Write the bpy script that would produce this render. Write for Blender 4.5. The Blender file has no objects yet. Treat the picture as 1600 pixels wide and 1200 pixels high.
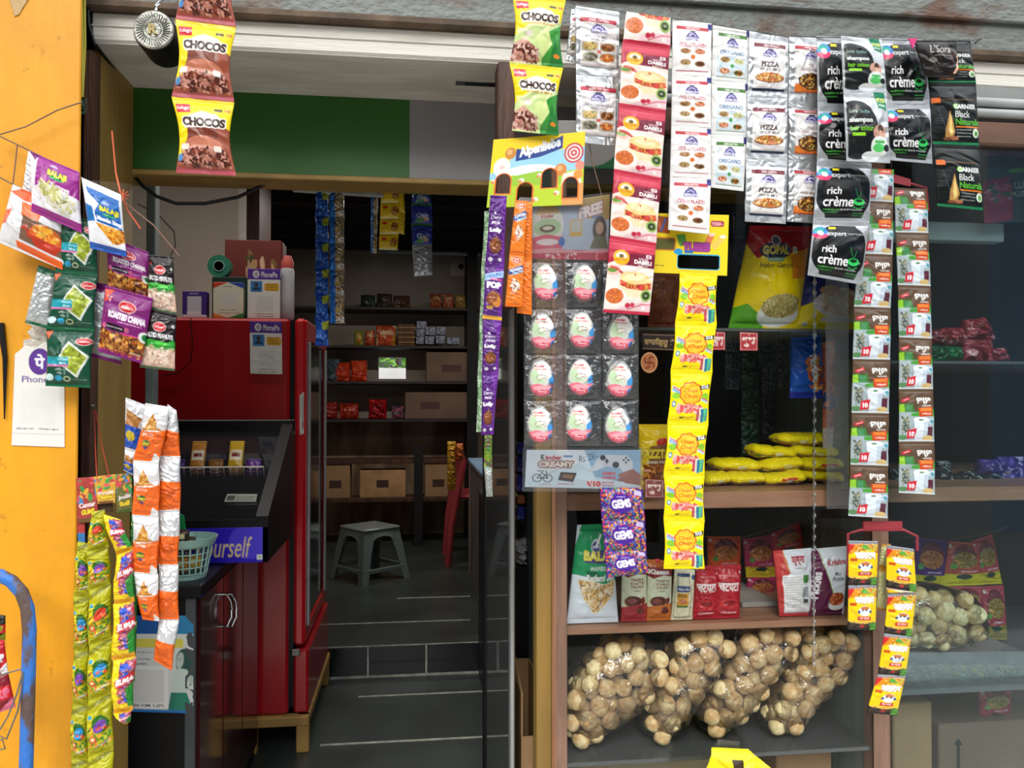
import bpy, math, random
import numpy as np
from mathutils import Vector, Matrix

# ------------------------------------------------------------------ camera, sky, exposure
F = 1256.0
CAM = Vector((0.0, 0.0, 1.5))
YAW, PITCH = math.radians(7.0), math.radians(1.0)
scene = bpy.context.scene
cam_data = bpy.data.cameras.new('camera')
cam = bpy.data.objects.new('camera', cam_data)
scene.collection.objects.link(cam)
cam.location = CAM
cam.rotation_euler = (math.pi / 2 + PITCH, 0, -YAW)
cam_data.sensor_fit = 'HORIZONTAL'
cam_data.sensor_width = 36.0
cam_data.lens = F / 1600 * 36.0
cam_data.clip_start = 0.02
scene.camera = cam
scene.view_settings.view_transform = 'Standard'
scene.view_settings.look = 'None'
scene.view_settings.gamma = 1.0
scene.view_settings.use_curve_mapping = False
scene.view_settings.exposure = 0.0

world = bpy.data.worlds.new('sky')
scene.world = world
world.use_nodes = True
wn, wl = world.node_tree.nodes, world.node_tree.links
wn.clear()
w_out = wn.new('ShaderNodeOutputWorld')
w_bg = wn.new('ShaderNodeBackground')
w_bg.inputs['Strength'].default_value = 1.0
w_tc = wn.new('ShaderNodeTexCoord')
w_sp = wn.new('ShaderNodeSeparateXYZ')
w_rp = wn.new('ShaderNodeValToRGB')
w_mr = wn.new('ShaderNodeMapRange')
w_mr.inputs['From Min'].default_value = -1
w_mr.inputs['From Max'].default_value = 1
wl.new(w_tc.outputs['Generated'], w_sp.inputs[0])
wl.new(w_sp.outputs['Z'], w_mr.inputs['Value'])
wl.new(w_mr.outputs[0], w_rp.inputs[0])
wl.new(w_rp.outputs[0], w_bg.inputs['Color'])
wl.new(w_bg.outputs[0], w_out.inputs['Surface'])
cr = w_rp.color_ramp
cr.elements[0].position = 0.0
cr.elements[0].color = (0.10, 0.10, 0.09, 1)
cr.elements[1].position = 1.0
cr.elements[1].color = (2.7, 2.8, 3.0, 1)
for p, c in ((0.49, (0.10, 0.10, 0.10, 1)), (0.52, (0.10, 0.11, 0.11, 1)), (0.57, (0.16, 0.18, 0.18, 1)), (0.61, (0.42, 0.45, 0.47, 1)), (0.68, (1.0, 1.04, 1.1, 1)), (0.80, (2.9, 2.98, 3.1, 1))):
    e = cr.elements.new(p)
    e.color = c
# soft hazy sun high behind the photographer
sun_d = bpy.data.lights.new('hazy_sun', 'SUN')
sun_d.energy = 1.55
sun_d.angle = math.radians(24)
sun_d.color = (1.0, 0.96, 0.88)
sun = bpy.data.objects.new('hazy_sun', sun_d)
scene.collection.objects.link(sun)
# added dim fill lamp brightening the back room; no fitting is visible
fill_d = bpy.data.lights.new('room_fill_light', 'AREA')
fill_d.shape = 'RECTANGLE'
fill_d.size, fill_d.size_y = 1.2, .05
fill_d.energy = 17
fill_d.color = (1.0, .93, .86)
tube = bpy.data.objects.new('room_fill_light', fill_d)
scene.collection.objects.link(tube)
tube.location = (0.2, 4.3, 2.53)
fill2 = bpy.data.objects.new('front_fill_light', fill_d.copy())  # second added fill, brightening the fridge top and partition wall
fill2.data.energy = 6.5
scene.collection.objects.link(fill2)
fill2.location = (-0.45, 2.55, 2.5)
sun.rotation_euler = (math.radians(53), 0, math.radians(-12))

# ------------------------------------------------------------------ projection helpers (real planes at real depth)
FWD = Vector((math.sin(YAW) * math.cos(PITCH), math.cos(YAW) * math.cos(PITCH), math.sin(PITCH)))
RGT = Vector((math.cos(YAW), -math.sin(YAW), 0))
UPV = RGT.cross(FWD)
def at(px, py, Y):
    d = FWD + RGT * ((px - 800) / F) + UPV * ((600 - py) / F)
    return CAM + d * ((Y - CAM.y) / d.y)
def WX(px, Y, py=620): return at(px, py, Y).x
def WZ(py, Y, px=800): return at(px, py, Y).z
def atg(px, py, z):                      # point on a horizontal plane at height z
    d = FWD + RGT * ((px - 800) / F) + UPV * ((600 - py) / F)
    return CAM + d * ((z - CAM.z) / d.z)
def atx(px, py, X):
    d = FWD + RGT * ((px - 800) / F) + UPV * ((600 - py) / F)
    return CAM + d * ((X - CAM.x) / d.x)

# ------------------------------------------------------------------ colour
def lin(c):
    if isinstance(c, str):
        c = c.lstrip('#')
        if len(c) == 3: c = ''.join(a + a for a in c)
        c = [int(c[i:i + 2], 16) / 255 for i in (0, 2, 4)]
    return np.array([x / 12.92 if x <= 0.04045 else ((x + 0.055) / 1.055) ** 2.4 for x in c], dtype=np.float32)

# ------------------------------------------------------------------ materials
_mats = {}
def pbr(name, col, rough=0.6, metal=0.0, spec=0.5, coat=0.0, bump=0.0, bscale=30, var=0.0, vscale=6, vcol=None, stretch=(1, 1, 1), alpha=1.0, emit=0, detail=6, lo=0.42, hi=0.62):
    """procedural principled material: base colour varied by noise towards vcol, noise bump"""
    if name in _mats: return _mats[name]
    m = bpy.data.materials.new(name)
    m.use_nodes = True
    nt = m.node_tree
    b = nt.nodes['Principled BSDF']
    b.inputs['Roughness'].default_value = rough
    b.inputs['Metallic'].default_value = metal
    b.inputs['Specular IOR Level'].default_value = spec
    b.inputs['Coat Weight'].default_value = coat
    b.inputs['Coat Roughness'].default_value = 0.08
    b.inputs['Alpha'].default_value = alpha
    c = tuple(lin(col)) + (1,)
    tc = nt.nodes.new('ShaderNodeTexCoord')
    mp = nt.nodes.new('ShaderNodeMapping')
    mp.inputs['Scale'].default_value = stretch
    nt.links.new(tc.outputs['Object'], mp.inputs[0])
    nz = nt.nodes.new('ShaderNodeTexNoise')
    nz.inputs['Scale'].default_value = vscale
    nz.inputs['Detail'].default_value = detail
    nt.links.new(mp.outputs[0], nz.inputs['Vector'])
    rp = nt.nodes.new('ShaderNodeValToRGB')
    v = tuple(lin(vcol)) + (1,) if vcol is not None else tuple(x * (1 - var) for x in c[:3]) + (1,)
    rp.color_ramp.elements[0].position = lo
    rp.color_ramp.elements[0].color = v
    rp.color_ramp.elements[1].position = hi
    rp.color_ramp.elements[1].color = c
    nt.links.new(nz.outputs['Fac'], rp.inputs[0])
    nt.links.new(rp.outputs[0], b.inputs['Base Color'])
    if bump:
        n2 = nt.nodes.new('ShaderNodeTexNoise')
        n2.inputs['Scale'].default_value = bscale
        n2.inputs['Detail'].default_value = 5
        nt.links.new(mp.outputs[0], n2.inputs['Vector'])
        bp = nt.nodes.new('ShaderNodeBump')
        bp.inputs['Strength'].default_value = bump
        bp.inputs['Distance'].default_value = 0.01
        nt.links.new(n2.outputs['Fac'], bp.inputs['Height'])
        nt.links.new(bp.outputs[0], b.inputs['Normal'])
    if emit:
        nt.links.new(rp.outputs[0], b.inputs['Emission Color'])
        b.inputs['Emission Strength'].default_value = emit
    _mats[name] = m
    return m

def print_mat(name, rough, coat=0.0, spec=0.5, crough=0.1):
    """printed surface: colour and foil mask read from the mesh's own colour attribute"""
    if name in _mats: return _mats[name]
    m = bpy.data.materials.new(name)
    m.use_nodes = True
    nt = m.node_tree
    b = nt.nodes['Principled BSDF']
    a = nt.nodes.new('ShaderNodeAttribute')
    a.attribute_name = 'print'
    nt.links.new(a.outputs['Color'], b.inputs['Base Color'])
    nt.links.new(a.outputs['Alpha'], b.inputs['Metallic'])
    b.inputs['Roughness'].default_value = rough
    b.inputs['Specular IOR Level'].default_value = spec
    b.inputs['Coat Weight'].default_value = coat
    b.inputs['Coat Roughness'].default_value = crough
    nz = nt.nodes.new('ShaderNodeTexNoise')
    nz.inputs['Scale'].default_value = 90
    tc = nt.nodes.new('ShaderNodeTexCoord')
    nt.links.new(tc.outputs['Object'], nz.inputs['Vector'])
    bp = nt.nodes.new('ShaderNodeBump')
    bp.inputs['Strength'].default_value = 0.12
    bp.inputs['Distance'].default_value = 0.002
    nt.links.new(nz.outputs['Fac'], bp.inputs['Height'])
    nt.links.new(bp.outputs[0], b.inputs['Normal'])
    _mats[name] = m
    return m
FILM = print_mat('printed_film', 0.30, 0.12, 0.32, 0.08)
CARD = print_mat('printed_card', 0.5, 0.15, 0.4, 0.3)
MATTE = print_mat('painted_matte', 0.75, 0.0, 0.3)

def clear_mat(name, tint=(1, 1, 1), gloss=0.08, rough=0.05, haze=0.0, bump=0.0, bscale=40, ior=1.45):
    if name in _mats: return _mats[name]
    m = bpy.data.materials.new(name)
    m.use_nodes = True
    nt = m.node_tree
    nt.nodes.clear()
    o = nt.nodes.new('ShaderNodeOutputMaterial')
    t = nt.nodes.new('ShaderNodeBsdfTransparent')
    t.inputs[0].default_value = tuple(tint) + (1,)
    g = nt.nodes.new('ShaderNodeBsdfGlossy')
    g.inputs['Roughness'].default_value = rough
    fr = nt.nodes.new('ShaderNodeFresnel')
    fr.inputs['IOR'].default_value = ior
    ad = nt.nodes.new('ShaderNodeMath')
    ad.operation = 'ADD'
    ad.inputs[1].default_value = gloss
    ad.use_clamp = True
    nt.links.new(fr.outputs[0], ad.inputs[0])
    mx = nt.nodes.new('ShaderNodeMixShader')
    nt.links.new(ad.outputs[0], mx.inputs[0])
    nt.links.new(t.outputs[0], mx.inputs[1])
    nt.links.new(g.outputs[0], mx.inputs[2])
    last = mx
    if haze:
        df = nt.nodes.new('ShaderNodeBsdfDiffuse')
        df.inputs[0].default_value = (0.8, 0.85, 0.88, 1)
        m2 = nt.nodes.new('ShaderNodeMixShader')
        m2.inputs[0].default_value = haze
        nt.links.new(mx.outputs[0], m2.inputs[1])
        nt.links.new(df.outputs[0], m2.inputs[2])
        last = m2
    if bump:
        tc = nt.nodes.new('ShaderNodeTexCoord')
        nz = nt.nodes.new('ShaderNodeTexNoise')
        nz.inputs['Scale'].default_value = bscale
        nz.inputs['Detail'].default_value = 3
        nt.links.new(tc.outputs['Object'], nz.inputs['Vector'])
        bp = nt.nodes.new('ShaderNodeBump')
        bp.inputs['Strength'].default_value = bump
        bp.inputs['Distance'].default_value = 0.01
        nt.links.new(nz.outputs['Fac'], bp.inputs['Height'])
        nt.links.new(bp.outputs[0], g.inputs['Normal'])
        nt.links.new(bp.outputs[0], fr.inputs['Normal'])
    nt.links.new(last.outputs[0], o.inputs[0])
    _mats[name] = m
    return m

# ------------------------------------------------------------------ object helpers
def thing(name, loc, label, cat, group=None, rz=0.0):
    o = bpy.data.objects.new(name, None)
    o.empty_display_size = 0.05
    scene.collection.objects.link(o)
    o.location = loc
    o.rotation_euler = (0, 0, rz)
    o['label'] = label
    o['category'] = cat
    if group: o['group'] = group
    return o
def tag(o, label, cat, group=None, kind=None):
    o['label'] = label
    o['category'] = cat
    if group: o['group'] = group
    if kind: o['kind'] = kind
    return o
def wloc(p):
    """world location of an (unrotated) parent chain"""
    v = Vector((0, 0, 0))
    while p is not None:
        v = v + Vector(p.location)
        p = p.parent
    return v
def link_mesh(name, verts, faces, mat, parent=None, smooth=False, origin=None, matidx=None, mats=None):
    """verts in world coordinates; the object's origin is placed at `origin` (default: centre)"""
    V = np.asarray(verts, dtype=np.float32).reshape(-1, 3)
    if origin is None:
        origin = (V.min(0) + V.max(0)) / 2
    origin = np.asarray(origin, dtype=np.float32)
    me = bpy.data.meshes.new(name)
    if isinstance(faces, np.ndarray) and faces.ndim == 2:
        n, k = faces.shape
        me.vertices.add(len(V))
        me.vertices.foreach_set('co', (V - origin).ravel())
        me.loops.add(n * k)
        me.loops.foreach_set('vertex_index', faces.ravel().astype(np.int32))
        me.polygons.add(n)
        me.polygons.foreach_set('loop_start', np.arange(0, n * k, k, dtype=np.int32))
        me.update(calc_edges=True)
    else:
        me.from_pydata([tuple(v) for v in (V - origin)], [], [tuple(int(i) for i in f) for f in faces])
        me.update()
    for m in (mats or [mat]): me.materials.append(m)
    if matidx is not None: me.polygons.foreach_set('material_index', np.asarray(matidx, dtype=np.int32))
    if smooth: me.polygons.foreach_set('use_smooth', [True] * len(me.polygons))
    o = bpy.data.objects.new(name, me)
    scene.collection.objects.link(o)
    if parent is not None:
        o.parent = parent
        o.location = Vector(origin.tolist()) - wloc(parent)
    else:
        o.location = Vector(origin.tolist())
    return o

class MB:
    """collects boxes, tubes, lathes; builds ONE mesh in world coordinates"""
    def __init__(s): s.v, s.f = [], []
    def add(s, v, f):
        n = len(s.v)
        s.v += [tuple(x) for x in v]
        s.f += [tuple(i + n for i in q) for q in f]
        return s
    def box(s, x0, x1, y0, y1, z0, z1, bev=0.0, M=None):
        x0, x1 = min(x0, x1), max(x0, x1); y0, y1 = min(y0, y1), max(y0, y1); z0, z1 = min(z0, z1), max(z0, z1)
        b = min(bev, (x1 - x0) * .45, (y1 - y0) * .45, (z1 - z0) * .45)
        if b <= 0:
            v = [(x, y, z) for z in (z0, z1) for y in (y0, y1) for x in (x0, x1)]
            f = [(0, 2, 3, 1), (4, 5, 7, 6), (0, 1, 5, 4), (2, 6, 7, 3), (0, 4, 6, 2), (1, 3, 7, 5)]
        else:
            v, idx = [], {}
            for i, (cx, sx) in enumerate(((x0, 1), (x1, -1))):
                for j, (cy, sy) in enumerate(((y0, 1), (y1, -1))):
                    for k, (cz, sz) in enumerate(((z0, 1), (z1, -1))):
                        for a in range(3):
                            p = [cx + sx * b, cy + sy * b, cz + sz * b]
                            p[a] = (cx, cy, cz)[a]
                            idx[(i, j, k, a)] = len(v); v.append(tuple(p))
            g = idx
            f = []
            def q(l):
                f.append(tuple(l))
            for i in (0, 1):
                l = [g[(i, 0, 0, 0)], g[(i, 1, 0, 0)], g[(i, 1, 1, 0)], g[(i, 0, 1, 0)]]; q(l if i else l[::-1])
                l = [g[(0, i, 0, 1)], g[(1, i, 0, 1)], g[(1, i, 1, 1)], g[(0, i, 1, 1)]]; q(l[::-1] if i else l)
                l = [g[(0, 0, i, 2)], g[(1, 0, i, 2)], g[(1, 1, i, 2)], g[(0, 1, i, 2)]]; q(l if i else l[::-1])
            for j in (0, 1):
                for k in (0, 1):
                    l = [g[(0, j, k, 1)], g[(1, j, k, 1)], g[(1, j, k, 2)], g[(0, j, k, 2)]]; q(l if (j + k) % 2 else l[::-1])
                    l = [g[(j, 0, k, 0)], g[(j, 1, k, 0)], g[(j, 1, k, 2)], g[(j, 0, k, 2)]]; q(l[::-1] if (j + k) % 2 else l)
                    l = [g[(j, k, 0, 0)], g[(j, k, 1, 0)], g[(j, k, 1, 1)], g[(j, k, 0, 1)]]; q(l if (j + k) % 2 else l[::-1])
            for i in (0, 1):
                for j in (0, 1):
                    for k in (0, 1):
                        l = [g[(i, j, k, 0)], g[(i, j, k, 1)], g[(i, j, k, 2)]]; q(l if (i + j + k) % 2 else l[::-1])
        if M is not None: v = [tuple(M @ Vector(p)) for p in v]
        return s.add(v, f)
    def quadprism(s, pts_front, pts_back):
        n = len(pts_front)
        v = list(pts_front) + list(pts_back)
        f = [tuple(range(n)), tuple(range(2 * n - 1, n - 1, -1))] + [(i, i + n, (i + 1) % n + n, (i + 1) % n) for i in range(n)]
        return s.add(v, f)
    def tube(s, pts, r, n=8, caps=True):
        pts = [Vector(p) for p in pts]
        rs = r if isinstance(r, (list, tuple)) else [r] * len(pts)
        v, f = [], []
        up = Vector((0.13, 0.31, 0.94)).normalized()
        for i, p in enumerate(pts):
            d = (pts[min(i + 1, len(pts) - 1)] - pts[max(i - 1, 0)])
            if d.length < 1e-9: d = Vector((0, 0, 1))
            d.normalize()
            a = d.cross(up)
            if a.length < 1e-3: a = d.cross(Vector((1, 0, 0)))
            a.normalize(); b = d.cross(a)
            for k in range(n):
                t = 2 * math.pi * k / n
                v.append(p + (a * math.cos(t) + b * math.sin(t)) * rs[i])
        for i in range(len(pts) - 1):
            for k in range(n):
                f.append((i * n + k, i * n + (k + 1) % n, (i + 1) * n + (k + 1) % n, (i + 1) * n + k))
        if caps:
            f.append(tuple(range(n))[::-1]); f.append(tuple(range((len(pts) - 1) * n, len(pts) * n)))
        return s.add(v, f)
    def lathe(s, c, prof, axis='z', n=32, sx=1.0, sy=1.0):
        """prof: (radius, height) pairs"""
        c = Vector(c); v, f = [], []
        for r, h in prof:
            for k in range(n):
                t = 2 * math.pi * k / n
                a, b = r * math.cos(t) * sx, r * math.sin(t) * sy
                if axis == 'z': v.append(c + Vector((a, b, h)))
                elif axis == 'y': v.append(c + Vector((a, h, b)))
                else: v.append(c + Vector((h, a, b)))
        m = len(prof)
        for i in range(m - 1):
            for k in range(n): f.append((i * n + k, i * n + (k + 1) % n, (i + 1) * n + (k + 1) % n, (i + 1) * n + k))
        f.append(tuple(range(n))[::-1]); f.append(tuple(range((m - 1) * n, m * n)))
        return s.add(v, f)
    def build(s, name, mat, parent=None, smooth=False, origin=None):
        o = link_mesh(name, s.v, s.f, mat, parent, False, origin)
        import bmesh
        bm = bmesh.new(); bm.from_mesh(o.data); bmesh.ops.recalc_face_normals(bm, faces=bm.faces); bm.to_mesh(o.data); bm.free()
        if smooth:
            me = o.data
            me.polygons.foreach_set('use_smooth', [True] * len(me.polygons))
            try: me.set_sharp_from_angle(angle=math.radians(38))
            except Exception: pass
        return o
def struct(name, mb, mat, smooth=False, label=None, cat=None):
    o = mb.build(name, mat, None, smooth) if isinstance(mb, MB) else mb
    o['kind'] = 'structure'
    if label: o['label'] = label
    if cat: o['category'] = cat
    return o
def sag(p, q, drop, n=14):
    p, q = Vector(p), Vector(q)
    return [p.lerp(q, i / n) - Vector((0, 0, 4 * drop * (i / n) * (1 - i / n))) for i in range(n + 1)]
# ------------------------------------------------------------------ printed artwork: a small rasteriser that fills a canvas, later read into mesh colours
_txt = {}
def text_tris(s, bold=0.0, shear=0.0):
    k = (s, bold, shear)
    if k in _txt: return _txt[k]
    c = bpy.data.curves.new('lettering', 'FONT')
    c.body = s
    c.resolution_u = 3
    c.offset = bold
    c.shear = shear
    o = bpy.data.objects.new('lettering', c)
    scene.collection.objects.link(o)
    dg = bpy.context.evaluated_depsgraph_get()
    ev = o.evaluated_get(dg)
    me = ev.to_mesh()
    me.calc_loop_triangles()
    V = np.array([v.co[:2] for v in me.vertices], dtype=np.float32)
    T = np.array([t.vertices[:] for t in me.loop_triangles], dtype=np.int32)
    ev.to_mesh_clear()
    bpy.data.objects.remove(o)
    bpy.data.curves.remove(c)
    if len(V):
        mn, mx = V.min(0), V.max(0)
        V = (V - mn) / np.maximum(mx - mn, 1e-6)
        V[:, 1] = 1 - V[:, 1]
    _txt[k] = (V, T)
    return V, T

class Cv:
    """canvas, u to the right and v downwards, both 0..1; RGB linear, channel 3 = foil, M = keep mask"""
    def __init__(s, w, h, bg='fff', foil=0.0, seed=1):
        s.w, s.h = w, h
        s.a = np.empty((h, w, 4), dtype=np.float32)
        s.a[..., :3] = lin(bg); s.a[..., 3] = foil
        s.m = np.ones((h, w), dtype=bool)
        s.u, s.v = np.meshgrid((np.arange(w) + .5) / w, (np.arange(h) + .5) / h)
        s.r = np.random.RandomState(seed)
    def _put(s, sl, mask, col, foil=0.0):
        if col is None:
            s.m[sl][mask] = False; return
        sub = s.a[sl]
        if callable(col): sub[mask, :3] = col(s.u[sl][mask], s.v[sl][mask])
        else: sub[mask, :3] = lin(col) if not isinstance(col, np.ndarray) else col
        sub[mask, 3] = foil
    def _sl(s, x0, y0, x1, y1):
        return (slice(max(0, int(y0 * s.h) - 1), min(s.h, int(math.ceil(y1 * s.h)) + 1)), slice(max(0, int(x0 * s.w) - 1), min(s.w, int(math.ceil(x1 * s.w)) + 1)))
    def rect(s, x0, y0, x1, y1, col, foil=0.0):
        sl = s._sl(x0, y0, x1, y1)
        u, v = s.u[sl], s.v[sl]
        s._put(sl, (u >= x0) & (u <= x1) & (v >= y0) & (v <= y1), col, foil); return s
    def rrect(s, x0, y0, x1, y1, r, col, foil=0.0):
        sl = s._sl(x0, y0, x1, y1)
        k = s.h / s.w
        u, v = s.u[sl], s.v[sl]
        dx = np.maximum(np.maximum(x0 + r - u, u - x1 + r), 0); dy = np.maximum(np.maximum(y0 + r / k - v, v - y1 + r / k), 0) * k
        s._put(sl, (dx * dx + dy * dy <= r * r) & (u >= x0) & (u <= x1) & (v >= y0) & (v <= y1), col, foil); return s
    def ell(s, cx, cy, rx, ry, col, foil=0.0, rot=0.0, half=None, ring=None):
        R = max(rx, ry * s.h / s.w); R2 = max(ry, rx * s.w / s.h)
        sl = s._sl(cx - R, cy - R2, cx + R, cy + R2)
        k = s.h / s.w
        du, dv = s.u[sl] - cx, (s.v[sl] - cy) * k
        if rot:
            c, t = math.cos(rot), math.sin(rot)
            du, dv = du * c + dv * t, -du * t + dv * c
        q = (du / rx) ** 2 + (dv / (ry * k)) ** 2
        m = q <= 1
        if ring: m &= q >= ring ** 2
        if half == 'top': m &= dv <= 0
        if half == 'bottom': m &= dv >= 0
        s._put(sl, m, col, foil); return s
    def poly(s, pts, col, foil=0.0):
        P = np.array(pts, dtype=np.float32)
        sl = s._sl(P[:, 0].min(), P[:, 1].min(), P[:, 0].max(), P[:, 1].max())
        u, v = s.u[sl], s.v[sl]
        m = np.zeros(u.shape, dtype=bool)
        n = len(P)
        for i in range(n):
            (x1, y1), (x2, y2) = P[i], P[(i + 1) % n]
            if y1 == y2: continue
            c = ((y1 > v) != (y2 > v)) & (u < (x2 - x1) * (v - y1) / (y2 - y1) + x1)
            m ^= c
        s._put(sl, m, col, foil); return s
    def line(s, x0, y0, x1, y1, w, col, foil=0.0):
        k = s.h / s.w
        dx, dy = x1 - x0, (y1 - y0) * k
        L = math.hypot(dx, dy) or 1e-6
        nx, ny = -dy / L * w / 2, dx / L * w / 2 / k
        return s.poly([(x0 + nx, y0 + ny), (x1 + nx, y1 + ny), (x1 - nx, y1 - ny), (x0 - nx, y0 - ny)], col, foil)
    def path(s, pts, w, col, foil=0.0):
        for a, b in zip(pts[:-1], pts[1:]):
            s.line(a[0], a[1], b[0], b[1], w, col, foil); s.ell(b[0], b[1], w / 2, w / 2 * s.w / s.h, col, foil)
        return s
    def text(s, t, x0, y0, x1, y1, col, bold=0.02, shear=0.0, rot=0.0, arc=0.0, foil=0.0, out=None, ow=0.012):
        if out:
            for i in range(8):
                a = i * math.pi / 4
                s.text(t, x0 + ow * math.cos(a), y0 + ow * s.w / s.h * math.sin(a), x1 + ow * math.cos(a), y1 + ow * s.w / s.h * math.sin(a), out, bold, shear, rot, arc, foil)
        V, T = text_tris(t, bold, shear)
        if not len(T): return s
        P = V.copy()
        ww, hh = x1 - x0, y1 - y0
        X = (P[:, 0] - .5) * ww; Y = (P[:, 1] - .5) * hh
        if arc: Y = Y + arc * (4 * (P[:, 0] - .5) ** 2 - .5)
        if rot:
            k = s.h / s.w; c, q = math.cos(rot), math.sin(rot)
            Yk = Y * k
            X, Y = X * c + Yk * q, (-X * q + Yk * c) / k
        X = (X + (x0 + x1) / 2) * s.w - .5; Y = (Y + (y0 + y1) / 2) * s.h - .5
        if callable(col): colv = None
        else: colv = lin(col)
        for a, b, c in T:
            xa, ya, xb, yb, xc, yc = X[a], Y[a], X[b], Y[b], X[c], Y[c]
            i0, i1 = max(0, int(min(xa, xb, xc))), min(s.w - 1, int(max(xa, xb, xc)) + 1)
            j0, j1 = max(0, int(min(ya, yb, yc))), min(s.h - 1, int(max(ya, yb, yc)) + 1)
            if i1 < i0 or j1 < j0: continue
            gx = np.arange(i0, i1 + 1)[None, :]; gy = np.arange(j0, j1 + 1)[:, None]
            d = (yb - yc) * (xa - xc) + (xc - xb) * (ya - yc)
            if abs(d) < 1e-9: continue
            l1 = ((yb - yc) * (gx - xc) + (xc - xb) * (gy - yc)) / d
            l2 = ((yc - ya) * (gx - xc) + (xa - xc) * (gy - yc)) / d
            e = -0.02
            m = (l1 >= e) & (l2 >= e) & (l1 + l2 <= 1 - e)
            sub = s.a[j0:j1 + 1, i0:i1 + 1]
            sub[m, :3] = colv; sub[m, 3] = foil
        return s
    def scr(s, x0, y0, x1, y1, col, n=6, seed=None, foil=0.0):
        """unreadably small print: a row of short strokes"""
        x = x0
        while x < x1:
            w = (x1 - x0) * s.r.uniform(.03, .12)
            s.rect(x, y0 + (y1 - y0) * s.r.uniform(0, .25), min(x + w, x1), y1 - (y1 - y0) * s.r.uniform(0, .2), col, foil)
            x += w + (x1 - x0) * .03
        return s
    def bits(s, x0, y0, x1, y1, cols, n, sz, foil=0.0, inside=None, elong=2.0):
        """food: many small rotated ellipses; inside=(cx,cy,rx,ry) clips to an ellipse"""
        keep = s.a.copy() if inside else None
        L = [lin(c) for c in cols]
        for i in range(n):
            cx, cy = s.r.uniform(x0, x1), s.r.uniform(y0, y1)
            if inside and ((cx - inside[0]) / inside[2]) ** 2 + ((cy - inside[1]) / inside[3]) ** 2 > 1: continue
            rx = sz * s.r.uniform(.6, 1.3)
            s.ell(cx, cy, rx, rx / elong * s.w / s.h * 1.0, L[s.r.randint(len(L))] * s.r.uniform(.75, 1.2), foil, rot=s.r.uniform(0, 3.14))
        if inside:
            q = ((s.u - inside[0]) / inside[2]) ** 2 + ((s.v - inside[1]) / inside[3]) ** 2 > 1
            s.a[q] = keep[q]
        return s
    def qrish(s, x0, y0, x1, y1): return s.rect(x0, y0, x1, y1, 'e4e2dc')
    def veg(s, x, y, r=.03):
        k = s.w / s.h
        s.rect(x - r, y - r * k, x + r, y + r * k, 'f4f4f4'); s.rect(x - r * .75, y - r * .75 * k, x + r * .75, y + r * .75 * k, '2f8a3a'); s.rect(x - r * .6, y - r * .6 * k, x + r * .6, y + r * .6 * k, 'f4f4f4'); s.ell(x, y, r * .4, r * .4 * k, '2f8a3a'); return s
    def sample(s, nu, nv, v0=0.0, v1=1.0, u0=0.0, u1=1.0, ss=3):
        out = np.zeros((nv, nu, 4), dtype=np.float32)
        U = np.linspace(u0, u1, nu); V = np.linspace(v0, v1, nv)
        du, dv = (u1 - u0) / max(nu - 1, 1), (v1 - v0) / max(nv - 1, 1)
        for a in range(ss):
            for b in range(ss):
                i = np.clip(((U + du * ((a + .5) / ss - .5)) * s.w).astype(int), 0, s.w - 1)
                j = np.clip(((V + dv * ((b + .5) / ss - .5)) * s.h).astype(int), 0, s.h - 1)
                out += s.a[j[:, None], i[None, :]]
        i = np.clip((U * s.w).astype(int), 0, s.w - 1); j = np.clip((V * s.h).astype(int), 0, s.h - 1)
        return out / (ss * ss), s.m[j[:, None], i[None, :]]

def tri(x): return np.abs((x % 1.0) * 2 - 1)
def crumple(U, V, rs, amp, n=7, f=3.0, horiz=0.3):
    """faceted creases, in units of the sheet"""
    h = np.zeros_like(U)
    wu = 0.10 * np.sin(5.1 * V + rs.uniform(0, 6)) + 0.07 * np.sin(9.3 * U + rs.uniform(0, 6)) + .03 * np.sin(17 * U + 11 * V + rs.uniform(0, 6))
    wv = 0.10 * np.sin(4.3 * U + rs.uniform(0, 6)) + 0.07 * np.sin(8.1 * V + rs.uniform(0, 6)) + .03 * np.sin(14 * U - 13 * V + rs.uniform(0, 6))
    for k in range(n):
        th = rs.uniform(0, math.pi) if rs.uniform() > horiz else rs.normal(math.pi / 2, .45)
        fr = f * rs.uniform(.5, 1.9) * (1 + k * .18)
        h += (tri((math.cos(th) * (U + wu) + math.sin(th) * (V + wv)) * fr + rs.uniform(0, 1)) - .5) / (1 + k * .5)
    return h * amp

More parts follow.
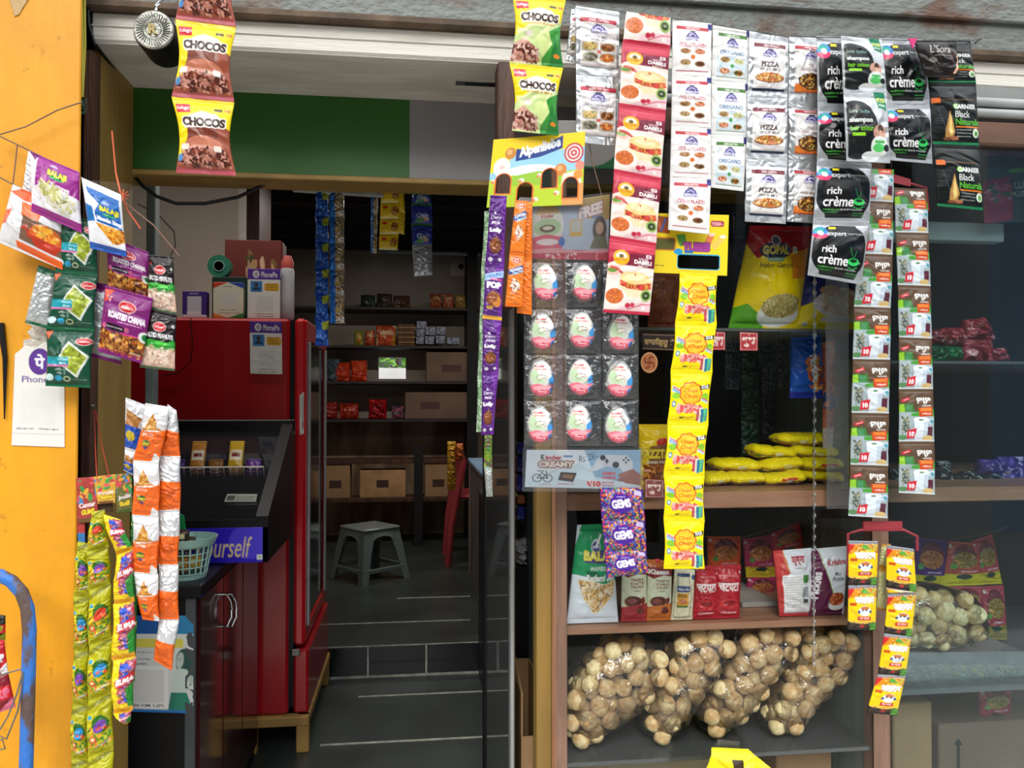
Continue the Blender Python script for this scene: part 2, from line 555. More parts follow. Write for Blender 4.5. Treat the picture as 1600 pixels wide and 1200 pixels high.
def sheet(name, parent, cv, q, bulge=0.012, wr=0.0012, seal=0.08, pinch=0.0, dens=0.85, vr=(0, 1), mat=None, seed=0, thick=0.0015, wave=0.0, zig=0.0, sealwr=0.0008, exp=0.55, mask=False, foil_wr=1.0, curl=0.0, pinchc=None, origin=None, horiz=.25, wf=1.9):
    """closed printed packet / card.  q = TL,TR,BR,BL world points (facing -Y)"""
    TL, TR, BR, BL = [np.array(p, dtype=np.float64) for p in q]
    rs = np.random.RandomState(seed * 7 + 13)
    W = (np.linalg.norm(TR - TL) + np.linalg.norm(BR - BL)) / 2
    H = (np.linalg.norm(BL - TL) + np.linalg.norm(BR - TR)) / 2
    D = max(abs(TL[1]), .3)
    ppm = F / D / dens
    nu = int(min(max(W * ppm, 6), 260)); nv = int(min(max(H * ppm, 6), 300))
    U, V = np.meshgrid(np.linspace(0, 1, nu), np.linspace(0, 1, nv))
    Up = U.copy()
    if pinch:
        pr = np.sin(math.pi * V) ** 1.2 if pinchc is None else np.exp(-((V - pinchc) / .28) ** 2)
        Up = .5 + (U - .5) * (1 - 2 * pinch * pr)
    Vp = V.copy()
    if zig:
        Vp = V + zig * (tri(U * round(W / .004)) - .5) * (np.clip((V - .93) / .07, 0, 1) + np.clip((.05 - V) / .05, 0, 1) * 0)
    Up = Up + wave * np.sin(math.pi * 2 * V + rs.uniform(0, 6)) * .5
    P = ((1 - Up)[..., None] * ((1 - Vp)[..., None] * TL + Vp[..., None] * BL) + Up[..., None] * ((1 - Vp)[..., None] * TR + Vp[..., None] * BR))
    n = np.cross(TR - TL, BL - TL); n /= np.linalg.norm(n)
    if n[1] > 0: n = -n
    Vs = np.clip((V - seal) / max(1 - 2 * seal, 1e-6), 0, 1)
    env = (np.sin(math.pi * Vs) * np.sin(math.pi * np.clip(U, 0, 1))).clip(0, 1)
    h = bulge * env ** exp
    inner = np.clip(env * 4, 0, 1)
    h = h + crumple(U, V * H / W, rs, wr, f=wf, horiz=horiz) * (.35 + .65 * inner)
    if sealwr and seal > 0.02:
        sm = np.clip(1 - np.minimum(V, 1 - V) / seal, 0, 1) ** .3 * (env < 1e-6)
        h = h + sealwr * sm * np.sin(V * H / 0.0022 * math.pi * 2) * .35
    h = h + curl * (U - .5) ** 2 * 4
    P = P + n * h[..., None]
    col, keep = cv.sample(nu, nv, vr[0], vr[1])
    col[..., :3] *= .90
    idx = np.arange(nu * nv).reshape(nv, nu)
    F4 = np.stack([idx[:-1, :-1], idx[1:, :-1], idx[1:, 1:], idx[:-1, 1:]], -1).reshape(-1, 4)
    if mask:
        kf = (keep[:-1, :-1] & keep[1:, :-1] & keep[1:, 1:] & keep[:-1, 1:]).reshape(-1)
        F4 = F4[kf]
    # back sheet
    B = P - n * (h * 1.0 + thick + bulge * .5 * env ** .7)[..., None] if not mask else P - n * thick
    N0 = nu * nv
    if mask:
        E = np.concatenate([F4[:, [0, 1]], F4[:, [1, 2]], F4[:, [2, 3]], F4[:, [3, 0]]]).astype(np.int64)
        key = np.minimum(E[:, 0], E[:, 1]) * N0 + np.maximum(E[:, 0], E[:, 1])
        _, inv, cnt = np.unique(key, return_inverse=True, return_counts=True)
        E = E[cnt[inv.ravel()] == 1]
        side = np.stack([E[:, 1], E[:, 0], E[:, 0] + N0, E[:, 1] + N0], -1)
    else:
        ring = np.concatenate([idx[0, :], idx[1:, -1], idx[-1, -2::-1], idx[-2:0:-1, 0]])
        r2 = np.roll(ring, -1)
        side = np.stack([ring, r2, r2 + N0, ring + N0], -1)
    FB = F4[:, ::-1] + N0
    faces = np.concatenate([F4, FB, side])
    PV = np.concatenate([P.reshape(-1, 3), B.reshape(-1, 3)])
    cc = np.concatenate([col.reshape(-1, 4), col.reshape(-1, 4)])
    if mask:
        used = np.unique(faces)
        remap = np.zeros(2 * N0, dtype=np.int64); remap[used] = np.arange(len(used))
        faces = remap[faces]; PV = PV[used]; cc = cc[used]
    o = link_mesh(name, PV, faces, mat or FILM, parent, True, origin=origin)
    at_ = o.data.attributes.new('print', 'FLOAT_COLOR', 'POINT')
    at_.data.foreach_set('color', cc.ravel())
    return o

def quad(x0, y0, x1, y1, x2, y2, x3, y3, Y):
    Ys = Y if isinstance(Y, (list, tuple)) else (Y,) * 4
    return [at(x0, y0, Ys[0]), at(x1, y1, Ys[1]), at(x2, y2, Ys[2]), at(x3, y3, Ys[3])]
def strip(name, label, cat, cv, rows, Y, group='hanging strips of sachets', part='sachet', first=0.0, seed=1, **kw):
    """rows: (xl, yl, xr, yr) seams from top to bottom; one part per packet"""
    top = (at(rows[0][0], rows[0][1], Y) + at(rows[0][2], rows[0][3], Y)) / 2
    t = thing(name, top, label, cat, group)
    for i in range(len(rows) - 1):
        a, b = rows[i], rows[i + 1]
        c = cv[i % len(cv)] if isinstance(cv, (list, tuple)) else cv
        sheet(part, t, c, quad(a[0], a[1], a[2], a[3], b[2], b[3], b[0], b[1], Y), vr=(first if i == 0 else 0, 1), seed=seed * 31 + i, **kw)
    return t
# ------------------------------------------------------------------ the building
M_RUST = pbr('rusty_grey_steel', '#747873', 0.55, 0.3, bump=0.5, bscale=40, vscale=5.5, vcol='#5f4638', stretch=(1, 1, 1.6), lo=0.36, hi=0.47)
M_WHITEWOOD = pbr('weathered_white_wood', '#dedad0', 0.75, bump=0.25, bscale=60, vscale=9, vcol='#c2bbae', stretch=(0.35, 4, 5), lo=0.30, hi=0.46)
M_YELLOW = pbr('yellow_painted_steel', '#e89e0e', 0.5, bump=0.2, bscale=18, vscale=4, vcol='#dd960e', stretch=(3, 3, .7), lo=.3, hi=.6)
def add_dirt(m, col, scale, lo, hi, amount=.7):
    nt = m.node_tree; b = nt.nodes['Principled BSDF']; old = b.inputs['Base Color'].links[0].from_socket
    tc = nt.nodes.new('ShaderNodeTexCoord'); nz = nt.nodes.new('ShaderNodeTexNoise'); nz.inputs['Scale'].default_value = scale; nz.inputs['Detail'].default_value = 8; nz.inputs['Roughness'].default_value = .7
    rp = nt.nodes.new('ShaderNodeMapRange'); rp.inputs['From Min'].default_value = lo; rp.inputs['From Max'].default_value = hi; rp.inputs['To Max'].default_value = amount
    mx = nt.nodes.new('ShaderNodeMix'); mx.data_type = 'RGBA'
    nt.links.new(tc.outputs['Object'], nz.inputs['Vector']); nt.links.new(nz.outputs['Fac'], rp.inputs['Value']); nt.links.new(rp.outputs[0], mx.inputs['Factor'])
    nt.links.new(old, mx.inputs['A']); mx.inputs['B'].default_value = tuple(lin(col)) + (1,); nt.links.new(mx.outputs['Result'], b.inputs['Base Color'])
add_dirt(M_YELLOW, '#b8800e', 3.2, .44, .68, .6)
add_dirt(M_YELLOW, '#6a4810', 20, .605, .70, .65)
add_dirt(M_RUST, '#6a3f28', 22, .60, .68, .8)
M_OCHRE = pbr('ochre_painted_wood', '#96783a', 0.55, bump=0.2, bscale=20, vscale=5, var=0.18, stretch=(3, 3, .6))
M_GREEN = pbr('green_painted_board', '#265e12', 0.5, bump=0.12, bscale=14, vscale=3, var=0.12)
M_GREYB = pbr('grey_painted_board', '#8b8a8c', 0.55, bump=0.1, bscale=14, vscale=3, var=0.08)
M_DARKWOOD = pbr('dark_brown_wood', '#5a3a2c', 0.5, bump=0.3, bscale=30, vscale=7, var=0.4, stretch=(5, 5, .7))
M_WALL = pbr('grey_plaster', '#a39a8e', 0.85, bump=0.3, bscale=14, vscale=2.2, vcol='#857a6b', lo=.35, hi=.6)
M_DIRTYWALL = pbr('stained_plaster', '#a08b72', 0.85, bump=0.3, bscale=12, vscale=3, vcol='#6f5740', stretch=(2, 1, .6))
M_FLOOR = pbr('dark_slate_floor', '#3a423e', 0.36, bump=0.12, bscale=9, vscale=3.5, vcol='#262c2a', lo=.3, hi=.7)
M_GROUT = pbr('pale_grout', '#a8aca0', 0.8, vscale=20, var=.35)
M_BLACKTILE = pbr('black_tile', '#14171b', 0.12, coat=.4, vscale=8, var=.3)
M_CEIL = pbr('dark_roof_sheet', '#1f1d1b', 0.7, bump=.3, bscale=20, vscale=3, var=.4)
M_LAM = pbr('brown_laminate', '#a67c60', 0.42, coat=.15, bump=.08, bscale=40, vscale=9, vcol='#936a50', stretch=(.6, 4, 4))
M_LAMV = pbr('brown_laminate_upright', '#8a6a58', 0.42, coat=.15, bump=.08, bscale=40, vscale=9, vcol='#745746', stretch=(4, 4, .6))
M_PINKW = pbr('pinkish_bare_wood', '#c98f70', 0.6, vscale=8, var=.2, stretch=(4, 4, .6))
M_TEALLAM = pbr('grey_teal_laminate', '#74837f', 0.5, bump=.1, bscale=20, vscale=6, var=.2, stretch=(5, 5, .5))
M_BLACK = pbr('black_surface', '#0f1013', 0.42, spec=.3, coat=.05, vscale=8, var=.3)
M_ALU = pbr('brushed_aluminium', '#b4b8bc', 0.28, 0.9, bump=.05, bscale=80, vscale=30, var=.15, stretch=(4, 4, .2))
M_STEEL = pbr('steel', '#8c8c88', 0.35, 0.9, bump=.15, bscale=50, vscale=12, var=.3)
M_GROUND = pbr('street_concrete', '#5c5a55', 0.9, bump=.3, bscale=10, vscale=1.5, var=.3)
M_GLASS = clear_mat('cabinet_glass', (.985, .99, .99), 0.0, 0.01, haze=0.0, ior=1.25)
M_GLASSB = clear_mat('reflection_tinted_glass', (.90, .965, .98), 0.0, 0.03, haze=0.007, ior=1.3)  # teal tint and haze stand in for the reflection veil on this pane
M_SHELFGLASS = clear_mat('shelf_glass', (.55, .72, .68), 0.06, 0.02, haze=.12)
M_DUSTGLASS = clear_mat('dusty_shelf_glass', (.42, .60, .57), 0.05, 0.08, haze=.09)

g = MB(); g.box(-14, 14, -14, 7.5, -0.2, 0.0)
struct('ground', g, M_GROUND)
g = MB(); g.box(-6, 6, -1.5, 1.49, 0.0, 0.03, .005); struct('floor_bounce_slab', g, pbr('pale_bounce_slab', '#b5b0a6', .85, bump=.2, bscale=12, vscale=3, var=.15))  # unseen pale slab added to bounce light up to the soffit
# unseen slatted blue wall, added for the blue reflection in the cabinet glass
g = MB(); g.box(6.5, 11, -5.2, -5.0, 0, 5.0)
for k in range(37): g.box(6.5, 11, -5.0, -4.985, k * .136, k * .136 + .06)
o = struct('wall_for_blue_reflection', g, pbr('blue_reflection_slats', '#3a86b8', .5, vscale=3, var=.2))

SX0 = WX(112, 1.5)
# yellow pillar (left), stands in front of the facade
PXR = WX(121, 1.5)
g = MB(); g.box(-2.6, PXR, 1.5, 1.507, 0, 3.2, .002)
struct('wall_left_pillar', g, M_YELLOW)
g = MB(); g.box(-2.6, WX(110, 1.52), 1.508, 1.53, 0, 3.2); struct('wall_left_dark_gap', g, M_BLACK)  # black body put in to colour the shaded gap beside the pillar
g = MB(); g.box(-2.6, WX(130, 1.62), 1.641, 1.66, 0, 3.2); struct('wall_left_gap_backdrop', g, M_BLACK)  # black sheet standing in for the shade deep in that gap
# brown wood strip and ochre jamb
XJ = WX(141, 1.6)
g = MB(); g.box(WX(127, 1.6), XJ - .0005, 1.6, 1.638, 0, 2.16)
struct('trim_1', g, M_DARKWOOD)
g = MB(); g.box(XJ - .06, XJ, 1.661, 1.82, 0, 2.18); g.box(XJ - .012, XJ, 1.6385, 1.661, 0, 2.18)
struct('door_jamb_left', g, M_OCHRE)['kind'] = 'structure'
# rusty shutter box over the opening
zr = WZ(34, 1.585, 600)
g = MB()
g.box(-2.4, 3.4, 1.585, 1.95, zr + .012, 3.0)
for xs in (-1.9, 1.62): g.box(xs, xs + .035, 1.577, 1.585, zr + .02, 3.0, .002)
g.box(-2.4, 3.4, 1.572, 1.585, zr + .07, zr + .085, .003)
struct('wall_shutter_box', g, M_RUST)
g = MB(); g.box(-.62, 3.4, 1.578, 1.61, zr - .004, zr + .012, .003)
struct('trim_2', g, pbr('rusty_brown_lip', '#6d5a48', .8, bump=.5, vscale=12, var=.5))
# white weathered beam with visible soffit
zb = WZ(86, 1.6, 583)
XB0 = WX(137, 1.6)
g = MB(); g.box(XB0, 3.4, 1.6, 1.825, zb, zr - .004, .004)
g.box(XB0, 3.4, 1.597, 1.6, zb + .028, zb + .031, .001)
struct('beam_over_the_door', g, M_WHITEWOOD)['kind'] = 'structure'
g = MB(); g.box(XB0, 3.4, 1.604, 1.825, zb - .003, zb - .0002, .001); struct('trim_13', g, pbr('grey_soffit_paint', '#d6d2ca', .7, bump=.2, bscale=25, vscale=5, vcol='#c0bab0', stretch=(.5, 2, 2)))
# slot lock plate in the soffit
t = thing('slot_plate', at(748, 125, 1.72), 'small dark metal slot plate let into the white soffit near its right end', 'metal plate')
pa, pb = atg(712, 126, zb), atg(782, 129, zb)
g = MB(); g.box(pa.x, pb.x, 1.70, 1.725, zb - .004, zb + .001, .001); g.build('plate', M_STEEL, t)
g = MB(); g.box(pa.x + .02, pb.x, 1.708, 1.717, zb - .006, zb - .004); g.build('bolt', M_BLACK, t)
# painted board above the door: green, grey
YB = 1.825
zt, z0 = zb - .001, WZ(272, YB, 420)
xg0, xg1, xg2 = WX(176, YB), WX(640, YB, 200), 0.62
g = MB(); g.box(xg0, xg1, YB, YB + .03, z0, zt); struct('wall_green_board', g, M_GREEN)
g = MB(); g.box(xg1, xg2, YB, YB + .03, z0, zt); struct('wall_grey_board', g, M_GREYB)
g = MB(); g.box(xg0, 1.0, YB - .008, YB + .09, z0 - .012, z0, .002); struct('trim_3', g, M_OCHRE)
# facade right part: pipes and header above the cabinet
zp = WZ(150, 1.6, 1560)
g = MB(); g.box(.36, 3.4, 1.6, 1.72, WZ(190, 1.6, 1560), zb, 0); struct('wall_over_cabinet', g, pbr('grey_dusty_paint', '#8b8f8c', .7, vscale=4, var=.3))
g = MB()
for yy in (160, 177):
    z = WZ(yy, 1.585, 1560); g.tube([(.36, 1.588, z), (3.4, 1.588, z)], .010, 12)
struct('trim_4', g, pbr('grey_conduit', '#a7aaaa', .45, vscale=8, var=.2), True)
zh0, zh1 = WZ(226, 1.58, 1560), WZ(190, 1.58, 1560)
g = MB(); g.box(.36, 3.4, 1.58, 1.66, zh0, zh1, .004); struct('trim_5', g, pbr('brown_header_wood', '#6a4a38', .5, vscale=5, var=.3, stretch=(.6, 4, 4)))
# door frame post (dark brown) at the right of the doorway
g = MB(); g.box(WX(776, 1.62), WX(803, 1.62), 1.60, 1.66, WZ(480, 1.6), zb, .003); struct('door_frame_right', g, M_DARKWOOD)['kind'] = 'structure'
# aluminium glass-door edge
t = thing('glass_door', at(800, 1190, 1.66), 'open glass door seen nearly edge-on, bright aluminium upright on its front edge', 'glass door')
g = MB(); g.box(WX(796, 1.66), WX(805, 1.66), 1.66, 1.685, .37, WZ(330, 1.66), .003); g.build('frame_upright', M_ALU, t)
g = MB(); g.box(WX(798, 1.66), WX(798, 1.66) + .006, 1.685, 2.25, .40, WZ(330, 1.66)); g.build('pane', clear_mat('smoked_glass', (.32, .36, .36), .05, .03, haze=.03), t)
g = MB(); g.box(WX(798, 1.66) - .005, WX(798, 1.66) + .012, 2.25, 2.29, .37, WZ(330, 1.66), .003); g.build('rear_upright', M_BLACK, t)
g = MB(); g.lathe(at(786, 908, 1.95), [(.006, -.01), (.010, 0), (.006, .01)], 'x', 14); g.build('lock', M_STEEL, t, True)

# interior shell
FZ, SZ = .5, .37
YR = atg(640, 1006, FZ).y
ZC, YW = 2.62, 6.0
g = MB(); g.box(-1.35, 3.3, YR, YW + .1, .3, FZ); struct('floor', g, M_FLOOR)
g = MB(); g.box(-1.35, .62, 1.7, YR, .1, SZ); struct('floor_lower_step', g, M_FLOOR)
g = MB(); g.box(-1.35, .62, 1.5, 1.7, 0, .22); struct('floor_threshold', g, M_FLOOR)
# tile riser
g = MB(); 
xs = [WX(500, YR, 1030), WX(575, YR, 1030), WX(666, YR, 1030), WX(754, YR, 1030), WX(830, YR, 1030)]
for a, b in zip(xs[:-1], xs[1:]): g.box(a + .004, b - .004, YR - .008, YR + .0, SZ + .012, FZ - .004, .002)
struct('trim_6', g, M_BLACKTILE)
g = MB(); g.box(xs[0], xs[-1], YR - .004, YR, SZ, FZ - .001); struct('trim_7', g, M_GROUT)
n = 8
for (xa, ya, xb, yb, z, w) in ((560, 1089, 760, 1080, SZ, .010), (500, 1166, 778, 1149, SZ, .012), (500, 975, 735, 970, FZ, .010), (620, 935, 735, 932, FZ, .014)):
    p, q = atg(xa, ya, z), atg(xb, yb, z)
    g = MB(); g.box(p.x, q.x, (p.y + q.y) / 2 - w / 2, (p.y + q.y) / 2 + w / 2, z, z + .0015); struct('trim_%d' % n, g, M_GROUT); n += 1
# walls and ceiling
g = MB(); g.box(-1.45, -1.35, 1.5, YW + .1, 0, 2.75); struct('wall_left', g, M_WALL)
g = MB(); g.box(3.3, 3.4, 1.6, YW + .1, 0, 2.75); struct('wall_right', g, M_WALL)
# wall behind the fridge, ends in a corner
YF = 3.45
xc = WX(371, YF)
g = MB(); g.box(-1.35, xc, YF, YF + .16, FZ, ZC); struct('wall_partition', g, pbr('pale_partition_plaster', '#cfc8ba', .85, bump=.2, vscale=3, var=.1))
g = MB(); g.box(WX(226, 2.2), WX(240, 2.2) , 2.2, 2.24, FZ + .9, ZC, .003); struct('trim_12', g, pbr('grey_teal_conduit', '#7b8784', .6, vscale=8, var=.2))
g = MB(); g.box(WX(366, YF + .3), WX(422, YF + .6), YF + .3, YF + .6, WZ(400, YF + .3), ZC, .003); struct('beam_brown', g, M_DARKWOOD)['kind'] = 'structure'
# back wall with a small opening to the outside
ox0, ox1, oz0, oz1 = WX(591, YW), WX(634, YW), WZ(592, YW, 612), WZ(558, YW, 612)
g = MB()
zsp = WZ(655, YW, 600)
g.box(-1.35, ox0, YW, YW + .1, zsp, ZC + .1); g.box(ox1, 3.3, YW, YW + .1, zsp, ZC + .1)
g.box(ox0, ox1, YW, YW + .1, zsp, oz0); g.box(ox0, ox1, YW, YW + .1, oz1, ZC + .1)
struct('wall_back', g, M_WALL)
g = MB(); g.box(-1.35, 3.3, YW, YW + .1, 0, zsp); struct('wall_back_lower', g, M_DIRTYWALL)
g = MB(); g.box(-1.45, 3.4, 1.86, YW + .1, ZC, ZC + .06)
for k in range(9): g.box(-1.35, 3.3, 2.2 + k * .45, 2.25 + k * .45, ZC - .06, ZC)
struct('ceiling', g, M_CEIL)
g = MB(); g.box(-1.45, 3.4, 1.80, 1.86, zb, 2.72); struct('wall_front_upper', g, M_CEIL)
# outside seen through the small opening
g = MB(); g.box(-1.5, 2.0, YW + 1.6, YW + 1.7, 0, WZ(575, YW + 1.6, 612)); struct('wall_yard', g, pbr('white_yard_wall', '#e8e8e4', .9, vscale=3, var=.1))
rs = np.random.RandomState(5)
V, Fc = [], []
ctr = at(618, 560, YW + 2.2)
for i in range(900):
    d = rs.normal(0, 1, 3) * (.35, .2, .25); c = np.array(ctr) + d + (0, 0, .12)
    a = rs.normal(0, 1, 3); a /= np.linalg.norm(a); b = np.cross(a, rs.normal(0, 1, 3)); b /= np.linalg.norm(b)
    n0 = len(V); V += [c - a * .035, c + b * .018, c + a * .035, c - b * .018]; Fc.append((n0, n0 + 1, n0 + 2, n0 + 3))
t = thing('shrub', (ctr[0], ctr[1], 0), 'bright green shrub seen through the small opening in the back wall', 'shrub')
link_mesh('foliage', V, Fc, pbr('green_leaves', '#86c24a', .6, vscale=12, var=.5), t)
g = MB(); g.tube([(ctr[0], ctr[1], 0), (ctr[0] + .02, ctr[1], ctr[2])], [.03, .015]); g.build('stem', M_DARKWOOD, t)

# ------------------------------------------------------------------ display cabinet (fixed joinery)
CY = 1.6; CB = 2.25
xs0, xs1 = WX(868, CY), WX(886, CY)
t = thing('display_cabinet', (WX(1130, CY), CY, .2), 'brown laminate display cabinet with glass front and goods on wooden and glass shelves', 'display cabinet')
XD0, XD1 = WX(1364, CY, 900), WX(1390, CY, 900)
XE = 2.3
for (a, b, nm, mt) in ((xs0, xs1, 'left_stile', M_LAMV), (XD0, XD1, 'middle_stile', M_LAMV)):
    g = MB(); g.box(a, b, CY, CY + .04, .15, zh0, .002); g.build(nm, mt, t)
g = MB(); g.box(xs0 - .001, xs0, CY, CY + .04, .15, zh0); g.build('stile_edge', M_PINKW, t)
g = MB(); g.box(xs0, xs1, CY + .04, CB, .15, zh0); g.build('side_panel', M_TEALLAM, t)
g = MB(); g.box(XD0 + .004, XD1 - .004, CY + .04, CB, .15, WZ(560, CY, 1360)); g.build('divider_panel', M_TEALLAM, t)
g = MB(); g.box(xs0, XE, CB, CB + .02, .15, zh0); g.build('back_panel', pbr('dark_shop_backdrop', '#0d1110', .6, vscale=3, var=.4), t)  # added dark sheet stands in for the dim shop behind the cabinet
zs1a, zs1b = WZ(770, CY, 1100), WZ(796, CY, 1100)
zs2a, zs2b = WZ(977, CY, 1100), WZ(988, CY, 1100)
g = MB(); g.box(xs1, XD0, CY + .012, CB, zs1b, zs1a, .002); g.build('wooden_shelf', M_LAM, t)
g = MB(); g.box(xs1, XD0, CY + .012, CB, zs2b, zs2a, .002); g.build('wooden_shelf', M_LAM, t)
zg1 = WZ(516, 1.68, 1200)
g = MB(); g.box(xs1, XD0, 1.64, CB, zg1 - .006, zg1); g.build('glass_shelf', M_SHELFGLASS, t)
zg2 = WZ(1178, CY + .02, 1100)
g = MB(); g.box(xs1, XD0, CY + .012, CB, zg2 - .008, zg2); g.build('glass_shelf', M_DUSTGLASS, t)
# right bay
zr1a, zr1b = WZ(764, CY, 1480), WZ(787, CY, 1480)
g = MB(); g.box(XD1, XE, CY + .03, CB, zr1b, zr1a, .002); g.build('wooden_shelf', M_LAM, t)
zr0 = WZ(569, CY + .2, 1500)
g = MB(); g.box(XD1, XE, CY + .05, CB, zr0 - .006, zr0); g.build('glass_shelf', M_SHELFGLASS, t)
zr2 = WZ(1072, CY + .05, 1480)
g = MB(); g.box(XD1, XE, CY + .04, CB, zr2 - .012, zr2); g.build('glass_shelf', M_DUSTGLASS, t)
zu0, zu1 = WZ(376, CY + .22, 1500), WZ(347, CY + .22, 1500)
g = MB(); g.box(WX(1395, CY + .22), WX(1572, CY + .22), CY + .22, CY + .26, zu0, zu1, .002); g.build('white_rail', pbr('pale_grey_rail', '#a9b3ae', .6, vscale=5, var=.15), t)
# glass panes
g = MB(); g.box(xs1, XD0, CY + .002, CY + .007, .15, zh0); g.build('glass_pane', M_GLASS, t)
g = MB(); g.box(XD1, XE, CY - .004, CY + .001, .15, zh0); g.build('glass_pane', M_GLASSB, t)
g = MB(); g.box(xs0, XE, CY, CB, .15, .165); g.build('cabinet_floor', M_LAM, t)
# ochre post left of the cabinet
g = MB(); g.box(WX(838, 1.65), WX(862, 1.65), 1.645, 1.70, .1, WZ(300, 1.65, 850), .003); struct('door_post_ochre', g, M_OCHRE)['kind'] = 'structure'
# ------------------------------------------------------------------ left counter, chocolate cooler, fridge
M_RED = pbr('red_enamel', '#b0121c', 0.28, coat=.5, vscale=3, var=.12)
M_REDB = pbr('bright_red_plastic', '#cf1420', 0.3, coat=.4, vscale=4, var=.1)
M_MAROON = pbr('dark_maroon_laminate', '#3a0a10', 0.12, coat=.6, vscale=3, var=.3)
M_PURPLE = pbr('dark_purple_panel', '#2a1440', 0.3, coat=.4, vscale=4, var=.3)
M_CHROME = pbr('chrome', '#d8dce4', 0.12, 1.0, vscale=20, var=.1)
M_CARDB = pbr('brown_cardboard', '#a5825c', 0.8, bump=.1, bscale=60, vscale=5, var=.15)
M_CARDD = pbr('dull_cardboard', '#7d6654', 0.85, bump=.1, bscale=60, vscale=5, var=.2)
M_DULLBLACK = pbr('dull_black', '#121214', .7, vscale=6, var=.3)
M_BLUECL = pbr('blue_table_top', '#7d9ab5', 0.45, vscale=6, var=.15)
M_PALEPL = pbr('pale_grey_plastic', '#6f7d79', 0.35, coat=.2, vscale=5, var=.1)
M_GOLDW = pbr('old_yellow_wood', '#b08a4a', 0.6, bump=.2, vscale=6, var=.35)
M_WIRE = pbr('white_wire', '#c8c4b8', 0.4, .2, vscale=10, var=.1)
M_STRING = pbr('thin_string', '#8a6a55', 0.8, vscale=20, var=.2)
M_ORSTR = pbr('orange_string', '#d96a45', 0.8, vscale=20, var=.2)
M_TEALP = pbr('teal_plastic', '#8fb5ac', 0.4, coat=.2, vscale=6, var=.1)

# fridge -------------------------------------------------------------
FY = 2.66
fx1 = WX(452, FY); fzt = WZ(497, FY, 350); fzb = WZ(1118, FY, 430)
fx0 = fx1 - .60
fy2 = FY + .62
fr = thing('drinks_fridge', ((fx0 + fx1) / 2, FY + .3, fzb), 'red drinks fridge with its glass door facing the aisle, raised on a wooden stand', 'fridge')
g = MB(); g.box(fx0, fx1, FY, fy2, fzb, fzt, .008); g.build('body', M_RED, fr)
g = MB(); g.box(fx1, fx1 + .016, FY + .01, fy2 - .01, fzb + .02, fzt - .005); g.build('door_gasket', M_BLACK, fr)
dx0, dx1 = fx1 + .016, WX(476, FY)
g = MB(); zdb = WZ(1010, FY, 460)
g.box(dx0, dx1 + .004, FY, FY + .05, zdb, fzt + .002, .01); g.box(dx0, dx1 + .004, fy2 - .05, fy2, zdb, fzt + .002, .01)
g.box(dx0, dx1 + .004, FY + .05, fy2 - .05, fzt - .07, fzt + .002, .006); g.box(dx0, dx1 + .004, FY + .05, fy2 - .05, zdb, zdb + .05, .006)
dr = g.build('door', M_REDB, fr)
g = MB(); g.box(dx1 + .004, dx1 + .010, FY + .05, FY + .085, zdb + .05, fzt - .07, .002); g.box(dx1 + .004, dx1 + .010, fy2 - .09, fy2 - .05, zdb + .05, fzt - .07, .002); g.build('metal_trim', pbr('silver_plastic_trim', '#c4c8ca', .35, .2, vscale=8, var=.1), dr)
cvd = Cv(30, 120, 'd8d4d0'); cvd.rect(.6, .1, .9, .9, 'b0a8a0'); cvd.rect(.6, .7, .9, .85, 'b03040')
sheet('door_sticker', dr, cvd, quad(468, 618, 475, 612, 475, 678, 468, 680, FY - .002), bulge=0, wr=0, seal=0, mat=CARD, thick=.001)
g = MB(); g.box(dx0 + .01, dx1 - .002, FY + .085, fy2 - .09, zdb + .05, fzt - .07); g.build('door_glass', pbr('dark_door_glass', '#20282c', .1, coat=.5, vscale=3, var=.3), dr)
g = MB(); g.box(dx0, dx1 + .015, FY + .004, fy2, fzb, zdb - .012, .008); g.build('kick_panel', M_RED, fr)
g = MB(); g.box(dx0 - .004, dx0 + .022, FY - .006, FY, zdb - .03, zdb - .008, .002); g.build('hinge', M_STEEL, fr)
ws = thing('wooden_stand', ((fx0 + fx1) / 2, FY + .3, SZ), 'low yellowish wooden stand under the red fridge', 'stand')
zst = fzb - .001
g = MB(); g.box(fx0, dx1 + .02, FY - .02, FY + .02, zst - .03, zst, .003); g.box(dx1 - .02, dx1 + .02, FY, fy2 + .02, zst - .03, zst, .003); g.box(fx0, dx1, fy2 - .02, fy2 + .02, zst - .03, zst, .003); g.build('frame', M_GOLDW, ws)
for (xx, yy, fz_) in ((fx0 + .02, FY, SZ), (dx1, FY, SZ), (fx1 - .115, FY + .005, SZ), (fx0 + .02, fy2 - .02, SZ), (dx1, fy2 - .02, SZ)):
    if yy > YR - .05: fz_ = FZ
    if zst - .03 <= fz_: continue
    g = MB(); g.box(xx - .02, xx + .02, yy - .018, yy + .018, fz_, zst - .03, .003); g.build('leg', M_GOLDW, ws)

# black counter ---------------------------------------------------------
KY = 1.9
kx1 = WX(312, KY); ktop = WZ(913, KY, 290); kx0 = -1.30; kb = 2.62
ct = thing('black_counter', ((kx0 + kx1) / 2, KY + .3, .37), 'black-topped counter with dark maroon cupboard doors on its aisle side', 'counter')
g = MB(); g.box(kx0, kx1 + .008, KY - .015, kb, ktop - .03, ktop, .004); g.build('worktop', M_BLACK, ct)
g = MB(); g.box(kx0, kx1 - .012, KY, kb, SZ, ktop - .03); g.build('carcass', M_BLACK, ct)
g = MB(); g.box(kx1 - .028, kx1 - .006, KY - .004, KY + .014, SZ, ktop - .03, .002); g.build('corner_post', pbr('dark_grey_edge', '#4a4f52', .4, vscale=10, var=.2), ct)
cdoors = []
for a, b in ((KY + .02, KY + .245), (KY + .25, KY + .48), (KY + .485, kb - .01)):
    g = MB(); g.box(kx1 - .012, kx1, a, b, SZ + .05, ktop - .035, .003); cdoors.append(g.build('door', M_MAROON, ct))
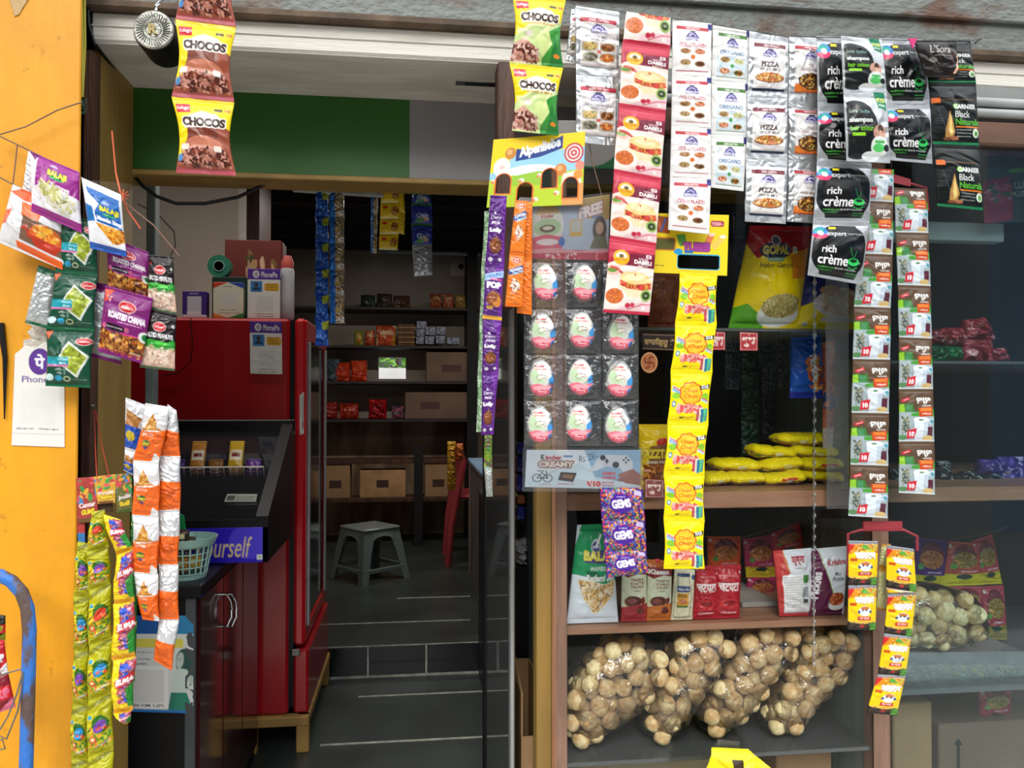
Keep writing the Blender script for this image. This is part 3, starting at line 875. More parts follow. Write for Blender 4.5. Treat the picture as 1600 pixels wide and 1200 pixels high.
for hi_, yy in enumerate((KY + .22, KY + .275)):
    za, zb_ = WZ(928, yy, 360), WZ(978, yy, 360)
    g = MB(); g.tube([(kx1, yy, za), (kx1 + .014, yy, za), (kx1 + .024, yy, za - .02), (kx1 + .026, yy, (za + zb_) / 2), (kx1 + .024, yy, zb_ + .02), (kx1 + .014, yy, zb_), (kx1, yy, zb_)], .003, 8); g.build('handle', M_CHROME, cdoors[hi_], True)

# chocolate cooler on the counter -------------------------------------------
cy1 = 2.12; cyb = 2.60
cx1 = WX(418, cy1, 850); cx0 = -1.30
zc0, zc1, zc2 = ktop + .002, WZ(812, cy1, 380), WZ(657, cyb, 400)
co = thing('chocolate_cooler', ((cx0 + cx1) / 2, cy1 + .2, zc0), 'dark purple chocolate display cooler with sloping glass and gold script on its front lip', 'display cooler')
prof = [(cy1, zc0), (cyb, zc0), (cyb, zc2), (cyb - .05, zc2), (cy1 + .02, zc1), (cy1, zc1)]
g = MB(); g.quadprism([(cx1, y, z) for y, z in prof], [(cx1 - .012, y, z) for y, z in prof]); g.build('side_panel', M_BLACK, co)
g = MB(); g.box(cx0, cx1 - .012, cyb - .01, cyb, zc0, zc2); g.box(cx0, cx1 - .012, cy1 + .01, cyb, zc0, zc0 + .03); g.build('liner', pbr('dark_liner', '#241a2a', .5, vscale=5, var=.3), co)
g = MB(); g.box(cx0, cx1, cyb - .07, cyb - .01, zc2 - .035, zc2 + .004, .003); g.build('top_rail', M_BLACK, co)
sl = [(cy1 + .012, zc1), (cyb - .05, zc2 - .02), (cyb - .05, zc2 - .026), (cy1 + .012, zc1 - .006)]
g = MB(); g.quadprism([(cx1 - .03, y, z) for y, z in sl], [(cx0, y, z) for y, z in sl]); g.build('sloping_glass', clear_mat('cooler_glass', (.6, .55, .62), .01, .03, haze=.01), co)
sl = [(cy1 + .002, zc1 + .008), (cyb - .05, zc2 + .002), (cyb - .05, zc2 - .03), (cy1 + .002, zc1 - .02)]
g = MB(); g.quadprism([(cx1 + .001, y, z) for y, z in sl], [(cx1 - .03, y, z) for y, z in sl]); g.build('glass_frame', M_BLACK, co)
cv = Cv(900, 300, '2a1cae', 0, 3)
cv.ell(.86, .4, .16, .5, '4a3ccc')
cv.rect(0, 0, .06, 1, '100818'); cv.text('Treat Yourself', .14, .26, .88, .84, 'd9c48a', .0, .25); cv.veg(.94, .85, .022)
sheet('front_lip', co, cv, [(WX(215, cy1), cy1, zc1 - .02), (cx1, cy1, zc1 - .02), (cx1, cy1, zc0), (WX(215, cy1), cy1, zc0)], bulge=0, wr=0, seal=0, sealwr=0, mat=FILM, dens=1.0, thick=.01)
g = MB(); g.box(cx0, cx1 - .002, cy1 + .001, cy1 + .01, zc1 - .02, zc1 - .0, 0); g.build('lip_edge', M_BLACK, co)
g = MB()
zw0, zw1 = WZ(752, cy1 + .22, 350), WZ(730, cy1 + .22, 350)
wy = cy1 + .22
g.tube([(cx0, wy, zw1), (cx1 - .05, wy, zw1)], .002, 6); g.tube([(cx0, wy, zw0), (cx1 - .05, wy, zw0)], .002, 6)
k = cx1 - .05
while k > cx0 + .3: g.tube([(k, wy, zw1), (k, wy, zw0)], .0012, 4); k -= .018
g.tube([(cx0, wy + .12, zw1 + .03), (cx1 - .05, wy + .12, zw1 + .03)], .002, 6)
g.build('wire_basket_rail', M_WIRE, co)
rs = np.random.RandomState(8)
for i in range(12):
    cc = ['5a1f86', 'c9a021', '8a5a20', 'b87a2a', '4a2a80', 'd0b030'][i % 6]
    xx = cx1 - .08 - i * .052
    cvx = Cv(40, 60, cc, 0, i); cvx.rect(.1, .3, .9, .6, 'e8dcc0'); cvx.rect(.2, .38, .8, .5, '7a2020')
    z_ = zw0 - .01 + (.05 if i % 2 else 0)
    t = tag(sheet('chocolate_bar', None, cvx, [(xx - .02, wy + .02 + .03 * (i % 2), z_ + .07), (xx + .02, wy + .02 + .03 * (i % 2), z_ + .07), (xx + .02, wy + .01, z_ - .02), (xx - .02, wy + .01, z_ - .02)], bulge=.006, dens=1.6, seed=i), 'small chocolate bar upright behind the wire rail of the dark cooler', 'chocolate bar', 'chocolate bars inside the cooler')
cvx = Cv(120, 40, 'b8bcae'); cvx.rect(.05, .2, .3, .8, '5a5a50'); cvx.scr(.35, .3, .95, .45, '666'); cvx.scr(.35, .6, .95, .75, '666')
yk = cy1 + .08
tag(sheet('price_card', None, cvx, quad(355, 772, 402, 772, 400, 784, 350, 784, yk), bulge=0, wr=0, seal=0, mat=CARD), 'small pale price card lying low behind the cooler glass', 'card')

# basket ------------------------------------------------------------------
bp = atg(305, 916, ktop); bp.y = 1.98; bp.x = WX(290, 1.98, 900)
bk = thing('plastic_basket', (bp.x, bp.y, ktop), 'pale teal openwork plastic basket of coins and packets on the counter', 'basket')
rt, rb, hb = .062, .046, WZ(838, 1.98, 300) - ktop
g = MB()
for i in range(22):
    a = 2 * math.pi * i / 22
    g.tube([(bp.x + rb * math.cos(a), bp.y + rb * math.sin(a), ktop + .006), (bp.x + rt * math.cos(a), bp.y + rt * math.sin(a), ktop + hb)], .0022, 5)
for k, zz in enumerate(np.linspace(.012, hb - .02, 5)):
    r = rb + (rt - rb) * zz / hb
    g.tube([(bp.x + r * math.cos(a), bp.y + r * math.sin(a), ktop + zz) for a in np.linspace(0, 2 * math.pi, 25)], .0016, 5, False)
g.build('lattice', M_TEALP, bk)
g = MB(); g.lathe((bp.x, bp.y, ktop + hb - .018), [(rt - .002, 0), (rt + .002, 0), (rt + .010, .018), (rt + .005, .018), (rt - .002, .004)], 'z', 32); g.build('rim', M_TEALP, bk, True)
g = MB(); g.lathe((bp.x, bp.y, ktop), [(rb, 0), (rb + .001, .012), (rb - .003, .012), (rb - .003, .004)], 'z', 32); g.build('base', M_TEALP, bk, True)
for i, (cc, dx, dy, dz) in enumerate((('c98a3a', -.012, -.01, .03), ('d9b24a', .014, .0, .034), ('5a4a40', 0, .008, .075), ('3d2d26', -.01, -.012, .095))):
    cvx = Cv(40, 40, cc, .2, i); cvx.rect(.2, .3, .8, .6, 'e8d8a0')
    c = Vector((bp.x + dx, bp.y + dy, ktop + dz))
    tag(sheet('sweet_packet', None, cvx, [c + Vector((-.022, 0, .02)), c + Vector((.022, -.004, .018)), c + Vector((.02, -.004, -.016)), c + Vector((-.022, 0, -.018))], bulge=.006, dens=1.5, seed=40 + i),
        ['orange-brown packet low in the teal basket', 'yellow packet low in the teal basket', 'grey-brown packet halfway up the teal basket', 'dark brown packet on top in the teal basket'][i], 'packet')
cvx = Cv(60, 60, '0f8a4a'); tag(sheet('green_carton', None, cvx, quad(278, 800, 288, 806, 291, 832, 276, 836, 2.09), bulge=.002, wr=.0005, seal=0), 'green folded carton standing behind the teal basket', 'carton')

# ------------------------------------------------------------------ cards, tape and roll on top of the fridge
def upay(w, h, photo=True):
    cv = Cv(w, h, 'f0eee8', 0, 4)
    cv.rect(0, 0, 1, .22, '5b2f9a'); cv.ell(.26, .11, .1, .075, 'f0eee8'); cv.text('पे', .2, .06, .32, .16, '5b2f9a', .02); cv.text('PhonePe', .42, .06, .92, .17, 'f0eee8', .015)
    cv.rect(.09, .25, .45, .47, '3a7fc0'); cv.ell(.27, .32, .06, .045, '4a342a'); cv.ell(.27, .43, .12, .06, '2a3a5a', half='top')
    cv.rrect(.52, .29, .98, .45, .06, 'e8b030')
    for k in range(3): cv.scr(.58, .315 + k * .045, .92, .335 + k * .045, '6a5020')
    cv.qrish(.28, .55, .80, .86); cv.scr(.25, .90, .85, .92, '777'); cv.scr(.3, .95, .8, .97, '555')
    return cv
ft = fzt + .003
def standing(name, label, cat, cv, x0, x1, ytop, Y, thick=.02, mat=CARD, grp=None, back=.0):
    xm = (x0 + x1) / 2
    zt = WZ(ytop, Y, xm); a, b = WX(x0, Y), WX(x1, Y)
    return tag(sheet(name, None, cv, [(a, Y + back, zt), (b, Y + back, zt), (b, Y, ft), (a, Y, ft)], bulge=0, wr=0, seal=0, mat=mat, thick=thick), label, cat, grp)
YT = FY + .03
cv = Cv(120, 120, 'e6e2ea', 0); cv.rect(0, 0, .22, .88, '4a2a86'); cv.rect(0, 0, 1, .2, '4a2a86'); cv.rect(.82, 0, 1, .88, '4a2a86'); cv.scr(.3, .06, .7, .12, 'd8d0e8'); cv.rect(.25, .24, .78, .74, 'd8d4de'); cv.rect(.2, .78, .8, .86, 'f0eef4')
standing('payment_stand', 'small purple-bordered payment stand, leftmost on top of the red fridge', 'payment stand', cv, 284, 320, 455, YT, .05)
cv = Cv(150, 180, 'e4dfc4', 0); cv.poly([(0, 0), (.5, 0), (0, .18)], 'd84a30'); cv.poly([(.5, 0), (1, 0), (1, .16)], '2a50b0'); cv.poly([(0, 1), (.5, 1), (0, .85)], 'e8943a'); cv.poly([(.5, 1), (1, 1), (1, .85)], '3a8a3a'); cv.ell(.5, .5, .54, .46, 'e9e5cd'); cv.scr(.35, .1, .65, .14, '888'); cv.qrish(.3, .3, .78, .66); cv.scr(.25, .76, .85, .79, '777'); cv.scr(.2, .84, .9, .87, '777')
standing('payment_card', 'cream payment card with red, blue, orange and green corners standing on the fridge', 'payment card', cv, 332, 378, 441, YT, .03)
standing('payment_card', 'white payment card with purple top, standing upright on top of the fridge', 'payment card', upay(150, 220), 386, 436, 420, YT, .02)
tag(sheet('payment_card', None, upay(150, 240), quad(390, 502, 440, 503, 441, 585, 391, 584, FY - .004), bulge=0, wr=.0003, seal=0, mat=CARD, thick=.0015), 'white payment card with purple top, stuck on the red side of the fridge', 'payment card')
c = Vector((WX(343, YT + .09), YT + .09, WZ(417, YT + .09, 343)))
t = thing('tape_roll', c, 'green tape roll lying on a box above the cards on the fridge', 'tape')
g = MB(); r0 = .037
g.lathe(c, [(r0, -.02), (r0, .02), (r0 * .45, .02), (r0 * .45, -.02)], 'y', 32); g.build('roll', pbr('green_tape', '#2f7a62', .4, vscale=8, var=.2), t, True)
g = MB(); g.lathe(c + Vector((0, -.001, 0)), [(r0 * .5, -.021), (r0 * .5, .021), (r0 * .42, .021), (r0 * .42, -.021)], 'y', 24); g.build('core', pbr('pale_core', '#7fb0a0', .6, vscale=8, var=.1), t, True)
g = MB(); yb0 = YT + .06
g.box(WX(330, yb0), WX(385, yb0), yb0, yb0 + .12, ft, c.z - r0, .002); tag(g.build('dark_green_box', pbr('dark_green_box', '#12352a', .5, vscale=6, var=.2), None), 'dark green box behind the cream card, carrying the tape roll', 'box')
cv = Cv(200, 100, '6a2a24', 0, 3); cv.bits(.4, .2, 1, .9, ['8a6a40', 'b08a60', '4a4a20', 'c0a080'], 60, .06)
Yq = YT + .20
tag(sheet('printed_carton', None, cv, [(WX(350, Yq), Yq, WZ(375, Yq, 390)), (WX(438, Yq), Yq, WZ(375, Yq, 390)), (WX(438, Yq), Yq, ft), (WX(350, Yq), Yq, ft)], bulge=0, wr=0, seal=0, mat=CARD, thick=.12), 'red-brown printed carton at the back of the fridge top', 'box')
a = Vector((WX(448, YT + .04), YT + .04, ft)); zt_ = WZ(400, YT + .04, 448)
t = thing('rolled_bag', a, 'tall white plastic roll with red top standing at the right edge of the fridge', 'plastic roll')
g = MB(); g.lathe(a, [(.020, 0), (.023, .01), (.023, (zt_ - ft) * .75), (.020, (zt_ - ft) * .8)], 'z', 20); g.build('roll', pbr('white_film_roll', '#c8c8cc', .4, vscale=10, var=.2), t, True)
g = MB(); g.lathe(a + Vector((0, 0, (zt_ - ft) * .8)), [(.020, 0), (.021, .02), (.012, (zt_ - ft) * .2)], 'z', 20); g.build('cap', pbr('pinkish_red', '#c05048', .5, vscale=10, var=.3), t, True)

# poster on the counter front ------------------------------------------------
cv = Cv(300, 460, 'dfe3e0', 0, 5)
cv.rect(0, 0, 1, .19, '1d5ea8'); cv.rect(.6, 0, 1, .19, '2f86b8'); cv.text('QR', .38, .02, .55, .14, 'e8f0f4', .02, .1)
cv.rrect(0, .24, .85, .33, .03, 'e6dc5a'); cv.scr(.05, .44, .35, .46, '888'); cv.scr(.0, .49, .3, .51, '666'); cv.scr(.0, .37, .6, .39, 'aaa')
cv.rect(0, .97, 1, 1, '2a7ac0'); cv.rrect(-.1, .52, .62, .955, .02, 'f4f4f0'); cv.qrish(.04, .56, .56, .9); cv.text('BHIM UPI', .1, .915, .55, .945, '555', .01)
cv.ell(.86, .48, .125, .14, '2c5650'); cv.ell(.93, .56, .1, .16, '2c5650'); cv.ell(.80, .46, .055, .085, 'c0cfc0', rot=.15); cv.path([(.77, .49), (.79, .50), (.81, .495)], .008, 'f4f4f4'); cv.ell(.785, .45, .008, .005, '2c4a44'); cv.ell(.815, .447, .008, .005, '2c4a44')
cv.poly([(.70, .58), (.78, .54), (.90, .55), (.97, .62), (.93, .76), (.88, .80), (.68, .80), (.66, .72)], 'cfe0d4'); cv.poly([(.92, .60), (1, .62), (1, .70), (.94, .70)], 'b8c8b8')
cv.poly([(.66, .79), (.90, .79), (1, .97), (.62, .97)], '2f8a72'); cv.poly([(.62, .97), (.67, .79), (.74, .79), (.70, .97)], '2a7a66')
tag(sheet('payment_poster', None, cv, quad(198, 962, 302, 962, 302, 1115, 198, 1112, KY - .004), bulge=0, wr=.0002, seal=0, mat=CARD), 'payment poster with a long-haired woman in green trousers, on the black counter front', 'poster')

# ------------------------------------------------------------------ back room: shelves and goods
g = MB()
sh = []
xa, xb = WX(500, YW), WX(744, YW)
t = thing('back_shelving', ((xa + xb) / 2, YW - .2, FZ), 'dark wall shelving across the back of the shop', 'shelving')
for (yy, th) in ((480, .018), (540, .018), (596, .018), (655, .02)):
    z = WZ(yy, YW - .3, 620); sh.append(z)
    g = MB(); g.box(xa - .25, xb, YW - .3, YW, z - th, z, .002); g.build('shelf', pbr('dark_shelf_board', '#3a3230', .6, vscale=5, var=.3, stretch=(.6, 4, 4)), t)
g = MB(); g.box(WX(730, YW - .32), WX(746, YW - .32), YW - .32, YW, FZ, 2.58); g.build('upright', M_DULLBLACK, t)
g = MB(); g.tube([(WX(590, YW - .3), YW - .3, WZ(393, YW - .3, 620)), (xb, YW - .3, WZ(396, YW - .3, 700))], .018, 10); g.build('top_rail', pbr('grey_rail', '#a0a4a6', .4, .5, vscale=10, var=.2), t)
g = MB(); g.box(WX(500, YW - .5), WX(728, YW - .5), YW - .5, YW - .31, WZ(716, YW - .5) - .03, WZ(716, YW - .5), .003)
g.box(WX(500, YW - .5), WX(728, YW - .5), YW - .5, YW - .31, WZ(775, YW - .5) - .03, WZ(775, YW - .5), .003)
t = thing('storage_rack', (WX(650, YW - .3), YW - .3, FZ), 'dark low storage rack along the foot of the back wall', 'rack')
g.build('rack_boards', M_DARKWOOD, t)
g = MB(); g.box(WX(647, YW - .52), WX(661, YW - .52), YW - .52, YW - .46, FZ, WZ(697, YW - .5), .003); g.build('post', M_DULLBLACK, t)
z775 = WZ(775, YW - .5)
for nm, lab, (x0, x1, yt), mt in (('cardboard_box', 'brown carton at the left end of the low rack', (503, 548, 716), M_CARDB), ('cardboard_box', 'bright brown carton in the middle of the low rack', (563, 634, 732), pbr('bright_carton', '#c89a6a', .8, vscale=8, var=.3)), ('cardboard_box', 'brown carton on the low rack just right of the black post', (664, 706, 718), M_CARDB)):
    g = MB(); g.box(WX(x0, YW - .45), WX(x1, YW - .45), YW - .49, YW - .32, z775 + .001, max(WZ(yt, YW - .45), z775 + .05), .003)
    tt = thing(nm, (WX((x0 + x1) / 2, YW - .3), YW - .3, z775 + .001), lab, 'box'); g.build('carton', mt, tt)
    g = MB(); xm = WX((x0 + x1) / 2, YW - .451); g.box(xm - .04, xm + .04, YW - .4915, YW - .49, z775 + .07, z775 + .12); g.build('printed_label', pbr('box_label', '#4a3028', .7, vscale=8, var=.1), tt)
# boxes on shelves (right side)
for lab, (x0, x1, yt), z in (('brown printed carton on the third back shelf, at its right end', (666, 734, 551), sh[2]), ('long dark carton on the lowest back shelf', (633, 734, 613), sh[3])):
    Yb = YW - .28
    tt = thing('cardboard_box', (WX((x0 + x1) / 2, Yb), Yb + .1, z + .001), lab, 'box')
    g = MB(); g.box(WX(x0, Yb), WX(x1, Yb), Yb, YW - .01, z + .001, WZ(yt, Yb), .003); g.build('carton', M_CARDD, tt)
    g = MB(); g.box(WX(x0 + 24, Yb), WX(x0 + 54, Yb), Yb - .001, Yb, z + .07, z + .12); g.build('printed_label', pbr('carton_print', '#5a3a34', .7, vscale=8, var=.1), tt)
def lump(name, label, cat, x0, x1, ytop, z, cols, Y=None, grp=None, i=0, h=None):
    Y = Y or YW - .25
    cv = Cv(48, 36, cols[0], .1, i); cv.bits(0, 0, 1, 1, cols, 14, .14); cv.rect(.2, .3, .8, .5, cols[-1])
    zt = WZ(ytop, Y, (x0 + x1) / 2); a, b = WX(x0, Y), WX(x1, Y)
    return tag(sheet(name, None, cv, [(a, Y + .03, zt), (b, Y + .03, zt), (b, Y, z + .001), (a, Y, z + .001)], bulge=.03, wr=.012, seal=.02, dens=1.0, seed=i, thick=.03), label, cat, grp)
n = 0
for (x0, x1, yt, z, cols, lab) in (
    (563, 585, 460, sh[0], ['2a3a2a', '4a4a3a', '22332a'], 'dark green packet on the top back shelf'), (588, 612, 458, sh[0], ['3a3428', '5a4a30', '443a2a'], 'olive packet on the top back shelf'), (614, 640, 461, sh[0], ['5a3a2a', '3a5a2a', '402a20'], 'brown and green packet on the top back shelf'),
    (672, 690, 458, sh[0], ['a05030', 'c07a40', 'b89a60'], 'orange packet on the top back shelf, nearest its centre'), (692, 709, 458, sh[0], ['b06038', 'a04028', 'c8a080'], 'reddish packet on the top back shelf'), (711, 728, 460, sh[0], ['a08040', '8a5a30', 'c0a060'], 'tan packet at the right end of the top back shelf'),
    (553, 567, 517, sh[1], ['a09a30', 'c04a20', 'd0b060'], 'yellow-green jar-like packet on the second back shelf'), (570, 585, 516, sh[1], ['c04a20', 'e0803a', 'f0c090'], 'orange packet second on the second back shelf'), (587, 618, 508, sh[1], ['c8502a', 'd09030', 'f0c8a0'], 'large orange packet on the second back shelf'),
    (492, 512, 575, sh[2], ['3a4a50', '2a3238', '4a5a60'], 'dark grey bag at the left of the third back shelf'), (505, 530, 560, sh[2], ['4a5a60', '5a6a70', '3a4a50'], 'grey bag on the third back shelf beside the orange bags'), (522, 546, 566, sh[2], ['c83a1a', 'd84a20', 'b8321a'], 'left orange-red bag on the third back shelf'), (548, 573, 563, sh[2], ['d8421e', 'c0381a', 'e05a30'], 'right orange-red bag on the third back shelf'),
    (500, 527, 628, sh[3], ['8a2018', 'b04a28', 'a02a1a'], 'dark red packet, leftmost on the lowest back shelf'), (530, 560, 630, sh[3], ['a02818', 'c85a30', 'b8452a'], 'orange-red packet on the lowest back shelf'), (576, 604, 624, sh[3], ['a01018', 'c02028', '8a0c14'], 'crimson packet on the lowest back shelf'), (612, 632, 634, sh[3], ['5a3a4a', '8a7a8a', 'a05060'], 'small pale-mauve packet on the lowest back shelf')):
    n += 1; lump('snack_packet', lab, 'packet', x0, x1, yt, z, cols, i=n, grp='packets on the back shelves')
t = thing('switch_plate', at(716, 418, YW), 'pale switch plate with a dark round hole, high on the back wall', 'switch plate')
g = MB(); g.box(WX(703, YW), WX(733, YW), YW - .012, YW - .001, WZ(433, YW, 718), WZ(403, YW, 718), .004); g.build('plate', pbr('pale_switch_plate', '#b0a79c', .5, vscale=8, var=.1), t)
g = MB(); g.lathe((WX(720, YW), YW - .013, WZ(417, YW, 718)), [(.022, -.002), (.022, .002)], 'y', 20); g.build('knob', M_DULLBLACK, t)
# biscuit stacks: brown flat packets, pale soap boxes
Yb = YW - .25
k = 0
for i in range(9):
    z = sh[1] + .002 + i * .0175
    a, b = WX(620 + (i % 2), Yb), WX(649 - (i % 3), Yb)
    g = MB(); g.box(a, b, Yb, Yb + .1, z, z + .016, .005)
    tag(g.build('biscuit_packet', pbr('brown_biscuit_pack_%d' % (i % 2), ['#7a4a2c', '#b89060'][i % 2], .4, coat=.3, vscale=30, var=.5), None), 'flat brown biscuit packet in the stack on the second back shelf', 'biscuit packet', 'stack of flat biscuit packets')
for (x0, x1, y0, y1) in ((651, 667, 503, 515), (651, 664, 515, 527), (650, 663, 527, 539), (665, 681, 512, 525), (664, 679, 526, 539), (682, 697, 511, 524), (681, 696, 525, 538), (698, 719, 528, 539)):
    g = MB(); g.box(WX(x0, Yb), WX(x1, Yb) - .003, Yb, Yb + .09, WZ(y1, Yb), WZ(y0, Yb) - .002, .004)
    tag(g.build('soap_box', pbr('pale_blue_grey_box', '#9aa0b0', .5, vscale=40, vcol='#5f6678', lo=.4, hi=.5), None), 'small pale grey soap box stacked on the second back shelf', 'box', 'pale boxes on the second back shelf')

# stool ---------------------------------------------------------------------
sp = atg(604, 910, FZ)
sc_ = Vector((WX(578, sp.y + .13, 800), sp.y + .13, FZ))
hs = WZ(826, sp.y, 604) - FZ
st = thing('plastic_stool', sc_, 'small pale grey plastic stool standing alone on the dark floor', 'stool')
RZ = Matrix.Translation(sc_) @ Matrix.Rotation(math.radians(38), 4, 'Z')
rt_, rb_ = .115, .158
def sqpt(r, z, ang): return RZ @ Vector((r * math.cos(ang) * 1.0, r * math.sin(ang) * 1.0, z))
g = MB(); g.box(-rt_ - .008, rt_ + .008, -rt_ - .008, rt_ + .008, hs - .016, hs, .008, M=RZ); g.build('seat', M_PALEPL, st, True)
for sx in (-1, 1):
    for sy in (-1, 1):
        # L-shaped leg
        T, B, w = rt_, rb_, .042
        pr = []
        for (r, z, ww) in ((T, hs - .014, .075), (T + (B - T) * .45, hs * .55, .052), (B, 0, .040)):
            pr.append([RZ @ Vector((sx * (r - dx), sy * (r - dy), z)) for dx, dy in ((0, 0), (ww, 0), (ww, .008), (.008, .008), (.008, ww), (0, ww))])
        g = MB(); v = [p for ring in pr for p in ring]
        f = [(k_ * 6 + i, k_ * 6 + (i + 1) % 6, (k_ + 1) * 6 + (i + 1) % 6, (k_ + 1) * 6 + i) for k_ in range(2) for i in range(6)] + [(0, 1, 2, 3), (0, 3, 4, 5), (12, 15, 14, 13), (12, 17, 16, 15)]
        g.add(v, f); g.build('leg', M_PALEPL, st)
for a in range(4):
    # arched apron and stretcher on each side
    R2 = RZ @ Matrix.Rotation(a * math.pi / 2, 4, 'Z')
    fr_, bk_ = [], []
    n_ = 10
    top = [Vector((-rt_ + .03 + (2 * rt_ - .06) * i / n_, -rt_ - .001, hs - .014)) for i in range(n_ + 1)]
    bot = [Vector((-rt_ + .03 + (2 * rt_ - .06) * i / n_, -rt_ - .012, hs - .045 - .05 * (abs(i / n_ * 2 - 1) ** 3))) for i in range(n_ + 1)]
    V = [R2 @ p for p in top] + [R2 @ p for p in bot] + [R2 @ (p + Vector((0, .006, 0))) for p in top] + [R2 @ (p + Vector((0, .006, 0))) for p in bot]
    m_ = n_ + 1
    f = []
    for i in range(n_):
        f += [(i, i + 1, m_ + i + 1, m_ + i), (2 * m_ + i + 1, 2 * m_ + i, 3 * m_ + i, 3 * m_ + i + 1), (m_ + i, m_ + i + 1, 3 * m_ + i + 1, 3 * m_ + i), (i + 1, i, 2 * m_ + i, 2 * m_ + i + 1)]
    g = MB(); g.add(V, f); g.build('apron', M_PALEPL, st)
    r = rt_ + (rb_ - rt_) * .78
    g = MB(); g.box(-r + .02, r - .02, -r, -r + .010, hs * .19, hs * .27, .003, M=R2); g.build('stretcher', M_PALEPL, st)

# table -----------------------------------------------------------------------
ty1 = atg(733, 895, FZ).y; ty0 = atg(768, 960, FZ).y
tx = WX(734, ty1, 800); tz = WZ(716, ty1, 733)
t = thing('side_table', (tx + .3, (ty0 + ty1) / 2, FZ), 'grey-sided table with a pale blue top, beyond the glass door', 'table')
g = MB(); g.box(tx - .01, tx + .62, ty0 - .02, ty1 + .03, tz - .022, tz, .004); g.build('table_top', M_BLUECL, t)
g = MB(); g.box(tx, tx + .02, ty0, ty1, FZ, tz - .022); g.build('side_panel', pbr('grey_panel', '#6a6764', .6, vscale=5, var=.2), t)
g = MB(); g.box(tx - .004, tx + .018, ty1, ty1 + .012, FZ, tz - .022); g.build('edge_strip', pbr('pale_edge_wood', '#c09a78', .6, vscale=8, var=.2), t)
g = MB(); g.box(tx + .02, tx + .6, ty1 - .02, ty1, FZ, tz - .022); g.build('back_panel', M_BLACK, t)
bx = WX(768, 2.75, 900)
t = thing('black_cabinet', (bx + .2, 2.9, SZ), 'low black cabinet behind the glass door', 'cabinet')
g = MB(); g.box(bx, bx + .32, 2.5, ty0 - .3 if ty0 > 3.0 else 3.0, SZ, WZ(800, 2.75, 770), .006); 
g = MB(); g.box(bx, bx + .32, 2.5, YR - .01, SZ, WZ(800, 2.75, 770), .006); g.build('body', M_BLACK, t)
g = MB(); g.box(bx - .004, bx + .33, 2.49, YR - .005, WZ(800, 2.75, 770), WZ(800, 2.75, 770) + .015, .004); g.build('top', M_BLACK, t)

# red plastic chair --------------------------------------------------------------
yc = 5.0
t = thing('plastic_chair', (WX(722, yc), yc, FZ), 'red plastic chair standing behind the blue-topped table', 'chair')
M_RC = pbr('faded_red_plastic', '#a83a40', .4, coat=.2, vscale=5, var=.15)
X0 = WX(708, yc)
zs_ = FZ + .42
g = MB(); g.box(X0 + .02, X0 + .44, yc - .2, yc + .2, zs_ - .02, zs_, .01); g.build('seat', M_RC, t, True)
for dy in (-.2, .2):
    g = MB(); g.tube([(X0 - .04, yc + dy, FZ), (X0 - .02, yc + dy, FZ + .25), (X0 + .01, yc + dy, zs_), (X0 + .05, yc + dy, zs_ + .2), (X0 + .03, yc + dy, WZ(700, yc))], [.02, .022, .028, .024, .018], 10); g.build('leg', M_RC, t, True)
    g = MB(); g.tube([(X0 + .46, yc + dy, FZ), (X0 + .43, yc + dy, zs_)], [.018, .024], 10); g.build('leg', M_RC, t, True)
g = MB()
for k in range(6): g.box(X0 + .03, X0 + .045, yc - .19 + k * .068, yc - .19 + k * .068 + .035, zs_ + .05, WZ(705, yc), .003)
g.box(X0 + .025, X0 + .05, yc - .22, yc + .22, WZ(712, yc), WZ(698, yc), .008); g.build('backrest', M_RC, t)
# hanging yellow and orange packets near the chair
for i, (x0, x1, y0, y1, c1, c2) in enumerate(((699, 712, 690, 766, 'c8962a', 'a85a20'), (713, 724, 693, 720, 'b8502a', 'd08a30'))):
    cvx = Cv(60, 200, c1, .1, i); cvx.bits(0, 0, 1, 1, [c2, 'e0b040', c1], 50, .12)
    tag(sheet('hanging_packets', None, cvx, quad(x0, y0, x1, y0, x1, y1, x0, y1, 4.6), bulge=.02, wr=.01, seal=.02, dens=1.0, seed=70 + i, thick=.02), ['yellow snack packets hanging beside the red chair back', 'short orange packet hanging above the red chair'][i], 'packet')
# white cloth, blue packs and open carton seen between door and ochre post
cvx = Cv(60, 60, 'dfe0e6', 0, 1)
tag(sheet('white_cloth', None, cvx, quad(804, 850, 822, 843, 822, 884, 804, 880, 2.03), bulge=.05, wr=.02, seal=.02, dens=.8, seed=5, thick=.05, mat=MATTE), 'crumpled white cloth between the glass door and the ochre post', 'cloth')
t = thing('narrow_stand', (WX(830, 2.0), 2.1, .37), 'dark narrow stand holding the cloth and blue packs behind the ochre post', 'stand')
g = MB(); g.box(WX(806, 1.98), (xs0 - .004), 1.98, 2.2, .37, WZ(886, 1.98, 820)); g.box(WX(806, 1.98), (xs0 - .004), 2.0, 2.2, WZ(814, 1.98, 820) - .012, WZ(814, 1.98, 820)); g.box(WX(806, 1.98), (xs0 - .004), 2.2, 2.22, WZ(886, 1.98, 820), 2.0); g.build('body', M_BLACK, t)
zk = WZ(814, 1.98, 820) + .001
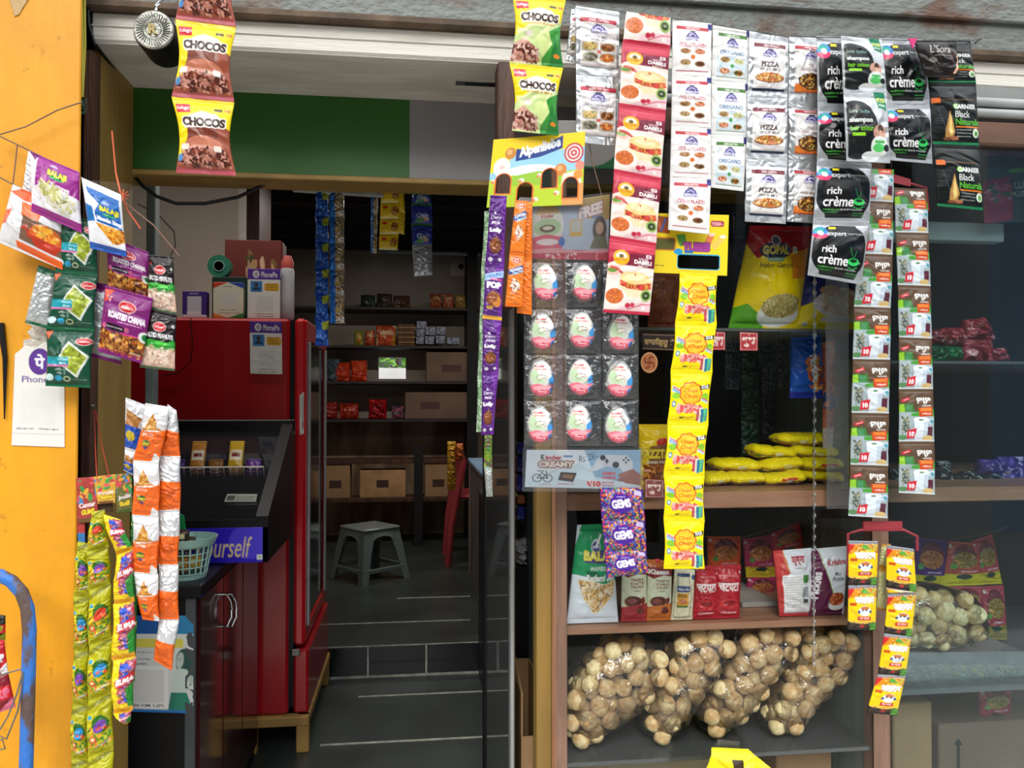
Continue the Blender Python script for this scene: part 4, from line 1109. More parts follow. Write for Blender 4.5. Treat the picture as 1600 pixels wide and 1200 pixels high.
for i, (y1, y0, cc) in enumerate(((813, 790, '2434a0'), (788, 772, 'b86a40'), (768, 740, '2a2aa0'), (738, 712, '2a2c90'), (710, 690, '3434a8'))):
    g = MB(); g.box(WX(808, 2.0), (xs0 - .006), 2.0, 2.1, WZ(y1, 2.0, 820), WZ(y0, 2.0, 820) - .003, .004)
    tag(g.build('soap_pack', pbr('pack_colour_%d' % i, '#' + cc, .4, coat=.3, vscale=40, vcol='#8a90d0' if i != 1 else '#e0a070', lo=.3, hi=.42), None), ['blue pack at the bottom of the pile behind the ochre post', 'orange-brown pack second from bottom in the pile behind the ochre post', 'dark blue pack in the middle of the pile behind the ochre post', 'navy pack fourth up in the pile behind the ochre post', 'blue pack topping the pile behind the ochre post'][i], 'pack')
t = thing('open_carton', (WX(825, 1.75), 1.8, .37), 'open brown carton on the floor between glass door and ochre post', 'box')
xa_, xb_ = WX(812, 1.74), xs0 - .003
zt_ = WZ(1066, 1.78, 820)
g = MB(); g.box(xa_, xa_ + .004, 1.72, 1.94, .37, zt_); g.box(xa_, xb_, 1.94, 1.944, .37, zt_); g.box(xa_, xb_, 1.716, 1.72, .37, WZ(1150, 1.72, 820)); g.box(xb_ - .004, xb_, 1.72, 1.94, .37, zt_); g.box(xa_, xb_, 1.72, 1.94, .37, .374); g.build('carton', M_CARDB, t)
g = MB(); g.quadprism([(xa_, 1.72, zt_), (xa_, 1.94, zt_), (xa_ + .01, 1.93, zt_ + .02)], [(xa_ + .003, 1.72, zt_), (xa_ + .003, 1.94, zt_), (xa_ + .013, 1.93, zt_ + .02)]); g.build('flap', M_CARDB, t)
# ------------------------------------------------------------------ printed designs
def d_chocos(kind):
    cv = Cv(270, 360, 'fbe01a', 0, 1)
    if kind == 0:
        cv.poly([(0, .42), (.25, .33), (.6, .28), (1, .40), (1, 1), (0, 1)], '9c4f38')
        cv.poly([(0, .28), (.22, .45), (.12, .75), (0, .8)], 'fbe01a')
        cv.ell(.5, .48, .30, .16, '7c3a28'); cv.ell(.5, .66, .38, .14, 'c97d62')
        cv.poly([(.08, .76), (.3, .64), (.62, .64), (.92, .78), (.95, .88), (.05, .88)], 'e2a694')
        cv.bits(.08, .68, .95, .90, ['5a2a20', '7a3a2a', 'b87866', '4a2018', 'd89a88'], 150, .05, elong=2.2)
        cv.rrect(.06, .62, .22, .70, .03, 'e8ded0'); cv.rrect(.70, .64, .84, .72, .03, 'e8ded0')
        cv.rect(0, .93, 1, 1, 'b5505a'); cv.ell(.06, .80, .05, .05, '5a90c8')
    else:
        cv.poly([(0, .60), (.35, .42), (1, .36), (1, 1), (0, 1)], 'cfe29a')
        cv.poly([(.55, .62), (1, .40), (1, 1), (.6, 1)], '3f9a3c'); cv.poly([(.75, .95), (.86, .55), (.92, .75), (1, .5), (1, 1), (.7, 1)], '2a7e35')
        cv.poly([(.45, .62), (.7, .5), (.8, .7), (.6, .9)], 'dcec9c')
        cv.poly([(0, .72), (.2, .64), (.5, .80), (.52, .96), (0, .98)], 'dba898')
        cv.bits(.0, .74, .5, .97, ['5a2a20', '8a4a38', 'c88a78', 'e8c0b4'], 130, .045)
        cv.rrect(.22, .54, .36, .63, .02, 'e8ded0'); cv.ell(.88, .86, .06, .03, 'f08a30'); cv.text('CHOCO', .03, .50, .20, .56, 'f4f0e0', .02, .2)
    cv.rect(0, 0, 1, .045, 'f3d414')
    cv.rect(.04, .09, .29, .21, 'd42b3a'); cv.text("Kellogg's", .05, .12, .28, .18, 'fff', .01, .3)
    cv.rect(.70, .13, .84, .17, '5a5030'); cv.scr(.87, .12, .97, .17, 'c05060')
    cv.poly([(.28, .24), (.5, .18), (.75, .22), (.9, .30), (.88, .40), (.15, .42), (.12, .32)], 'f6e2dc')
    cv.text('CHOCOS', .12, .27, .92, .395, '3d221a', .06, out='f7efe4', ow=.02, arc=-.012)
    if kind: cv.text('moons & stars', .26, .41, .86, .45, 'c05a20', .02, .2)
    return cv
CH0, CH1 = d_chocos(0), d_chocos(1)

def berlin(cv, cx, y, w, h):
    cv.ell(cx, y + h * .55, w * .42, h * .5, '4a3f8a', half='top')
    cv.rect(cx - w / 2, y + h * .55, cx + w / 2, y + h, '5a4f9a'); cv.rect(cx - w * .22, y - h * .1, cx + w * .22, y + h * .05, '3a2f4a')
    cv.text('BERLIN', cx - w * .46, y + h * .64, cx + w * .46, y + h * .94, 'e8e6f2', .04)
    for k in range(3): cv.path([(cx - w * .28, y + h * (.42 + k * .07)), (cx, y + h * (.18 + k * .07)), (cx + w * .28, y + h * (.42 + k * .07))], w * .03, 'c9c4e4')
def foil_base(w, h, l=.10, t=.17, r=.93, b=.86, bg='cfd2d4', metal=.75, panel='e9e7e6'):
    cv = Cv(w, h, bg, metal, 2); cv.rect(l, t, r, b, panel, 0.02); return cv
def d_usal():
    cv = foil_base(200, 330)
    cv.rect(.10, .17, .93, .235, 'b52a40'); cv.text('100% EXTRA', .3, .185, .75, .22, 'f2e4e4', .03)
    berlin(cv, .52, .26, .36, .13)
    cv.text('DRY USAL MASALA', .15, .43, .90, .465, '8a7f96', .015); cv.text('MISAL PAV', .34, .48, .70, .51, '6a5a60', .02)
    for i, (x, y, c) in enumerate(((.32, .59, ['c8a860', '8a7a4a', 'e0c880']), (.72, .59, ['7a4020', '503020', 'b07030']), (.32, .74, ['6a6a58', '8a8a70', '503828']), (.72, .74, ['d07030', 'e0a050', '8a3018']))):
        cv.rect(x - .18, y - .065, x + .18, y + .065, 'c0b4a0'); cv.ell(x, y, .16, .058, c[0]); cv.bits(x - .16, y - .06, x + .16, y + .06, c, 40, .03, inside=(x, y, .16, .058))
    cv.ell(.52, .665, .05, .02, 'e06060'); cv.rect(.12, .845, .90, .852, 'b52a40')
    return cv
def four(cv, pts, cols):
    for i, (x, y) in enumerate(pts):
        cv.ell(x, y, .145, .058, 'd8c8b0'); cv.ell(x, y, .12, .045, cols[i][0]); cv.bits(x - .12, y - .05, x + .12, y + .05, cols[i], 26, .03, inside=(x, y, .12, .045))
def d_chilli():
    cv = Cv(190, 260, 'eceae8', 0.02, 3)
    cv.rect(.06, .105, .90, .93, 'f6f4f2'); cv.rect(.10, .10, .92, .165, 'c23a44'); cv.text('100% EXTRA', .34, .115, .7, .15, 'f8dede', .03)
    berlin(cv, .50, .20, .34, .16)
    cv.text('CHILLI FLAKES', .17, .42, .86, .485, 'b8385a', .02); cv.path([(.2, .40), (.28, .42), (.34, .40)], .015, 'c03048'); cv.path([(.66, .40), (.74, .42), (.8, .40)], .015, 'c03048')
    cv.line(.12, .28, .22, .20, .01, '9a8ac0'); cv.line(.14, .31, .26, .21, .01, '9a8ac0')
    four(cv, [(.33, .56), (.70, .56), (.33, .76), (.70, .78)], [['9a6a38', 'c89a60', '6a4020'], ['c86a40', 'e09a70', 'a04828'], ['a88a58', '8a6a3a', 'c8a878'], ['6a4a2a', '9a3a2a', '4a3018']])
    cv.ell(.52, .66, .06, .04, 'e0742a'); cv.rect(.10, .905, .93, .918, 'b8304a')
    cv.rect(.90, .02, 1, .13, '3b3a86'); cv.veg(.84, .22, .02)
    return cv
def d_oregano():
    cv = Cv(190, 260, 'eceae8', 0.02, 3)
    cv.rect(.08, .12, .92, .93, 'f6f6f4'); cv.rect(.14, .13, .92, .20, '4a7a34'); cv.text('100% EXTRA', .36, .145, .74, .185, 'e4f0d8', .03)
    berlin(cv, .52, .23, .34, .16)
    cv.text('OREGANO', .20, .45, .84, .525, '3a78b0', .02)
    cv.line(.16, .32, .26, .22, .01, '6a9ac0'); cv.line(.18, .35, .30, .23, .01, '6a9ac0')
    cv.rect(.12, .55, .92, .90, 'd4e4ec'); four(cv, [(.33, .62), (.71, .63), (.33, .82), (.71, .84)], [['9a7a48', 'c8a060', '6a4a2a'], ['c8c890', 'a0a860', 'e0e0b0'], ['c0603a', 'e09a70', 'e8d0b0'], ['4a5a2a', 'c8a030', '8a3018']])
    cv.ell(.52, .725, .05, .035, '4aa04a'); cv.rect(.12, .915, .92, .93, '2f6a50'); cv.rect(0, .97, 1, 1, 'dfe4e0')
    cv.rect(.90, .02, 1, .15, '3b3a7a'); return cv
def d_pizza():
    cv = foil_base(200, 330, .12, .17, .92, .85)
    cv.rect(.12, .17, .92, .235, '7a2a34'); cv.text('100% EXTRA', .36, .185, .72, .222, 'f0dcdc', .03)
    berlin(cv, .52, .26, .34, .12)
    cv.text('PIZZA', .30, .455, .74, .535, '4a3430', .035); cv.text('SPICE MIX', .28, .555, .78, .60, '4a3430', .01)
    cv.ell(.52, .70, .36, .078, '8a4a34'); cv.ell(.52, .69, .34, .07, 'd89a50'); cv.bits(.2, .62, .86, .77, ['b8602c', 'e8c070', 'c04828', '8a6a30', 'f0d898', 'a0401c'], 110, .035, inside=(.52, .69, .33, .066))
    cv.rect(.14, .835, .90, .842, '7a2a34'); cv.rect(.1, .86, .9, .90, '3a4258', .7)
    return cv
def d_masala():
    cv = foil_base(160, 320, .18, .14, .98, .86)
    cv.rect(.18, .14, 1, .20, 'b5303a'); cv.text('100% EXTRA', .5, .155, 1.1, .185, 'f2e0e0', .03)
    berlin(cv, .74, .23, .48, .13)
    cv.text('veg', .58, .42, .80, .47, '9a7a6a', .01, .3); cv.text('tasty meal', .38, .49, .98, .55, 'a07060', .01, .3)
    cv.poly([(.18, .74), (1, .70), (1, .86), (.18, .86)], 'e07a2c'); cv.ell(.70, .695, .40, .125, '5a3820'); cv.ell(.36, .66, .08, .03, '5a3820'); cv.bits(.3, .58, 1, .82, ['d8a040', '3a2818', 'e8c878', '8a4a20', 'c07828', '2a1c14'], 120, .05, inside=(.70, .69, .36, .11))
    cv.rect(.18, .85, 1, .865, 'a02c34'); return cv
def d_dabeli():
    cv = Cv(240, 360, 'f2e2d8', 0, 4)
    cv.rect(0, 0, 1, .34, 'b5213c'); cv.rect(0, 0, 1, .13, 'cc3048')
    for k in range(5): cv.rect(0, .02 + k * .026, 1, .026 + k * .026, 'd8687a')
    cv.poly([(.45, .17), (1, .14), (1, .34), (.4, .34)], '7a1a34')
    cv.poly([(0, .34), (.12, .30), (.35, .36), (.7, .33), (1, .36), (1, .42), (0, .42)], 'f2e2d8')
    cv.ell(.27, .24, .17, .105, 'f3b21e'); cv.ell(.27, .235, .12, .07, 'f6ecd8', half='top'); cv.ell(.27, .22, .05, .03, '6a5a30'); cv.text('SHALIMAR', .14, .255, .40, .285, 'b8701a', .02)
    cv.text('KUTCHHI', .64, .215, .84, .237, 'f8e8e8', .02); cv.text('DABELI', .55, .245, .93, .30, 'fbf4f0', .04); cv.text('MASALA', .64, .312, .86, .328, 'f0d8d8', .02)
    cv.rect(.80, .155, .92, .205, 'e9cdd0'); cv.rect(.84, .17, .88, .19, '7a3040')
    cv.ell(.12, .42, .16, .07, 'e8b8a8'); cv.ell(.10, .42, .10, .035, '6a9a3a'); cv.path([(.05, .38), (.2, .40), (.33, .46)], .05, 'c85048')
    # bun
    cv.ell(.62, .585, .36, .17, 'f0d8a0'); cv.ell(.60, .66, .34, .11, 'f3e0b8')
    cv.poly([(.27, .54), (.5, .57), (.95, .55), (.97, .63), (.8, .665), (.45, .655), (.3, .60)], 'cf4a3c')
    cv.bits(.3, .55, .95, .655, ['d8503c', 'b83428', 'e88a50', 'c0302c', 'd8a048'], 70, .05, inside=(.62, .60, .34, .05))
    cv.ell(.60, .50, .33, .085, 'f3d695'); cv.ell(.60, .485, .22, .05, 'f8e4b4'); cv.poly([(.56, .44), (.62, .44), (.60, .475)], 'd83a38')
    cv.ell(.22, .79, .24, .14, 'f4e8e0'); cv.ell(.20, .77, .19, .105, 'd8743a'); cv.bits(.02, .67, .38, .87, ['c85a28', 'e89050', 'b8501f'], 120, .02, inside=(.20, .77, .185, .10))
    cv.ell(.87, .73, .12, .085, '9ab860'); cv.ell(.87, .73, .085, .055, '32422a'); cv.ell(.87, .73, .035, .02, '8a9a6a')
    cv.poly([(.35, .90), (.6, .86), (1, .80), (1, 1), (.2, 1)], 'f0cdd0'); cv.ell(.50, .885, .06, .035, 'c8304c'); cv.ell(.60, .87, .05, .03, 'd04058'); cv.path([(.5, .94), (.8, .86), (1, .85)], .025, 'd86878')
    cv.poly([(.80, .93), (.84, .87), (.89, .93)], 'f6f0ee'); cv.rect(0, .955, 1, 1, 'c02a44')
    return cv
def d_creme():
    cv = Cv(260, 300, 'b9bcc0', .5, 5)
    cv.rrect(.02, .08, .97, .95, .38, '0b0d10'); cv.poly([(.02, .45), (.3, .08), (.75, .08), (.97, .5), (.85, .95), (.2, .95)], '0b0d10')
    cv.ell(.13, .22, .13, .11, '3a8ad0'); cv.ell(.13, .24, .13, .09, 'e03a6a', half='bottom'); cv.ell(.11, .18, .09, .05, '30b0a0'); cv.ell(.13, .22, .06, .04, 'f4f4f8', rot=.5)
    cv.rect(.27, .11, .39, .15, 'e8d820'); cv.text('expert', .25, .20, .58, .29, 'eef0f0', .005); cv.scr(.60, .21, .95, .235, 'a0a4a8'); 
    cv.text('rich', .18, .44, .42, .56, 'f6f6f6', .015); cv.text('crème', .13, .60, .66, .76, 'f6f6f6', .015)
    cv.scr(.68, .68, .90, .70, 'b8bcc0'); cv.scr(.14, .80, .42, .825, '4aa840'); cv.scr(.44, .80, .84, .825, 'a0a4a0'); cv.scr(.14, .85, .40, .87, '3a8a38')
    cv.ell(.76, .68, .11, .06, '38c860'); cv.ell(.76, .66, .07, .03, '0f3018'); cv.path([(.76, .64), (.70, .52), (.68, .45)], .014, '1f7a3a'); cv.path([(.76, .64), (.80, .50)], .014, '1f7a3a'); cv.path([(.66, .76), (.76, .80), (.84, .76)], .02, '2a9a4a')
    cv.scr(.66, .86, .88, .88, '3a9a4a'); cv.scr(.66, .90, .88, .92, '3a7a4a')
    return cv
def d_shampoo():
    cv = Cv(260, 330, 'c6cacd', .5, 6)
    cv.ell(.22, .55, .48, .42, '14181a'); cv.rect(-.1, 0, .03, 1, 'c6cacd', .5)
    cv.text('Godrej', .08, .26, .26, .33, 'b8d0c0', .0, .3); cv.text('Selfie', .30, .27, .52, .32, '7aa0a0', .01); cv.text('shampoo', .08, .38, .58, .47, 'eef4f0', .03); cv.text('hair colour', .10, .50, .58, .57, '7acc30', .02); cv.rect(.12, .60, .40, .645, '8ad020')
    cv.poly([(.68, 0), (.93, 0), (.96, .27), (.74, .24)], '1f7f5e'); cv.text('₹15', .73, .08, .92, .15, 'e8e040', .03); cv.scr(.76, .18, .92, .21, 'd0e8d0')
    cv.ell(.74, .58, .16, .10, 'c89a88'); cv.ell(.76, .54, .06, .06, '3a2a24'); cv.ell(.76, .60, .045, .045, 'd8a890'); cv.ell(.74, .78, .20, .14, 'dfe8e0'); cv.ell(.72, .80, .13, .06, '58c868'); cv.ell(.9, .80, .07, .05, '2a2e30'); cv.rect(.62, .70, .85, .74, '4ab060')
    cv.ell(.55, .92, .2, .07, 'e8eeee', .3); return cv
def d_garnier():
    cv = Cv(260, 330, '0f1412', .0, 7)
    cv.rect(0, .05, 1, .22, '1a201e', .15); cv.rect(.03, .25, .20, .33, 'e06a1c'); cv.rect(.20, .27, .92, .285, '6a4a30')
    cv.ell(.50, .385, .06, .045, '8ac84a'); cv.text('GARNIER', .46, .35, .94, .425, 'f0f0ee', .03)
    cv.text('Black', .48, .46, .80, .56, 'e8ece8', .0); cv.text('Naturals', .48, .58, 1.0, .68, '58b030', .02)
    cv.rect(.48, .70, 1, .72, 'e07a28')
    for k in range(3): cv.scr(.50, .75 + k * .05, .82, .765 + k * .05, 'a8aca8')
    cv.ell(.92, .80, .07, .07, 'dfe8d8'); cv.ell(.93, .81, .04, .045, '5a9a4a')
    cv.poly([(.38, .45), (.46, .78), (.42, .88), (.26, .88), (.26, .76)], 'b88a48'); cv.poly([(.38, .5), (.42, .8), (.36, .86), (.33, .74)], 'e8cc80'); cv.ell(.45, .89, .10, .03, 'a86a48'); cv.ell(.30, .90, .08, .025, '7a4a30'); cv.path([(.14, .40), (.22, .62), (.30, .80)], .008, '4a5a68')
    for k in range(3): cv.scr(.06, .58 + k * .035, .24, .59 + k * .035, '5a6268')
    cv.rect(0, .945, 1, .985, '1c7a4c', .2); return cv
def d_indica():
    cv = Cv(260, 260, '1d1815', .1, 7)
    cv.text("L'Sora", .28, .14, .80, .36, 'c0b8b0', .0, .3); cv.scr(.35, .42, .85, .45, '8a8078'); cv.ell(.3, .55, .10, .07, '6a645c'); cv.ell(.32, .78, .1, .1, '3a342f')
    cv.ell(.88, .62, .16, .34, '3a241a', rot=.35); cv.ell(.92, .66, .10, .25, 'd8b098', rot=.35); cv.ell(.80, .72, .10, .30, '241610', rot=.5); return cv
def d_chaas():
    cv = Cv(200, 320, '604a38', 0, 8)
    for k in range(10): cv.rect(0, k * .045, 1, k * .045 + .006, '4a382a')
    cv.poly([(0, .28), (.35, .28), (.4, .42), (1, .36), (1, .50), (0, .52)], '3f7a34'); cv.poly([(0, .30), (.12, .28), (.14, .50), (0, .52)], '8cc034'); cv.rect(.16, .31, .32, .44, '4a8a5a')
    cv.rect(0, .44, 1, 1, 'a2b0b4'); cv.poly([(.3, .46), (1, .40), (1, .52), (.3, .52)], '4a9a3a')
    cv.line(.06, .23, .28, .17, .09, 'c8303a'); cv.line(.10, .215, .25, .185, .02, 'f0c8c8')
    cv.text('છાછ', .47, .16, .90, .29, 'f4f0ea', .03); cv.scr(.62, .30, .90, .33, 'd8d0c8')
    cv.poly([(.50, .36), (.93, .33), (.93, .51), (.53, .53)], 'c84a20'); cv.rect(.55, .36, .90, .42, 'e8843a'); cv.scr(.60, .45, .88, .485, 'f0d0c0')
    cv.ell(.12, .66, .05, .10, '5a6a58'); cv.ell(.20, .58, .05, .06, '7a7a50'); cv.ell(.18, .74, .09, .07, '4a5a60'); cv.ell(.10, .92, .12, .05, '5a8a58'); cv.bits(.04, .5, .24, .85, ['4a5a48', '8a8a70', '5a6a70', 'b0b0a8'], 30, .04)
    # mug
    cv.poly([(.34, .57), (.84, .57), (.78, .98), (.42, .98)], '8a9aa6'); cv.poly([(.36, .58), (.82, .58), (.76, .96), (.44, .96)], 'dce6ee'); cv.poly([(.66, .60), (.82, .58), (.76, .96), (.66, .96)], 'c2d0dc'); cv.ell(.59, .58, .23, .05, 'eef4f8'); cv.ell(.59, .96, .16, .03, 'cfd8e0'); cv.ell(.59, .585, .19, .033, 'e4ecec'); cv.ell(.58, .585, .07, .015, '4a7a4a')
    cv.ell(.90, .61, .10, .06, 'c8d8e4', ring=.55); cv.ell(.92, .62, .06, .04, '5aa0b0'); cv.rect(.78, .72, .94, .90, '5a2838')
    cv.ell(.80, .93, .15, .05, 'd8bc80')
    cv.poly([(.22, .78), (.46, .74), (.43, .93), (.20, .95)], 'd02a3c'); cv.text('10', .27, .81, .40, .90, 'fff', .04)
    cv.rect(0, .975, 1, 1, 'd0d8da'); return cv
def d_chupa():
    cv = Cv(240, 300, 'f8e100', 0, 9)
    cv.rect(0, 0, 1, .14, 'f5dc10'); cv.rect(0, .06, 1, .07, 'd8c000'); cv.rect(0, .10, 1, .105, 'e0c800')
    cv.ell(.5, .45, .42, .22, 'e6ec30'); cv.poly([(.05, .28), (.30, .38), (.28, .46), (.02, .40)], 'c0d8e8'); cv.line(.06, .31, .30, .42, .03, 'd05060'); cv.line(.05, .35, .28, .46, .03, '60a0c0'); cv.ell(.13, .48, .10, .06, '8ac830'); cv.ell(.88, .47, .09, .07, '8ac830')
    cv.line(.78, .52, .97, .58, .08, 'b8d8e8'); cv.line(.78, .50, .97, .56, .03, 'd05070'); cv.ell(.09, .64, .05, .06, '2a80b0'); cv.ell(.09, .64, .03, .035, 'e8f0e0')
    for k in range(9):
        a = k * 2 * math.pi / 9; cv.ell(.5 + .20 * math.cos(a), .42 + .155 * math.sin(a), .105, .082, 'e0602a')
    for k in range(9):
        a = k * 2 * math.pi / 9; cv.ell(.5 + .175 * math.cos(a), .42 + .135 * math.sin(a), .092, .072, 'fbc02a')
    cv.ell(.5, .42, .19, .15, 'fbc834')
    cv.text('Chupa', .33, .33, .66, .42, 'd83018', .01, .2, rot=.06); cv.text('Chups', .33, .43, .69, .53, 'd83018', .01, .2, rot=.06)
    cv.poly([(.72, .27), (.98, .22), (.98, .31), (.73, .35)], '201c18'); cv.text('SOUR', .76, .245, .95, .315, 'f4f4f0', .04, rot=.1)
    cv.poly([(.16, .68), (.55, .62), (.80, .68), (.82, .80), (.55, .76), (.18, .82)], 'e88a80'); cv.bits(.18, .66, .8, .80, ['d83a40', 'f0a8a0', 'e86058', 'f6d0c8'], 60, .05)
    cv.poly([(.68, .72), (.80, .68), (.82, .97), (.68, .95)], 'c84858'); cv.poly([(.74, .70), (.84, .68), (.86, .97), (.74, .97)], 'e8e4d0'); cv.poly([(.78, .72), (.97, .70), (.94, .95), (.80, .99)], '2a7a9a'); cv.poly([(.86, .72), (.95, .71), (.90, .96), (.85, .96)], '5ac08a')
    cv.path([(.28, .90), (.36, .88), (.44, .90), (.6, .87)], .012, 'c88000'); cv.rect(.26, .885, .36, .91, '2a2418'); cv.rect(.02, .95, .3, .957, '8a7800')
    return cv
def d_gems():
    cv = Cv(240, 200, '4a2a7a', 0, 10)
    cv.bits(0, 0, 1, 1, ['d84a28', 'd88a28', '2a58b0', '3a963a', '5a2a90', 'c82a60', 'b89ac8', 'd0a828', '3a1a6a', '2a1658', 'd86a18', '4a78c0', '4a2080'], 620, .030, elong=1.4)
    for k in range(9):
        a = k * 2 * math.pi / 9; cv.ell(.45 + .16 * math.cos(a), .5 + .2 * math.sin(a), .10, .13, '4a1f96')
    cv.ell(.45, .5, .20, .24, '4a1f96'); cv.text('GEMS', .24, .36, .68, .64, 'f4ecf8', .05, rot=.14); cv.scr(.36, .26, .56, .30, 'c8b8e0')
    cv.poly([(.80, .08), (.95, .12), (.96, .28), (.78, .22)], 'c8b8e0'); return cv
def d_lolly(kind=0):
    cv = Cv(120, 330, '541c78', 0, 11)
    cv.poly([(.55, 0), (1, 0), (1, 1), (.75, 1), (.9, .5)], '6c2a94')
    if kind == 0:
        cv.ell(.35, .26, .05, .02, 'f0e8f4'); cv.text('Dairy', .10, .30, .75, .36, 'e8dcee', .01, .2); cv.text('Milk', .16, .375, .70, .42, 'e8dcee', .01, .2); cv.text('Lolly', .08, .47, .78, .55, 'fff', .06)
        cv.ell(.46, .72, .34, .115, '7a4226'); cv.ell(.44, .71, .22, .07, 'a06038'); cv.ell(.52, .71, .13, .05, '6a3218', ring=.6); cv.path([(.46, .56), (.50, .63)], .05, 'a87848')
        cv.ell(.25, .92, .12, .03, 'e0d8e8'); cv.ell(.75, .91, .10, .025, 'e0d8e8')
    else:
        cv.poly([(0, .18), (1, .08), (1, .20), (0, .30)], 'a8c8f0'); cv.text('Dairy Milk', .1, .14, .9, .22, '3a60b0', .02, rot=.15); cv.rect(.3, .245, .9, .275, 'e86a9a')
        cv.text('POP', .10, .31, .88, .43, 'fff', .08); cv.ell(.52, .62, .40, .14, '8a4a2c'); cv.ell(.68, .66, .24, .11, 'd88a40'); cv.ell(.46, .60, .25, .09, '9c5a38'); cv.line(.5, .45, .48, .58, .05, 'a06030'); cv.rect(.15, .76, .5, .81, 'd8a840'); cv.rect(0, .93, 1, 1, 'e8b040')
    return cv
def d_alpen():
    cv = Cv(120, 300, 'f5832a', 0, 12)
    for k in range(4): cv.ell(.5, .10, .34 - k * .09, .085 - k * .022, ['f2a070', 'd84a40', 'f8d8c0', 'd84a40'][k])
    cv.poly([(0, .30), (.9, .18), (1, .26), (.05, .40)], '2a4a9a'); cv.text('Alpenliebe', .08, .24, .92, .33, 'f0f4fa', .03, rot=.22); cv.poly([(.3, .36), (.95, .28), (.95, .32), (.3, .40)], '9ad0e8')
    cv.ell(.5, .52, .20, .07, 'e8a058'); cv.ell(.5, .60, .28, .09, 'f2e2d0'); cv.ell(.38, .50, .08, .04, 'f0e8e0'); cv.bits(.25, .48, .75, .75, ['2a2624', 'e8e0dc', 'd85a58', 'f2d8c8'], 26, .06)
    cv.rect(0, .93, 1, 1, 'e8721c'); return cv
def d_tea():
    cv = Cv(200, 300, 'f6cf10', 0.05, 13)
    cv.rect(0, 0, 1, .07, 'b8bcc4', .7); cv.poly([(0, .07), (1, .07), (1, .24), (.6, .16), (.3, .22), (0, .30)], 'd88a20'); cv.poly([(0, .07), (.22, .07), (0, .28)], 'c82a28'); cv.bits(.3, .07, 1, .24, ['d89a30', '8ab040', 'e8c860', 'b87020'], 40, .06)
    cv.ell(.55, .13, .12, .05, '5aa03a')
    cv.text('जलाराम', .20, .25, .90, .40, 'fdfdf8', .05, out='8a5a30', ow=.012); cv.rect(.04, .38, .26, .45, 'c85018')
    cv.ell(.54, .56, .22, .11, 'dfe6f0'); cv.ell(.54, .50, .16, .04, 'c87840'); cv.ell(.46, .54, .03, .025, '2a3450'); cv.ell(.60, .54, .03, .025, '2a3450'); cv.ell(.33, .58, .05, .035, '4a5a80'); cv.ell(.76, .58, .05, .035, '4a5a80')
    cv.rrect(.30, .68, .76, .77, .02, 'c8202a'); cv.text('चाय मसाला', .36, .70, .71, .75, 'f8d8c8', .02)
    cv.ell(.5, .80, .56, .045, 'e8b860', half='bottom'); cv.poly([(0, .82), (.5, .86), (1, .82), (1, 1), (0, 1)], '2c2420'); cv.bits(0, .84, 1, 1, ['1c1814', '4a3a2a', '2a2018', '5a4a3a'], 60, .05); cv.bits(.75, .84, 1, 1, ['3a7a2a', '5a9a3a'], 25, .06); cv.ell(.5, .91, .08, .035, 'c83038')
    return cv
def d_peas():
    cv = Cv(240, 320, '0f4a34', 0, 14)
    cv.bits(.25, .02, .7, .28, ['3a6a54', '6a8a7a', '1a3a2a'], 40, .03, elong=4); cv.poly([(0, .04), (.16, .02), (.05, .18)], 'd8603a')
    cv.ell(.84, .20, .17, .07, 'f0d8d0'); cv.ell(.84, .20, .155, .06, 'c8202c'); cv.text("Haldiram's", .72, .18, .96, .22, 'f6e6e0', .02, .2)
    cv.poly([(.52, .20), (.98, .46), (.74, .84), (.26, .56)], 'dfe4dc'); cv.poly([(.53, .24), (.93, .47), (.72, .79), (.31, .55)], '8a9a2a')
    st = cv.a.copy(); cv.bits(.30, .24, .94, .80, ['a8b83a', '7a8a20', 'c0cc58', '98a830'], 170, .042, elong=1.2)
    P = [(.53, .24), (.93, .47), (.72, .79), (.31, .55)]; k = Cv(240, 320, '000'); k.poly(P, 'fff'); q = k.a[..., 0] < .5; cv.a[q] = st[q]
    cv.rect(.02, .48, .56, .62, '1f9aa8'); cv.rect(.02, .62, .56, .65, 'd87ab0'); cv.text('Chatpata', .30, .51, .54, .545, 'e0f4f4', .01); cv.text('Matar', .34, .57, .52, .605, 'e0f4f4', .01)
    cv.bits(.3, .68, .5, .78, ['6a8a7a', 'a0b0a8'], 12, .05, elong=4)
    cv.ell(.10, .84, .10, .06, 'cfe8e8'); cv.ell(.31, .85, .08, .05, '2a9ac0'); cv.ell(.50, .86, .08, .045, 'c8d0a0'); cv.ell(.50, .86, .06, .03, '1a4030'); cv.scr(.65, .86, .95, .875, '7a9a8a'); cv.rect(0, .965, 1, 1, '12643f')
    return cv
